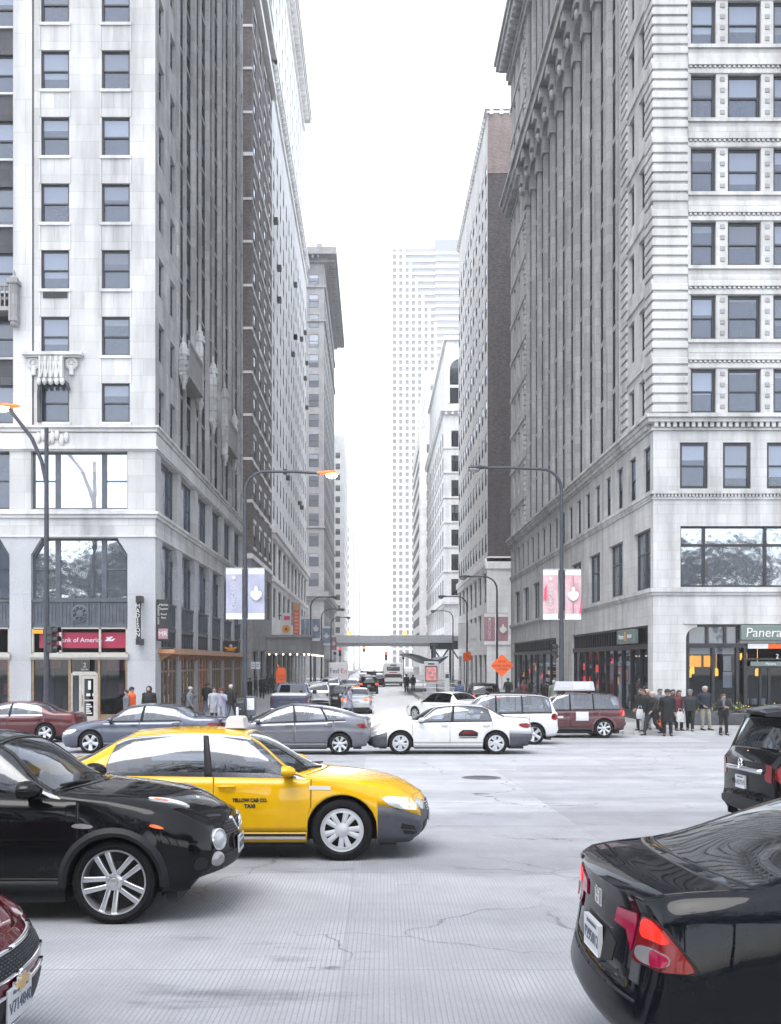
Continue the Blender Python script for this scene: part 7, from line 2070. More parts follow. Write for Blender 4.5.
def banner(label, x0, x1, Y, zt, zb, cloth, ends, motif, pole_x, group='banners on the street lamps', big=True):
    e = thing('street_banner', label, 'banner', ((x0+x1)/2, Y, zb), group=group); P = bindpart(e, ((x0+x1)/2, Y, zb))
    n = 10; h = zt-zb; w = x1-x0; ph = x0*3
    def strip(a, b, off, mt, nm, par=None):
        m = MB(); k = 6
        for i in range(k):
            for j in range(n):
                q = []
                for (ii, jj) in ((i, j), (i+1, j), (i+1, j+1), (i, j+1)):
                    x = x0+w*ii/k; z = a+(b-a)*jj/n; t = (z-zb)/h
                    q.append((x, Y+off+.035*math.sin(t*7+ph+ii*.8)*math.sin(PI*t), z))
                m.quad(*q)
        o = P(nm, m, mt, par, recalc=False); so = o.modifiers.new('thickness', 'SOLIDIFY'); so.thickness = .008; return o
    strip(zb+h*.12, zt-h*.12, 0, cloth, 'cloth'); strip(zt-h*.12, zt, 0, ends, 'hem'); strip(zb, zb+h*.12, 0, ends, 'hem')
    m = MB()
    sgn = 1 if pole_x > x1-.02 else -1
    for z in (zt-.02, zb+.02): m = MB(); m.tube([(pole_x, Y, z), (x0 if sgn > 0 else x1, Y, z)], .02, 8); P('banner_rod', m, 'steel')
    m = MB(); cx = (x0+x1)/2; cz = (zt+zb)/2
    if motif == 'text':
        text = MB(); o = text_obj('lettering', 'CHICAGO', w*.36, ends, e, (0, 0, 0), rot=(0, 0, 0), depth=.002, spacing=1.05)
        o.rotation_euler = Matrix(((0, -1, 0), (0, 0, -1), (1, 0, 0))).to_euler(); o.matrix_parent_inverse = Matrix.Translation((-cx, -Y, -zb)); o.location = (cx, Y-.055, cz-.03*h)
        st = MB(); r = w*.16; pts = []
        for i in range(12): rr = r if i % 2 == 0 else r*.45; pts.append((cx+rr*math.sin(2*PI*i/12), zt-h*.19+rr*math.cos(2*PI*i/12)))
        st.prism(pts, Y-.055, Y-.045); P('emblem', st, ends)
    else:
        for q_, (dx_, dz_, rx, rz) in enumerate(((0, 0, .17, .10), (-.2, -.01, .15, .085), (.2, -.01, .15, .085), (0, .07, .12, .1), (0, -.07, .14, .08), (-.12, -.05, .12, .08), (.12, -.05, .12, .08))):
            m.prism([(cx+dx_*w+rx*w*math.cos(2*PI*k/12), cz+dz_*h+rz*h*.8*math.sin(2*PI*k/12)) for k in range(12)], Y-.055-.003*q_, Y-.045)
        P('emblem', m, ends)
        if motif == 'flame':
            m = MB(); m.prism([(cx+w*.36, zb+h*.13), (cx+w*.49, zb+h*.13), (cx+w*.49, zb+h*.5), (cx+w*.45, zb+h*.3)], Y-.05, Y-.04); m.prism([(cx-w*.03, zt-h*.13), (cx+w*.03, zt-h*.13), (cx+w*.02, zt-h*.35), (cx-w*.02, zt-h*.35)], Y-.05, Y-.04); m.prism([(cx-w*.03, zb+h*.13), (cx+w*.03, zb+h*.13), (cx+w*.02, zb+h*.35), (cx-w*.02, zb+h*.35)], Y-.05, Y-.04); P('stripe', m, 'banner_red')
    if motif == 'text' and 'pink' in cloth:
        m = MB(); m.prism([(x0+w*.04, zb+h*.4), (x0+w*.22, zb+h*.38), (x0+w*.24, zb+h*.7), (x0+w*.08, zb+h*.62)], Y-.05, Y-.04); P('stripe', m, 'banner_red')
def banners_at(px0, px1, px2, px3, y0, y1, Y, cl, ends, labs, m=('text', 'emblem'), polepx=None):
    pole = PX(polepx or (px1+px2)/2, Y)
    for a, b, lab, mo in ((px0, px1, labs[0], m[0]), (px2, px3, labs[1], m[1])):
        if a is None: continue
        banner(lab, PX(a, Y), PX(b, Y), Y-.02, PZ(y0, Y), PZ(y1, Y), cl, ends, mo, pole)
banners_at(226, 242, 248, 264.5, 568, 619.5, 46.5, 'banner_lilac', 'banner_white', ('lilac lettered banner left of the tall lamp post at the limestone corner', 'lilac banner with a white emblem right of the tall lamp post at the limestone corner'), polepx=245)
banners_at(543, 558, 565, 581, 569, 620, 46, 'banner_pink', 'banner_white', ('pink lettered banner left of the lamp post at the cafe corner', 'pink banner with white emblem right of the lamp post at the cafe corner'), m=('text', 'flame'), polepx=561.5)
banners_at(484, 495, 498, 508, 613, 645, 73, 'banner_rose', 'banner_white', ('dusty rose lettered banner above the orange diamond sign', 'dusty rose emblem banner above the orange diamond sign'))
banners_at(458, 466, 468.5, 476.5, 623, 648.5, 95, 'banner_white', 'banner_white', ('plain white banner nearer the bus stop on the right', 'plain white banner beside the dusty rose ones'))
banners_at(301, 309.5, 312, 320, 616, 641, 96, 'banner_blue', 'banner_white', ('grey blue banner nearest the theatre on the left', 'grey blue banner with emblem, second from the theatre on the left'))
banners_at(None, None, 322.5, 330.5, 626, 645.5, 118, 'banner_blue', 'banner_white', ('', 'blue banner on the third lamp post along the left kerb'), polepx=321.5)
banners_at(None, None, 331.5, 336.5, 635, 652, 140, 'banner_rose', 'banner_white', ('', 'small mauve banner farthest along the left kerb'), polepx=331)
GL = 'lamps along the side street'
for px, Y, sgn, lab in ((497, 73, -1, 'lamp post with dusty rose banners on the right pavement'), (467, 95, -1, 'lamp post with plain white banners on the right pavement'), (453, 122, -1, 'lamp post by the railway on the right, without banners'),
                        (310.7, 96, 1, 'lamp post with grey blue banners on the left pavement'), (321.5, 118, 1, 'lamp post with one blue banner on the left pavement'), (331, 140, 1, 'lamp post with a small mauve banner on the left pavement')):
    street_lamp(lab, PX(px, Y), Y, 9.2, sgn*2.4, 0, -.02, False, group=GL, r=.10)
def traffic_signal(label, x, Y, z, own_pole, face, lit=None, scale=1.0, rz=0.0, polepx=None):
    e = thing('traffic_signal', label, 'traffic light', (x, Y, z)); P = bindpart(e, (x, Y, z))
    T = Matrix.Translation((x, Y, z)) @ Matrix.Rotation(rz, 4, 'Z'); s = scale
    m = MB(); m.M = T
    for i in range(3): m.bbox(-.17*s, .17*s, -.1*s, .16*s, i*.36*s, i*.36*s+.345*s, .03)
    P('signal_head', m, 'black_metal')
    for i in range(3):
        m = MB(); m.M = T; a = [PI*k/8-.35+.0 for k in range(-1, 12)]
        c0 = i*.36*s+.175*s
        m.loft([[(.14*s*math.cos(q)*.95, yy, c0+.14*s*math.sin(q)) for q in [PI*(1.15-1.3*k/10) for k in range(11)]] for yy in (-.1*s, -.33*s)], closed=False, caps=False)
        o = P('visor', m, 'black_metal', recalc=False); so = o.modifiers.new('thickness', 'SOLIDIFY'); so.thickness = .012
        m = MB(); m.M = T; m.lathe([(.12*s, -.1*s), (.11*s, -.115*s), (.005, -.13*s)], 0, 0, c0, 12, axis='y')
        P('lens', m, 'signal_red' if lit == 'red' and i == 2 else 'lamp_orange' if lit == 'amber' and i == 1 else 'lens_dark')
    m = MB()
    if own_pole:
        m.tube([(x, Y+.25, kz(Y)), (x, Y+.25, z+1.2*s)], .07, 10); m.tube([(x, Y+.25, z+.9*s), (x, Y+.1, z+.9*s)], .03, 8)
    else:
        px_ = polepx; m.tube([(px_, Y+.02, z+.85*s), (x, Y+.05, z+.85*s)], .03, 8); m.tube([(px_, Y+.02, z+.15*s), (x, Y+.05, z+.15*s)], .03, 8)
    P('bracket', m, 'pole_metal')
    return e
flat('lens_dark', (0.03, 0.03, 0.03), 0.2)
traffic_signal('black three lens traffic light on the lamp post before the bank, seen from the side', PX(52.5, 42), 42.0, PZ(653, 42), False, None, rz=R(70), scale=1.05, polepx=PX(46.5, 42))
traffic_signal('small dark signal box on the lamp post at the cafe corner', PX(555.5, 46), 46.0, PZ(658, 46), False, None, rz=R(-80), scale=.6, polepx=PX(561.5, 46))
traffic_signal('red traffic light left of the bus beyond the station bridge', PX(386, 146), 146, 3.2, True, None, 'red', 1.1)
traffic_signal('red traffic light right of the bus near the bus stop', PX(403.5, 146), 146, 3.3, True, None, 'red', .9)
traffic_signal('red traffic light over the left pavement beside the parcel truck', PX(340, 143), 143, 3.8, True, None, 'red', 1.1)
traffic_signal('amber traffic light over the left lanes under the bridge', PX(335, 147.5), 147.5, 4.0, True, None, 'amber', 1.2)
traffic_signal('far amber traffic light at the next crossing', PX(364, 204), 204, 5.0, True, None, 'amber', 1.6)
# orange work signs
def diamond(label, x, Y, zc, half, tilt, lines, rz=0.0, legs=True):
    e = thing('work_sign', label, 'road sign', (x, Y, ground(Y))); P = bindpart(e, (x, Y, ground(Y)))
    T = Matrix.Translation((x, Y, zc)) @ Matrix.Rotation(rz, 4, 'Z') @ Matrix.Rotation(tilt, 4, 'Y')
    m = MB(); m.M = T; h = half; r = .09
    pts = []
    for i in range(4):
        a = PI/2*i; c = (math.cos(a)*h, math.sin(a)*h); d1 = (math.cos(a-PI*.75), math.sin(a-PI*.75)); d2 = (math.cos(a+PI*.75), math.sin(a+PI*.75))
        pts += [(c[0]+d1[0]*r, c[1]+d1[1]*r), (c[0]-math.cos(a)*.03, c[1]-math.sin(a)*.03), (c[0]+d2[0]*r, c[1]+d2[1]*r)]
    m.prism(pts, -.012, .012); bd = P('sign_board', m, 'orange_sign')
    for i, (t, z) in enumerate(lines):
        o = text_obj('lettering', t, .17, 'black_ink', None, (0, 0, 0), depth=.001); o.parent = e
        o.matrix_parent_inverse = Matrix.Translation((-x, -Y, -ground(Y))); o.matrix_basis = T @ Matrix.Translation((0, -.018, z)) @ Matrix.Rotation(PI/2, 4, 'X')
    m = MB(); m.tube([(x, Y+.04, zc-half*.9), (x, Y+.04, ground(Y)+.1)], .025, 8); m.tube([(x, Y+.04, zc), (x, Y+.04, zc-half)], .025, 8)
    for s in (-1, 1): m.tube([(x, Y+.04, ground(Y)+.35), (x+s*.5, Y-.4, ground(Y)+.02)], .018, 6); m.tube([(x, Y+.04, ground(Y)+.35), (x+s*.5, Y+.5, ground(Y)+.02)], .018, 6)
    P('stand', m, 'steel')
diamond('orange diamond road work sign on a stand right of the black suv', PX(502, 57), 57, PZ(665.5, 57), .66, 0, (('ROAD', .22), ('WORK AHEAD', -.02), ('CLOSED', -.22)))
diamond('smaller tilted orange road work sign near the white banners', PX(467.5, 82), 82, PZ(656.5, 82), .50, R(32), (('WORK', .0),), rz=R(20))
def panel_sign():
    x, Y = PX(281, 62), 62; e = thing('work_sign', 'orange rectangular road work panel behind the blue pickup', 'road sign', (x, Y, kz(Y))); P = bindpart(e, (x, Y, kz(Y)))
    zt, zb = PZ(667.5, Y), PZ(683, Y); m = MB(); w = .31; m.prism([(x-w, zb), (x+w, zb), (x+w, zt-.28), (x+w*.6, zt), (x-w*.6, zt), (x-w, zt-.28)], Y, Y+.02); P('sign_board', m, 'orange_sign')
    for i, t in enumerate(('SIDEWALK', 'CLOSED')): o = text_obj('lettering', t, .11, 'black_ink', e, (0, -.006, (zb+zt)/2-.05-.2*i-kz(Y)), depth=.001)
    m = MB(); m.tube([(x, Y+.05, zt), (x, Y+.05, kz(Y))], .025, 8); m.box(x-.3, x+.3, Y-.2, Y+.3, kz(Y), kz(Y)+.04); P('stand', m, 'steel')
    m = MB(); m.lathe([(.02, 0), (.08, .02), (.08, .14), (.02, .17)], x-.2, Y+.02, zt, 10); P('warning_light', m, 'lamp_amber')
panel_sign()
# blade signs on the left building and its black eagle sign
def blade(label, x0, x1, Y, zt, zb, parts):
    e = thing('blade_sign', label, 'sign', (x0, Y, zb)); P = bindpart(e, (x0, Y, zb))
    m = MB(); m.bbox(x0, x1, Y-.12, Y+.12, zb, zt, .02); bd = P('sign_board', m, 'black_metal')
    m = MB()
    for z in (zt-.3, zb+.4): m.box(LX-.05, x0, Y-.03, Y+.03, z-.03, z+.03)
    P('bracket', m, 'steel')
    return e, P
Yb = 45.78; e, P = blade('black vertical blade sign with white lines and a square red trimmed mark', PX(157.5, Yb), PX(169, Yb), Yb, PZ(599.5, Yb), PZ(641, Yb), None)
m = MB(); x0 = PX(157.5, Yb); x1 = PX(169, Yb); zt = PZ(599.5, Yb); zb = PZ(641, Yb)
m.box(x0+.05, x1-.03, Yb-.135, Yb-.121, zb+.1, zb+.56); P('mark_panel', m, 'banner_rose')
o = text_obj('lettering', 'MR', .30, 'white_ink', e, ((x1-x0)/2+.01, -.14, .32), depth=.003)
for t, z, s in (('Market', zt-.25, .14), ('Square', zt-.43, .14), ('Retail', zt-.68, .12), ('Row', zt-.84, .12)): text_obj('lettering', t, s, 'white_ink', e, ((x1-x0)/2+.05, -.13, z-zb), depth=.003)
o = text_obj('lettering', 'NOW LEASING', .13, 'white_ink', e, (.07, -.13, 1.2), rot=(0, 0, 0), depth=.003); o.rotation_euler = Matrix(((0, -1, 0), (0, 0, -1), (1, 0, 0))).to_euler()
Ye = 66.0
def eagle_sign():
    x0, x1 = PX(223.5, Ye), PX(238.5, Ye); zt, zb = PZ(641, Ye), PZ(653, Ye)
    e = thing('hanging_sign', 'black sign with a spread orange wing emblem left of the lilac banners', 'sign', (x0, Ye, zb)); P = bindpart(e, (x0, Ye, zb))
    m = MB(); m.bbox(x0, x1, Ye-.1, Ye+.1, zb, zt, .02); P('sign_board', m, 'black_metal')
    cx, cz = (x0+x1)/2, (zt+zb)/2; m = MB(); m.prism([(cx, cz-.1), (cx+.12, cz-.04), (cx+.42, cz+.02), (cx+.38, cz-.1), (cx+.1, cz-.2), (cx-.1, cz-.2), (cx-.38, cz-.1), (cx-.42, cz+.02), (cx-.12, cz-.04)], Ye-.115, Ye-.101); m.box(cx-.3, cx+.3, Ye-.115, Ye-.101, cz-.27, cz-.23); P('emblem', m, 'amber_plate')
    m = MB(); m.ball(cx, Ye-.1, cz+.05, .12, .03, .13, 8); P('emblem_head', m, 'banner_pink')
    m = MB(); m.box(LX-.05, x0, Ye-.02, Ye+.02, zt-.1, zt-.05); P('bracket', m, 'steel')
eagle_sign()
def white_signs():
    for i, px in enumerate((253, 258)):
        Y = 61.0; x = PX(px, Y); e = thing('small_sign', ('white square parking sign, left one of the pair beside the theatre canopy', 'white square parking sign, right one of the pair beside the theatre canopy')[i], 'sign', (x, Y, kz(Y))); P = bindpart(e, (x, Y, kz(Y)))
        m = MB(); m.bbox(x-.13, x+.13, Y-.01, Y+.01, PZ(669, Y), PZ(662, Y), .003); P('sign_board', m, 'plate_white')
        m = MB(); m.tube([(x, Y+.02, kz(Y)), (x, Y+.02, PZ(661, Y))], .022, 8); P('post', m, 'steel')
        m = MB(); m.box(x-.08, x+.08, Y-.016, Y-.011, PZ(664.6, Y), PZ(664, Y)); m.box(x-.08, x+.08, Y-.016, Y-.011, PZ(667, Y), PZ(666.2, Y)); P('sign_line', m, 'plate_ink')
white_signs()
# news boxes and a litter bin by the lilac lamp post
def boxes():
    for i, (px, Y, lab, h) in enumerate(((241, 45.6, 'dark news box at the foot of the lilac bannered lamp post', 1.15), (251, 45.9, 'grey news box standing to the right of the dark one', 1.25))):
        x = PX(px, Y); z = kz(Y); e = thing('news_box', lab, 'news box', (x, Y, z)); P = bindpart(e, (x, Y, z))
        m = MB(); m.bbox(x-.22, x+.22, Y-.2, Y+.2, z+.35, z+h, .03); P('cabinet', m, 'black_metal' if i == 0 else 'slate_paint')
        m = MB(); m.bbox(x-.17, x+.17, Y-.215, Y-.199, z+.62, z+h-.1, .005); P('window', m, 'pane_dark' if i == 0 else 'pale_metal')
        m = MB(); m.box(x-.06, x+.06, Y-.06, Y+.06, z+.03, z+.36); m.box(x-.2, x+.2, Y-.2, Y+.2, z, z+.03); P('base', m, 'black_metal')
        m = MB(); m.box(x-.04, x+.04, Y-.235, Y-.21, z+h-.5, z+h-.46); P('handle', m, 'steel')
    Y = 44.6; x = PX(237.3, Y); z = kz(Y)
    m = MB(); m.lathe([(.012, 0), (.06, 0), (.06, .75), (.05, .78), (.012, .8)], x, Y, z, 10); e = tag(m.build('bollard', 'pale_metal'), 'short pale bollard in front of the dark news box', 'bollard')
boxes()
# station platform, shelter, poster stand, railings
def platform():
    m = MB(); x0, x1 = 3.75, 7.2; 
    for a, b in ((78, 95), (95, 118)): m.add([(x0, a, ground(a)+.02), (x1, a, ground(a)+.02), (x1, b, ground(b)+.02), (x0, b, ground(b)+.02), (x0, a, ground(a)+.30), (x1, a, ground(a)+.30), (x1, b, ground(b)+.30), (x0, b, ground(b)+.30)], [(0,3,2,1),(4,5,6,7),(0,1,5,4),(1,2,6,5),(2,3,7,6),(3,0,4,7)])
    tag(m.build('platform', 'concrete'), kind='structure')
platform()
def shelter():
    base = (4.6, 92, ground(92)+.3); e = thing('bus_shelter', 'bus stop shelter with a dark sail shaped roof on the boarding island', 'bus shelter', base); P = bindpart(e, base)
    Y = 90.0; prof = [(403.5, 653.5), (410, 653.2), (420, 655.5), (428, 658.5), (437, 660), (448, 656)]; low = [(448, 657), (440, 663.5), (430, 664), (424, 662), (414, 656.5), (404, 654.3)]
    m = MB(); m.prism([(PX(a, Y), PZ(b, Y)) for a, b in prof+low], Y, Y+16); P('roof', m, 'slate_dark')
    for y in (Y+1, Y+8, Y+15):
        m = MB(); m.tube([(5.9, y, base[2]), (5.75, y, base[2]+2.6)], .09, 8); P('post', m, 'slate_paint')
    m = MB(); m.box(5.9, 5.94, Y+1.2, Y+14.8, base[2]+.3, base[2]+2.2); P('glass_wall', m, 'car_glass')
    m = MB(); m.box(5.2, 5.65, Y+3, Y+6, base[2]+.42, base[2]+.47); m.box(5.3, 5.35, Y+3.2, Y+3.3, base[2], base[2]+.42); m.box(5.3, 5.35, Y+5.7, Y+5.8, base[2], base[2]+.42); P('bench', m, 'steel')
flat('slate_dark', (0.035, 0.04, 0.05), 0.45)
shelter()
def poster_stand():
    Y = 84.0; x0, x1 = PX(424, Y), PX(438.5, Y); z = ground(Y)+.3; e = thing('poster_stand', 'lit poster stand with a red and pink poster on the boarding island', 'poster stand', ((x0+x1)/2, Y, z)); P = bindpart(e, ((x0+x1)/2, Y, z))
    m = MB(); m.bbox(x0, x1, Y-.1, Y+.1, PZ(683, Y), PZ(661.5, Y), .03); P('cabinet', m, 'pale_metal'); m = MB(); m.box(x0+.1, x1-.1, Y-.115, Y-.1, PZ(681.5, Y), PZ(666, Y)); P('frame', m, 'black_metal')
    m = MB(); m.box(x0+.17, x1-.17, Y-.125, Y-.114, PZ(680.5, Y), PZ(667, Y)); P('poster', m, 'poster_glow')
    m = MB(); rr = random.Random(3)
    for i in range(9): cx = x0+.25+rr.random()*(x1-x0-.5); cz = PZ(679, Y)+rr.random()*.9; m.prism([(cx+.13*math.cos(2*PI*k/8), cz+.12*math.sin(2*PI*k/8)) for k in range(8)], Y-.13-.001*i, Y-.124)
    P('poster_print', m, 'banner_pink'); m = MB(); m.box(x0+.35, x1-.35, Y-.115, Y-.1, PZ(664.6, Y), PZ(663.2, Y)); P('header_plate', m, 'black_metal')
    m = MB(); m.box(x0+.2, x1-.2, Y-.08, Y+.08, z-.02, PZ(683, Y)); P('foot', m, 'steel')
    Y = 81.0; x = PX(447, Y); z = ground(Y)+.3; e = thing('fare_pillar', 'plain white pillar right of the poster stand', 'pillar', (x, Y, z)); P = bindpart(e, (x, Y, z))
    m = MB(); m.bbox(x-.2, x+.2, Y-.15, Y+.15, z, PZ(672, Y), .03); P('pillar_body', m, 'pale_metal'); m = MB(); m.bbox(x-.14, x+.14, Y-.165, Y-.15, PZ(678, Y), PZ(674, Y), .005); P('screen', m, 'grey_frame')
poster_stand()
def railing(label, pts, Yk=None):
    x, Y = pts[0]; z = ground(Y)+.3; e = thing('railing', label, 'railing', (x, Y, z)); P = bindpart(e, (x, Y, z))
    m = MB()
    for (xa, ya), (xb, yb) in zip(pts[:-1], pts[1:]):
        for h in (.35, .7, 1.05): m.tube([(xa, ya, z+h), (xb, yb, z+h)], .025, 6)
    P('rail', m, 'steel')
    for (xa, ya), (xb, yb) in zip(pts[:-1], pts[1:]):
        n = max(1, int(math.dist((xa, ya), (xb, yb))/1.4))
        for i in range(n+1):
            q = MB(); t = i/n; q.tube([(xa+(xb-xa)*t, ya+(yb-ya)*t, z-.02), (xa+(xb-xa)*t, ya+(yb-ya)*t, z+1.1)], .03, 6); P('post', q, 'steel')
railing('steel railing across the near end of the boarding island', [(4.0, 78.3), (7.1, 78.3)])
railing('steel railing along the pavement side of the boarding island', [(7.1, 79.5), (7.1, 92)])
# cafe terrace
def terrace():
    for i, (a, b, Y, lab) in enumerate(((686, 739, 44.6, 'long dark planter with yellow flowers under the cafe window'), (752, 800, 44.3, 'dark planter with yellow flowers right of the cafe terrace'), (656, 670, 44.9, 'small dark planter at the white stone corner'))):
        x0, x1 = fx(a), fx(b); z = kz(Y); e = thing('planter', lab, 'planter', ((x0+x1)/2, Y, z)); P = bindpart(e, ((x0+x1)/2, Y, z))
        m = MB(); m.bbox(x0, x1, Y-.25, Y+.25, z, z+.62, .03); P('planter_box', m, 'planter_grey')
        rr = random.Random(i+20); m = MB(); f = MB()
        for k in range(int((x1-x0)*150)):
            x = x0+rr.random()*(x1-x0); y = Y-.22+rr.random()*.44; h = .1+rr.random()*.28; a_ = rr.random()*2*PI; w = .02+rr.random()*.03
            dx, dy = math.cos(a_), math.sin(a_); m.add([(x-dy*w, y+dx*w, z+.6), (x+dy*w, y-dx*w, z+.6), (x+dx*.12+dy*w, y+dy*.12-dx*w, z+.6+h*.8), (x+dx*.16, y+dy*.16, z+.6+h)], [(0,1,2,3)])
            if rr.random() < .10: f.ball(x+dx*.16, y+dy*.16, z+.6+h, .035, .035, .03, 6)
        o = P('foliage', m, 'leaf', recalc=False); o['kind'] = 'stuff'
        o = P('blossom', f, 'flower_yellow'); o['kind'] = 'stuff'
    Y = 43.4; x = fx(742); z = kz(Y); e = thing('cafe_table', 'dark square table with a copper edge on the cafe terrace', 'table', (x, Y, z)); P = bindpart(e, (x, Y, z))
    m = MB(); m.bbox(x-.62, x+.62, Y-.35, Y+.35, z+.74, z+.79, .01); P('tabletop', m, 'copper_ledge')
    for sx in (-.55, .55):
        for sy in (-.28, .28): m = MB(); m.tube([(x+sx, Y+sy, z), (x+sx, Y+sy, z+.74)], .02, 6); P('leg', m, 'black_metal')
    m = MB()
    for i in range(7): m.box(x-.5+i*.16, x-.47+i*.16, Y-.42, Y-.39, z+.1, z+.62)
    m.box(x-.55, x+.55, Y-.42, Y-.39, z+.60, z+.64); P('side_rail', m, 'black_metal')
    for i, dx in enumerate((-.28, .30)):
        cx = x+dx; cy_ = Y-.62; e = thing('cafe_chair', ('left one of two dark slatted chairs at the cafe table', 'right one of two dark slatted chairs at the cafe table')[i], 'chair', (cx, cy_, z), group='chairs on the cafe terrace'); P = bindpart(e, (cx, cy_, z))
        m = MB(); m.bbox(cx-.2, cx+.2, cy_-.2, cy_+.2, z+.43, z+.46, .008); P('seat', m, 'black_metal')
        m = MB()
        for k in range(5): m.box(cx-.19+k*.085, cx-.16+k*.085, cy_-.22, cy_-.20, z+.46, z+.86)
        m.box(cx-.2, cx+.2, cy_-.225, cy_-.195, z+.86, z+.90); P('backrest', m, 'steel')
        for sx in (-.18, .18):
            for sy in (-.18, .18): m = MB(); m.tube([(cx+sx, cy_+sy, z), (cx+sx, cy_+sy, z+.43)], .015, 6); P('leg', m, 'black_metal')
terrace()
def bicycle():
    Y = 62.5; x = PX(464, Y); z = ground(Y); e = thing('bicycle', 'dark bicycle beside the person in a blue jacket', 'bicycle', (x, Y, z), rz=R(75)); 
    def P(n, m, mt): return m.build(n, mt, e)
    for cx in (-.5, .5):
        m = MB(); n = 24; m.tube([(cx+.33*math.cos(2*PI*k/n), 0, .34+.33*math.sin(2*PI*k/n)) for k in range(n+1)], .018, 6, caps=False)
        for k in range(10): m.tube([(cx, 0, .34), (cx+.32*math.cos(2*PI*k/10), 0, .34+.32*math.sin(2*PI*k/10))], .003, 4)
        P('wheel', m, 'black_metal')
    m = MB()
    for a, b in (((-.5, .34), (-.08, .32)), ((-.5, .34), (-.2, .82)), ((-.2, .82), (-.08, .32)), ((-.2, .80), (.38, .80)), ((-.08, .32), (.36, .72)), ((.38, .86), (.5, .34))): m.tube([(a[0], 0, a[1]), (b[0], 0, b[1])], .016, 6)
    P('frame', m, 'slate_paint')
    m = MB(); m.tube([(.38, 0, .84), (.36, 0, .98)], .014, 6); m.tube([(.32, -.25, 1.0), (.38, -.1, .99), (.38, .1, .99), (.32, .25, 1.0)], .013, 6); P('handlebar', m, 'steel')
    m = MB(); m.loft([[(-.33, -.07, .9), (-.33, .07, .9), (-.33, .07, .94), (-.33, -.07, .94)], [(-.05, -.025, .9), (-.05, .025, .9), (-.05, .025, .93), (-.05, -.025, .93)]]); m.tube([(-.2, 0, .82), (-.2, 0, .9)], .014, 6); P('saddle', m, 'black_metal')
bicycle()
# ------------------------------------------------------------------ people
flat('skin_light', (0.30, 0.19, 0.15), 0.6); flat('skin_dark', (0.13, 0.075, 0.05), 0.6); flat('skin_tan', (0.30, 0.18, 0.12), 0.6)
flat('hair_black', (0.015, 0.013, 0.013), 0.6); flat('hair_brown', (0.05, 0.03, 0.02), 0.6); flat('hair_blond', (0.35, 0.26, 0.15), 0.6); flat('hair_grey', (0.28, 0.28, 0.28), 0.6)
for nm, cc in (('black', (.005, .005, .006)), ('charcoal', (.016, .017, .021)), ('navy', (.010, .013, .026)), ('grey', (.10, .105, .12)), ('pale', (.26, .27, .30)), ('lilac', (.22, .22, .29)), ('khaki', (.26, .25, .22)), ('denim', (.07, .09, .14)), ('red', (.09, .012, .018)), ('orange', (.62, .085, .006)), ('green', (.14, .16, .14)), ('white', (.45, .45, .45)), ('blue', (.05, .08, .16)), ('plaid', (.14, .05, .05))):
    flat('cloth_'+nm, cc, 0.85, var=.25, vscale=14)
def skin_mesh(name, joints, edges, rad, root=0, lev=2):
    me = bpy.data.meshes.new(name+'_cage'); me.from_pydata(joints, edges, []); o = bpy.data.objects.new(name+'_cage', me); COL.objects.link(o)
    sk = o.modifiers.new('skin', 'SKIN'); sk.use_smooth_shade = True
    if not me.skin_vertices: me.skin_vertices.new() if hasattr(me.skin_vertices, 'new') else None
    for i, v in enumerate(me.skin_vertices[0].data): r = rad[i]; v.radius = r if isinstance(r, tuple) else (r, r); v.use_root = (i == root)
    sb = o.modifiers.new('sub', 'SUBSURF'); sb.levels = lev; sb.render_levels = lev
    bpy.context.view_layer.update()
    out = bpy.data.meshes.new_from_object(o.evaluated_get(bpy.context.evaluated_depsgraph_get())); out.name = name
    bpy.data.objects.remove(o); return out
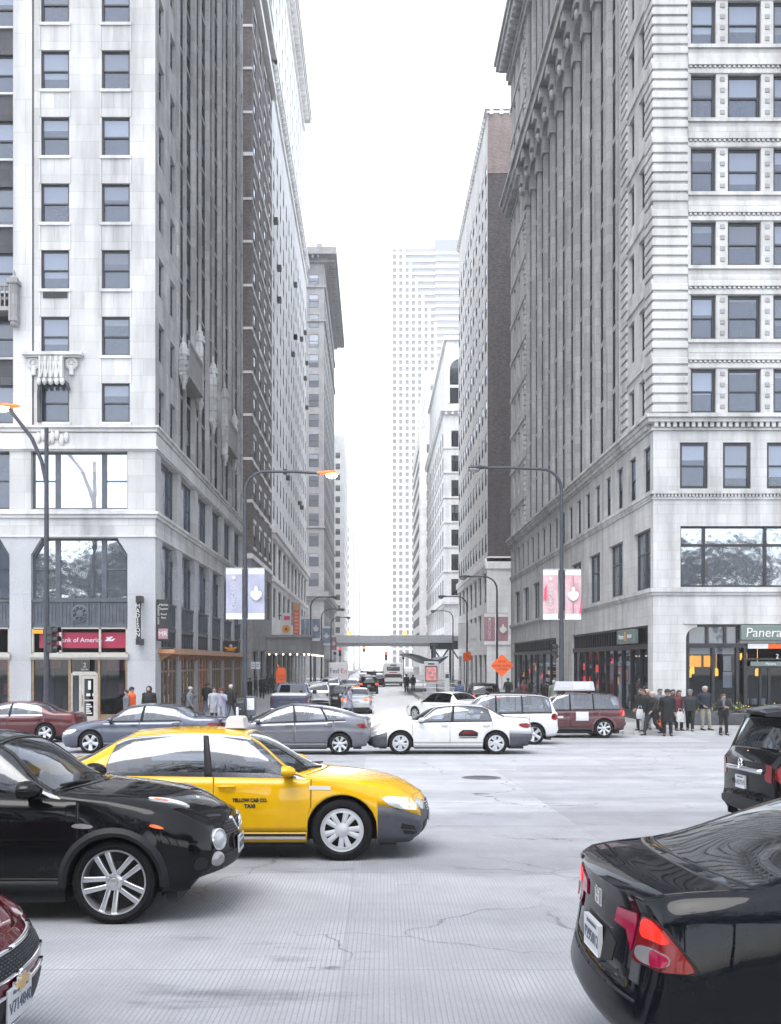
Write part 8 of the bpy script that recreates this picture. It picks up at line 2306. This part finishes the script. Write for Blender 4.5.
# pose: hip/knee/ankle and elbow/wrist positions for both sides, x = right hand side, facing -y, metres for a 1.72 m figure
def pose(kind):
    J = {}
    J['hip'] = [(s*.09, 0, .90) for s in (-1, 1)]; J['sho'] = [(s*.185, .01, 1.40) for s in (-1, 1)]
    if kind == 'stand':
        J['knee'] = [(-.10, -.02, .49), (.10, -.015, .49)]; J['ank'] = [(-.105, .02, .08), (.115, .03, .08)]; J['elb'] = [(-.24, .05, 1.13), (.24, .05, 1.13)]; J['wri'] = [(-.25, -.03, .89), (.25, -.03, .89)]
    elif kind == 'lean':
        J['knee'] = [(-.10, -.02, .49), (.13, -.05, .50)]; J['ank'] = [(-.10, .02, .08), (.19, .0, .08)]; J['elb'] = [(-.25, .06, 1.13), (.26, .06, 1.14)]; J['wri'] = [(-.16, -.16, .98), (.27, .0, .91)]
    elif kind == 'walk':
        J['knee'] = [(-.09, -.22, .52), (.09, .04, .49)]; J['ank'] = [(-.09, -.30, .10), (.09, .36, .17)]; J['elb'] = [(-.24, .15, 1.15), (.24, -.08, 1.14)]; J['wri'] = [(-.24, .12, .90), (.23, -.25, .98)]
    elif kind == 'step':
        J['knee'] = [(-.09, .0, .49), (.09, -.12, .51)]; J['ank'] = [(-.09, .20, .12), (.09, -.14, .08)]; J['elb'] = [(-.24, -.02, 1.13), (.24, .12, 1.14)]; J['wri'] = [(-.23, -.15, .94), (.24, .10, .90)]
    elif kind == 'fold':
        J['knee'] = [(-.10, -.02, .49), (.10, -.02, .49)]; J['ank'] = [(-.11, .02, .08), (.12, .01, .08)]; J['elb'] = [(-.27, -.02, 1.15), (.27, -.02, 1.15)]; J['wri'] = [(-.04, -.20, 1.16), (.05, -.22, 1.20)]
    elif kind == 'phone':
        J['knee'] = [(-.09, -.06, .49), (.10, .0, .49)]; J['ank'] = [(-.09, -.06, .08), (.11, .10, .09)]; J['elb'] = [(-.25, .02, 1.13), (.27, -.06, 1.17)]; J['wri'] = [(-.24, -.10, .92), (.16, -.24, 1.34)]
    elif kind == 'sit':
        J['knee'] = [(-.12, -.42, .97), (.12, -.42, .97)]; J['ank'] = [(-.12, -.62, .62), (.12, -.62, .62)]; J['elb'] = [(-.26, -.12, 1.14), (.26, -.12, 1.14)]; J['wri'] = [(-.17, -.36, 1.24), (.17, -.36, 1.24)]
    return J
BODY = {}
def lerp(a, b, t): return tuple(a[i]+(b[i]-a[i])*t for i in range(3))
def body_mesh(kind):
    if kind in BODY: return BODY[kind]
    J = pose(kind); v = [(0, .0, .93), (0, .0, 1.10), (0, .0, 1.30), (0, .01, 1.43), (0, -.005, 1.51), (0, -.02, 1.60), (0, -.015, 1.68)]
    e = [(0,1),(1,2),(2,3),(3,4),(4,5),(5,6)]; r = [(.15, .11), (.135, .10), (.16, .115), (.075, .07), (.05, .05), (.078, .095), (.062, .075)]
    for s in (0, 1):
        b = len(v); sg = -1 if s == 0 else 1
        w = J['wri'][s]; el = J['elb'][s]; d = Vector(w)-Vector(el); d.normalize(); w2 = Vector(w)
        hand = [tuple(w2+d*.05), tuple(w2+d*.10)]
        v += [J['sho'][s], el, w, hand[0], hand[1]]; r += [.06, .042, .028, (.038, .02), (.034, .016)]; e += [(2, b), (b, b+1), (b+1, b+2), (b+2, b+3), (b+3, b+4)]
        # fingers and thumb
        side = Vector((0, 1, 0)) if abs(d.z) > .6 else Vector((0, 0, 1)); side = (side - d*side.dot(d)).normalized()
        for k, (o_, L) in enumerate(((-.028, .06), (-.010, .072), (.010, .068), (.027, .052))):
            i = len(v); v += [tuple(w2+d*(.10+L*.55)+side*o_), tuple(w2+d*(.10+L)+side*o_*1.1+Vector((-sg*.012, -.008, 0)))]; r += [.010, .008]; e += [(b+4, i), (i, i+1)]
        i = len(v); v += [tuple(w2+d*.045-side*.045), tuple(w2+d*.085-side*.058)]; r += [.012, .009]; e += [(b+3, i), (i, i+1)]
        b = len(v); a = J['ank'][s]; v += [J['hip'][s], J['knee'][s], a, (a[0]+sg*.015, a[1]-.10, a[2]-.045), (a[0]+sg*.02, a[1]-.16, a[2]-.055)]; r += [.085, .056, .034, (.026, .018), (.016, .012)]; e += [(0, b), (b, b+1), (b+1, b+2), (b+2, b+3), (b+3, b+4)]
    # nose and ears
    i = len(v); v += [(0, -.118, 1.595)]; r += [.014]; e += [(5, i)]
    for s in (-1, 1): i = len(v); v += [(s*.085, -.01, 1.60)]; r += [(.012, .022)]; e += [(5, i)]
    BODY[kind] = skin_mesh('person', v, e, r); return BODY[kind]
def to_mesh(mb, nm): 
    me = bpy.data.meshes.new(nm); me.from_pydata([tuple(x) for x in mb.v], [], mb.f); me.polygons.foreach_set('use_smooth', mb.sm)
    bm = bmesh.new(); bm.from_mesh(me); bmesh.ops.recalc_face_normals(bm, faces=bm.faces); bm.to_mesh(me); bm.free(); me.set_sharp_from_angle(angle=R(60)); return me
CL = {}
def cloth(kind, typ):
    key = (kind, typ)
    if key in CL: return CL[key]
    J = pose(kind); m = MB()
    def torso(secs):
        m.loft([[(cx+rx*math.cos(a), cy+ry*math.sin(a), z) for a in [2*PI*k/18 for k in range(18)]] for cx, cy, z, rx, ry in secs], smooth=True)
    if typ in ('jacket', 'coat', 'puffer'):
        hem = .84 if typ != 'coat' else .52; f = 1.0 if typ != 'puffer' else 1.1
        mid = [(0, 0, .68, .215, .16)] if typ == 'coat' else []
        torso([(0, .01, hem, .20*f if typ != 'coat' else .225, .145*f)]+mid+[(0, 0, .93, .195*f, .145*f), (0, 0, 1.10, .182*f, .135*f), (0, 0, 1.28, .205*f, .15*f), (0, 0, 1.38, .205*f, .14*f), (0, .005, 1.435, .15, .105), (0, .005, 1.47, .085, .08), (0, .0, 1.50, .075, .075)])
        for s in (0, 1):
            sh, el, w = J['sho'][s], J['elb'][s], J['wri'][s]; sg = -1 if s == 0 else 1
            pts = [(sh[0]-sg*.05, sh[1], sh[2]-.0), (sh[0]+sg*.015, sh[1], sh[2]-.03), lerp(sh, el, .5), el, lerp(el, w, .5), lerp(el, w, 1.02)]
            m.tube(pts, [.07*f, .076*f, .066*f, .06*f, .052*f, .046*f], 12)
        if typ == 'puffer':
            for z in (.92, 1.03, 1.14, 1.25): torso([(0, 0, z-.05, .19, .14), (0, 0, z, .222, .168), (0, 0, z+.05, .19, .14)])
    elif typ == 'trousers':
        for s in (0, 1):
            h, k, a = J['hip'][s], J['knee'][s], J['ank'][s]
            m.tube([(h[0]*.9, h[1], h[2]+.07), h, lerp(h, k, .5), k, lerp(k, a, .5), lerp(k, a, .97)], [.095, .100, .088, .07, .062, .058], 12)
        torso([(0, 0, .86, .15, .115), (0, 0, .94, .172, .128), (0, 0, 1.0, .165, .12)])
    elif typ == 'hood':
        m.ball(0, .01, 1.605, .122, .135, .145, 12); torso([(0, .02, 1.44, .12, .11), (0, .015, 1.52, .1, .1), (0, .01, 1.56, .09, .09)])
    elif typ == 'hat':
        m.lathe([(.098, 0), (.104, .04), (.09, .09), (.05, .12), (.012, .128)], 0, -.015, 1.635, 14); m.lathe([(.106, 0), (.11, .02), (.106, .04)], 0, -.015, 1.63, 14)
    elif typ == 'hair':
        m.loft([[(rx*math.cos(a), cy+ry*math.sin(a), z) for a in [2*PI*k/14 for k in range(14)]] for z, rx, ry, cy in ((1.56, .07, .05, .05), (1.60, .092, .085, .022), (1.655, .098, .105, .0), (1.70, .085, .095, -.01), (1.725, .05, .06, -.01), (1.735, .01, .01, -.01))], smooth=True)
    elif typ == 'longhair':
        m.loft([[(rx*math.cos(a), cy+ry*math.sin(a), z) for a in [2*PI*k/14 for k in range(14)]] for z, rx, ry, cy in ((1.38, .085, .04, .085), (1.48, .098, .06, .06), (1.58, .10, .075, .035), (1.655, .102, .105, .003), (1.70, .088, .097, -.008), (1.728, .05, .06, -.01), (1.738, .01, .01, -.01))], smooth=True)
    CL[key] = to_mesh(m, typ); return CL[key]
def shoe_mesh(kind, s):
    key = (kind, 'shoe', s)
    if key in CL: return CL[key]
    a = pose(kind)['ank'][s]; m = MB(); sg = -1 if s == 0 else 1
    secs = [(.075, .03, .075), (.05, .045, .10), (.0, .047, .09), (-.08, .05, .062), (-.16, .048, .045), (-.20, .025, .025)]
    m.loft([[(a[0]+sg*.01*(-t*8)+w*math.cos(q), a[1]+t, a[2]-.078+h*.5+h*.5*math.sin(q)) for q in [2*PI*k/10 for k in range(10)]] for t, w, h in secs], smooth=True)
    CL[key] = to_mesh(m, 'shoe'); return CL[key]
def glue(o, mat):
    if not o.data.materials: o.data.materials.append(MATS['cloth_black'])
    o.material_slots[0].link = 'OBJECT'; o.material_slots[0].material = MATS[mat]
def person(label, px, Y, rz, kind, top, topc, legs, head, headc, skin='skin_light', h=1.72, road=False, group=None, shoes='cloth_black', extra=None, lean=0.0, X=None):
    x = PX(px, Y) if X is None else X; z = ground(Y) if road else kz(Y); k = h/1.74
    o = mesh_obj('person', body_mesh(kind), None, (x, Y, z), (0, 0, rz)); o.scale = (k*1.1, k*1.1, k); glue(o, skin); tag(o, label, 'person', group)
    for nm, typ, mt in ((top, top, topc), ('trousers', 'trousers', legs), (head, head, headc)):
        if typ: c = mesh_obj(nm, cloth(kind, typ), o); glue(c, mt)
    for s in (0, 1): c = mesh_obj('shoe', shoe_mesh(kind, s), o); glue(c, shoes)
    if head == 'hood':
        m = MB(); m.ball(0, -.105, 1.60, .066, .03, .088, 10); c = mesh_obj('face', to_mesh(m, 'face'), o); glue(c, skin)
    if head in ('hat',): c = mesh_obj('hair', cloth(kind, 'hair'), o); glue(c, 'hair_black')
    m = MB()
    for s in (-1, 1): m.ball(s*.032, -.108, 1.615, .010, .006, .006, 6)
    m.box(-.022, .022, -.112, -.100, 1.555, 1.562)
    if head != 'hood': c = mesh_obj('face_features', to_mesh(m, 'face_features'), o); glue(c, 'hair_black')
    if extra == 'scarf':
        m = MB(); m.lathe([(.085, 0), (.115, .03), (.11, .07), (.08, .1)], 0, 0, 1.43, 12); m.bbox(-.09, -.01, -.19, -.15, 1.05, 1.47, .01); c = mesh_obj('scarf', to_mesh(m, 'scarf'), o); glue(c, 'cloth_grey')
    if extra == 'vest':
        m = MB(); m.loft([[(rx*math.cos(a), ry*math.sin(a), z_) for a in [2*PI*q/18 for q in range(18)]] for z_, rx, ry in ((.86, .225, .165), (1.1, .205, .155), (1.3, .225, .17), (1.42, .19, .13), (1.46, .12, .09))], smooth=True); c = mesh_obj('vest', to_mesh(m, 'vest'), o); glue(c, 'cloth_orange')
    return o
def bag(label, px, Y, z, mat, w=.30, h=.36, road=False, kind='bag'):
    x = PX(px, Y); z0 = (ground(Y) if road else kz(Y))+z; e = thing(kind, label, 'bag', (x, Y, z0)); P = bindpart(e, (x, Y, z0))
    m = MB(); m.loft([[(x-w/2*q, Y-.07*q, z0+zz), (x+w/2*q, Y-.07*q, z0+zz), (x+w/2*q, Y+.07*q, z0+zz), (x-w/2*q, Y+.07*q, z0+zz)] for zz, q in ((0, .85), (.06, 1.0), (h*.6, 1.0), (h, .75))]); P('bag_body', m, mat, bevel=.02)
    m = MB(); m.tube([(x-.07, Y, z0+h-.02), (x-.05, Y, z0+h+.12), (x+.05, Y, z0+h+.12), (x+.07, Y, z0+h-.02)], .012, 6); P('bag_handle', m, mat)
GR = 'people waiting at the cafe corner'; GP = 'people on the left pavement'
person('person in a black puffer jacket at the left end of the waiting group', 640.5, 40.9, R(-40), 'stand', 'puffer', 'cloth_black', 'cloth_charcoal', 'hair', 'hair_brown', group=GR)
person('person in a dark coat half hidden behind the striding one', 647, 41.4, R(-10), 'stand', 'coat', 'cloth_charcoal', 'cloth_pale', 'longhair', 'hair_blond', group=GR, h=1.68)
person('person in a black jacket striding off the kerb with one leg far forward', 652.5, 39.7, R(-62), 'walk', 'jacket', 'cloth_black', 'cloth_charcoal', 'hair', 'hair_grey', road=True, group=GR, h=1.76)
person('tall person in a long black overcoat and dark cap, seen frontally', 667.5, 39.5, R(-12), 'stand', 'coat', 'cloth_black', 'cloth_black', 'hat', 'cloth_charcoal', skin='skin_tan', h=1.84, road=True, group=GR)
person('person in a grey jacket in the back of the group, left of the tall overcoat', 660, 41.6, R(5), 'stand', 'jacket', 'cloth_grey', 'cloth_black', 'hair', 'hair_brown', group=GR, h=1.70)
person('person in a dark red jacket carrying a white bag', 679, 40.8, R(8), 'stand', 'jacket', 'cloth_red', 'cloth_black', 'longhair', 'hair_black', skin='skin_tan', group=GR, h=1.66)
person('person in a charcoal puffer with pale knit cap stepping forward', 690, 40.5, R(-20), 'step', 'puffer', 'cloth_charcoal', 'cloth_black', 'hat', 'cloth_grey', group=GR, h=1.68)
person('person in a navy jacket and pale khaki trousers', 705, 41.0, R(15), 'lean', 'jacket', 'cloth_navy', 'cloth_khaki', 'hair', 'hair_grey', group=GR, h=1.82)
person('person all in black with arms folded at the right end of the group', 723.5, 39.9, R(0), 'fold', 'puffer', 'cloth_black', 'cloth_black', 'longhair', 'hair_brown', road=True, group=GR, h=1.66, extra='scarf')
person('person in a black hat behind the striding one, only the head and shoulders clear', 645, 42.3, R(20), 'stand', 'jacket', 'cloth_black', 'cloth_black', 'hat', 'cloth_black', group=GR, h=1.75)
person('person in a charcoal coat at the back, between the overcoat and the red jacket', 673, 42.0, R(-15), 'stand', 'coat', 'cloth_charcoal', 'cloth_black', 'longhair', 'hair_black', group=GR, h=1.66)
person('person in a black coat and pale trousers at the far left of the group', 643.5, 40.4, R(-60), 'step', 'coat', 'cloth_black', 'cloth_pale', 'hair', 'hair_brown', group=GR, h=1.70)
bag('white plastic bag hanging behind the striding person', 640, 40.3, .50, 'cloth_white', .30, .40)
bag('white paper bag held by the person in the red jacket', 680, 40.55, .36, 'cloth_white', .30, .42)
bag('small orange bag low between two people at the crossing', 659, 40.6, .12, 'cloth_orange', .16, .2)
person('person in a black hooded coat facing us by the granite corner pier', 149, 43.6, R(0), 'stand', 'puffer', 'cloth_black', 'cloth_charcoal', 'hood', 'cloth_black', group=GP, h=1.76)
person('person in an orange safety vest by the bank window', 131.5, 44.0, R(70), 'stand', 'jacket', 'cloth_orange', 'cloth_charcoal', 'hat', 'cloth_charcoal', skin='skin_tan', group=GP, extra='vest', h=1.70)
person('person in a grey jacket beside the orange safety vest', 126.5, 43.5, R(-70), 'stand', 'jacket', 'cloth_grey', 'cloth_charcoal', 'hair', 'hair_black', group=GP, h=1.60)
person('person in a grey puffer and pale cap wearing a dark backpack', 190, 45.3, R(90), 'phone', 'puffer', 'cloth_grey', 'cloth_charcoal', 'hat', 'cloth_pale', group=GP, h=1.68)
person('person in a black coat walking away along the side street', 207.5, 50.5, R(170), 'walk', 'jacket', 'cloth_black', 'cloth_denim', 'hair', 'hair_black', group=GP, h=1.80)
person('person in a long pale grey coat, left one of the pair', 214.5, 45.6, R(10), 'stand', 'coat', 'cloth_pale', 'cloth_black', 'longhair', 'hair_brown', group=GP, h=1.66)
person('person in a pale lilac jacket with a red cap, right one of the pair', 221.5, 45.2, R(-20), 'phone', 'jacket', 'cloth_lilac', 'cloth_pale', 'hat', 'cloth_red', group=GP, h=1.62)
person('person in jeans and a black jacket walking next to the news boxes', 231, 46.6, R(165), 'walk', 'jacket', 'cloth_black', 'cloth_denim', 'hair', 'hair_grey', group=GP, h=1.78)
person('person in a pale lilac coat crossing between the waiting cars', 349.5, 54.0, R(80), 'step', 'coat', 'cloth_lilac', 'cloth_grey', 'longhair', 'hair_brown', road=True, h=1.66)
person('person in a blue jacket standing with the bicycle', 459.5, 62.0, R(150), 'stand', 'jacket', 'cloth_blue', 'cloth_denim', 'hat', 'cloth_charcoal', road=True, h=1.80)
person('person in a grey green jacket seen from behind right of the lamp post', 554, 58.0, R(180), 'stand', 'jacket', 'cloth_green', 'cloth_denim', 'hair', 'hair_grey', h=1.80)
person('person in a dark coat left of the grey green jacket', 545.5, 60.0, R(160), 'walk', 'coat', 'cloth_black', 'cloth_black', 'hair', 'hair_black', h=1.74)
person('person in a dark plaid jacket before the second shop window', 524, 66.0, R(-150), 'stand', 'jacket', 'cloth_plaid', 'cloth_charcoal', 'longhair', 'hair_brown', h=1.68)
person('person in a black coat beside the plaid jacket', 529, 67.0, R(30), 'stand', 'coat', 'cloth_black', 'cloth_black', 'hair', 'hair_black', h=1.72)
GC = 'distant people under the theatre canopy'
for i, (px, Y, k, top, cc, lab) in enumerate(((250, 74, 'walk', 'coat', 'cloth_black', 'distant person in black nearest the news boxes'), (256, 82, 'stand', 'jacket', 'cloth_charcoal', 'distant person in charcoal under the canopy edge'), (262, 79, 'step', 'coat', 'cloth_black', 'distant person in a black coat left of the pickup'),
                                             (267, 90, 'stand', 'jacket', 'cloth_navy', 'distant person in navy deep under the canopy'), (272, 94, 'walk', 'coat', 'cloth_charcoal', 'distant person in a long charcoal coat deepest under the canopy'), (406.5, 97, 'stand', 'coat', 'cloth_black', 'distant person in black at the left end of the bus shelter'), (413, 99, 'stand', 'jacket', 'cloth_navy', 'distant person in navy inside the bus shelter'), (508, 71, 'walk', 'jacket', 'cloth_charcoal', 'person in charcoal just right of the orange diamond sign'))):
    person(lab, px, Y, R(180 if i % 2 else 10), k, top, cc, 'cloth_charcoal', 'hair', 'hair_black', group=GC if i < 5 else None, h=1.7+.04*(i % 3))
def driver(label, carx, Y, dx, dy, heading, topc, hair, skin):
    o = person(label, 0, Y+dy, heading, 'sit', 'jacket', topc, 'cloth_charcoal', 'hair', hair, skin=skin, h=1.66, road=True, X=carx+dx); o.location.z = ground(Y)-.32
driver('driver in a dark jacket at the wheel of the yellow taxi', -1.72, 12.05, .02, .37, R(90), 'cloth_charcoal', 'hair_black', 'skin_tan')
driver('driver in a grey jacket at the wheel of the black crossover', -3.38, 9.0, -.06, .37, R(90), 'cloth_grey', 'hair_brown', 'skin_light')
driver('driver in a navy jacket at the wheel of the white sedan', 2.21, 29.9, -.02, -.37, R(-90), 'cloth_navy', 'hair_black', 'skin_tan')
driver('driver in a charcoal jacket at the wheel of the grey hatchback', -2.27, 29.7, -.02, -.37, R(-90), 'cloth_charcoal', 'hair_grey', 'skin_light')
def backpack():
    Y = 45.3; x = PX(184.5, Y); z = kz(Y)+.98; e = thing('backpack', 'dark backpack worn by the person with the pale cap', 'backpack', (x, Y, z)); P = bindpart(e, (x, Y, z))
    m = MB(); m.bbox(x-.10, x+.10, Y-.16, Y+.16, z, z+.46, .05); P('pack', m, 'cloth_charcoal'); m = MB(); m.bbox(x-.14, x-.09, Y-.12, Y+.12, z+.05, z+.25, .02); P('pocket', m, 'cloth_charcoal')
backpack()
# ------------------------------------------------------------------ the park side of the avenue, behind the viewer (seen in panes and car paint)
def park():
    m = MB(); m.box(-70, 70, -40, -8, ground(-5)+.004, ground(-5)+.02); tag(m.build('park_lawn', 'leaf'), kind='structure')
    rr = random.Random(4)
    def tree_parts():
        t = MB(); c = MB()
        def branch(p, d, L, r, lev):
            q = p+d*L; t.tube([p, (p+q)/2+Vector((rr.uniform(-.1, .1), rr.uniform(-.1, .1), 0))*L*.3, q], [r, r*.8, r*.6], 6)
            if lev == 0:
                for _ in range(46):
                    a = q+Vector((rr.gauss(0, .8), rr.gauss(0, .8), rr.gauss(0, .65))); dd = Vector((rr.uniform(-1, 1), rr.uniform(-1, 1), rr.uniform(-.2, 1))).normalized()*rr.uniform(.4, .9); w = dd.cross(Vector((rr.random(), rr.random(), .3))).normalized()*.03
                    c.add([a-w, a+w, a+dd+w*.3, a+dd-w*.3], [(0,1,2,3)])
                return
            for k in range(4): 
                a = 2*PI*k/4+rr.random(); nd = (d*.75+Vector((math.cos(a), math.sin(a), .15))*.65).normalized(); branch(q, nd, L*.72, r*.58, lev-1)
        branch(Vector((0, 0, 0)), Vector((0, 0, 1)), 2.9, .2, 3)
        return t, c
    t, c = tree_parts(); root = thing('bare_tree', 'bare winter park trees mirrored in the shop and office windows', 'tree', (-8, -15, ground(-5)), group='bare park trees behind the viewer')
    a = t.build('trunk', 'bark', root); b = c.build('crown', 'bark', root, recalc=False)
    for i in range(13):
        o = copy_tree(root); o.location = (-42+i*6.6+rr.uniform(-1, 1), -12.5-4.5*(i % 3)+rr.uniform(-.6, .6), ground(-5)); o.rotation_euler = (0, 0, rr.uniform(0, 6)); s = rr.uniform(1.6, 2.0); o.scale = (s, s, s)
flat('bark', (0.05, 0.042, 0.038), 0.9, var=.3)
park()
# ------------------------------------------------------------------ air, light, camera
def haze():
    mb = MB(); mb.box(-92, 92, -48, 718, -3.0, 268)
    m, nt, out = newmat('haze_air')
    v = nt.nodes.new('ShaderNodeVolumePrincipled'); v.inputs['Color'].default_value = (1.0, 1.0, 1.0, 1); v.inputs['Density'].default_value = HAZE
    v.inputs['Anisotropy'].default_value = 0.2
    nt.links.new(v.outputs[0], out.inputs['Volume'])
    tag(mb.build('haze', 'haze_air'), kind='stuff')
HAZE = 0.00042
if not globals().get('NOHAZE'): haze()
w = bpy.data.worlds.new('World'); scene.world = w; w.use_nodes = True
nt = w.node_tree; nt.nodes.clear()
wo = nt.nodes.new('ShaderNodeOutputWorld'); bg = nt.nodes.new('ShaderNodeBackground'); sk = nt.nodes.new('ShaderNodeTexSky')
sk.sky_type = 'NISHITA'; sk.sun_disc = False
SUN_EL, SUN_AZ = R(66), R(205)
sk.sun_elevation = SUN_EL; sk.sun_rotation = SUN_AZ; sk.air_density = 1.0; sk.dust_density = 1.0; sk.ozone_density = 1.0
hs = nt.nodes.new('ShaderNodeHueSaturation'); hs.inputs['Saturation'].default_value = 0.34; nt.links.new(sk.outputs[0], hs.inputs['Color'])
nt.links.new(hs.outputs[0], bg.inputs[0]); bg.inputs[1].default_value = 0.15
nt.links.new(bg.outputs[0], wo.inputs[0])
sl = bpy.data.lights.new('sun', 'SUN'); sl.energy = 0.8; sl.angle = R(40); sl.color = (1.0, 0.965, 0.92)
so = bpy.data.objects.new('sun', sl); COL.objects.link(so)
d = Vector((math.sin(SUN_AZ)*math.cos(SUN_EL), math.cos(SUN_AZ)*math.cos(SUN_EL), math.sin(SUN_EL)))
so.rotation_euler = (-d).to_track_quat('-Z', 'Y').to_euler(); so.location = (0, -10, 60)
cd = bpy.data.cameras.new('camera'); cam = bpy.data.objects.new('camera', cd); COL.objects.link(cam)
cam.location = (0, 0, CAMZ); cam.rotation_euler = (PI/2, 0, 0)
cd.sensor_fit = 'HORIZONTAL'; cd.sensor_width = 36; cd.lens = 36*1000/781.0
cd.shift_x = (390.5-372)/781.0; cd.shift_y = (662-512)/781.0
cd.clip_start = 0.1; cd.clip_end = 3000
scene.camera = cam
scene.view_settings.view_transform = "Standard"; scene.view_settings.look = "None"; scene.view_settings.gamma = 1.0
scene.view_settings.exposure = 2.0
scene.view_settings.use_curve_mapping = False
cy = scene.cycles; cy.max_bounces = 8; cy.diffuse_bounces = 3; cy.glossy_bounces = 3; cy.transmission_bounces = 4; cy.volume_bounces = 6; cy.transparent_max_bounces = 12
cy.use_adaptive_sampling = True; cy.adaptive_threshold = 0.02; cy.sample_clamp_indirect = 6
cy.use_denoising = True
try: cy.denoiser = 'OPENIMAGEDENOISE'
except Exception: pass
cy.caustics_reflective = False; cy.caustics_refractive = False
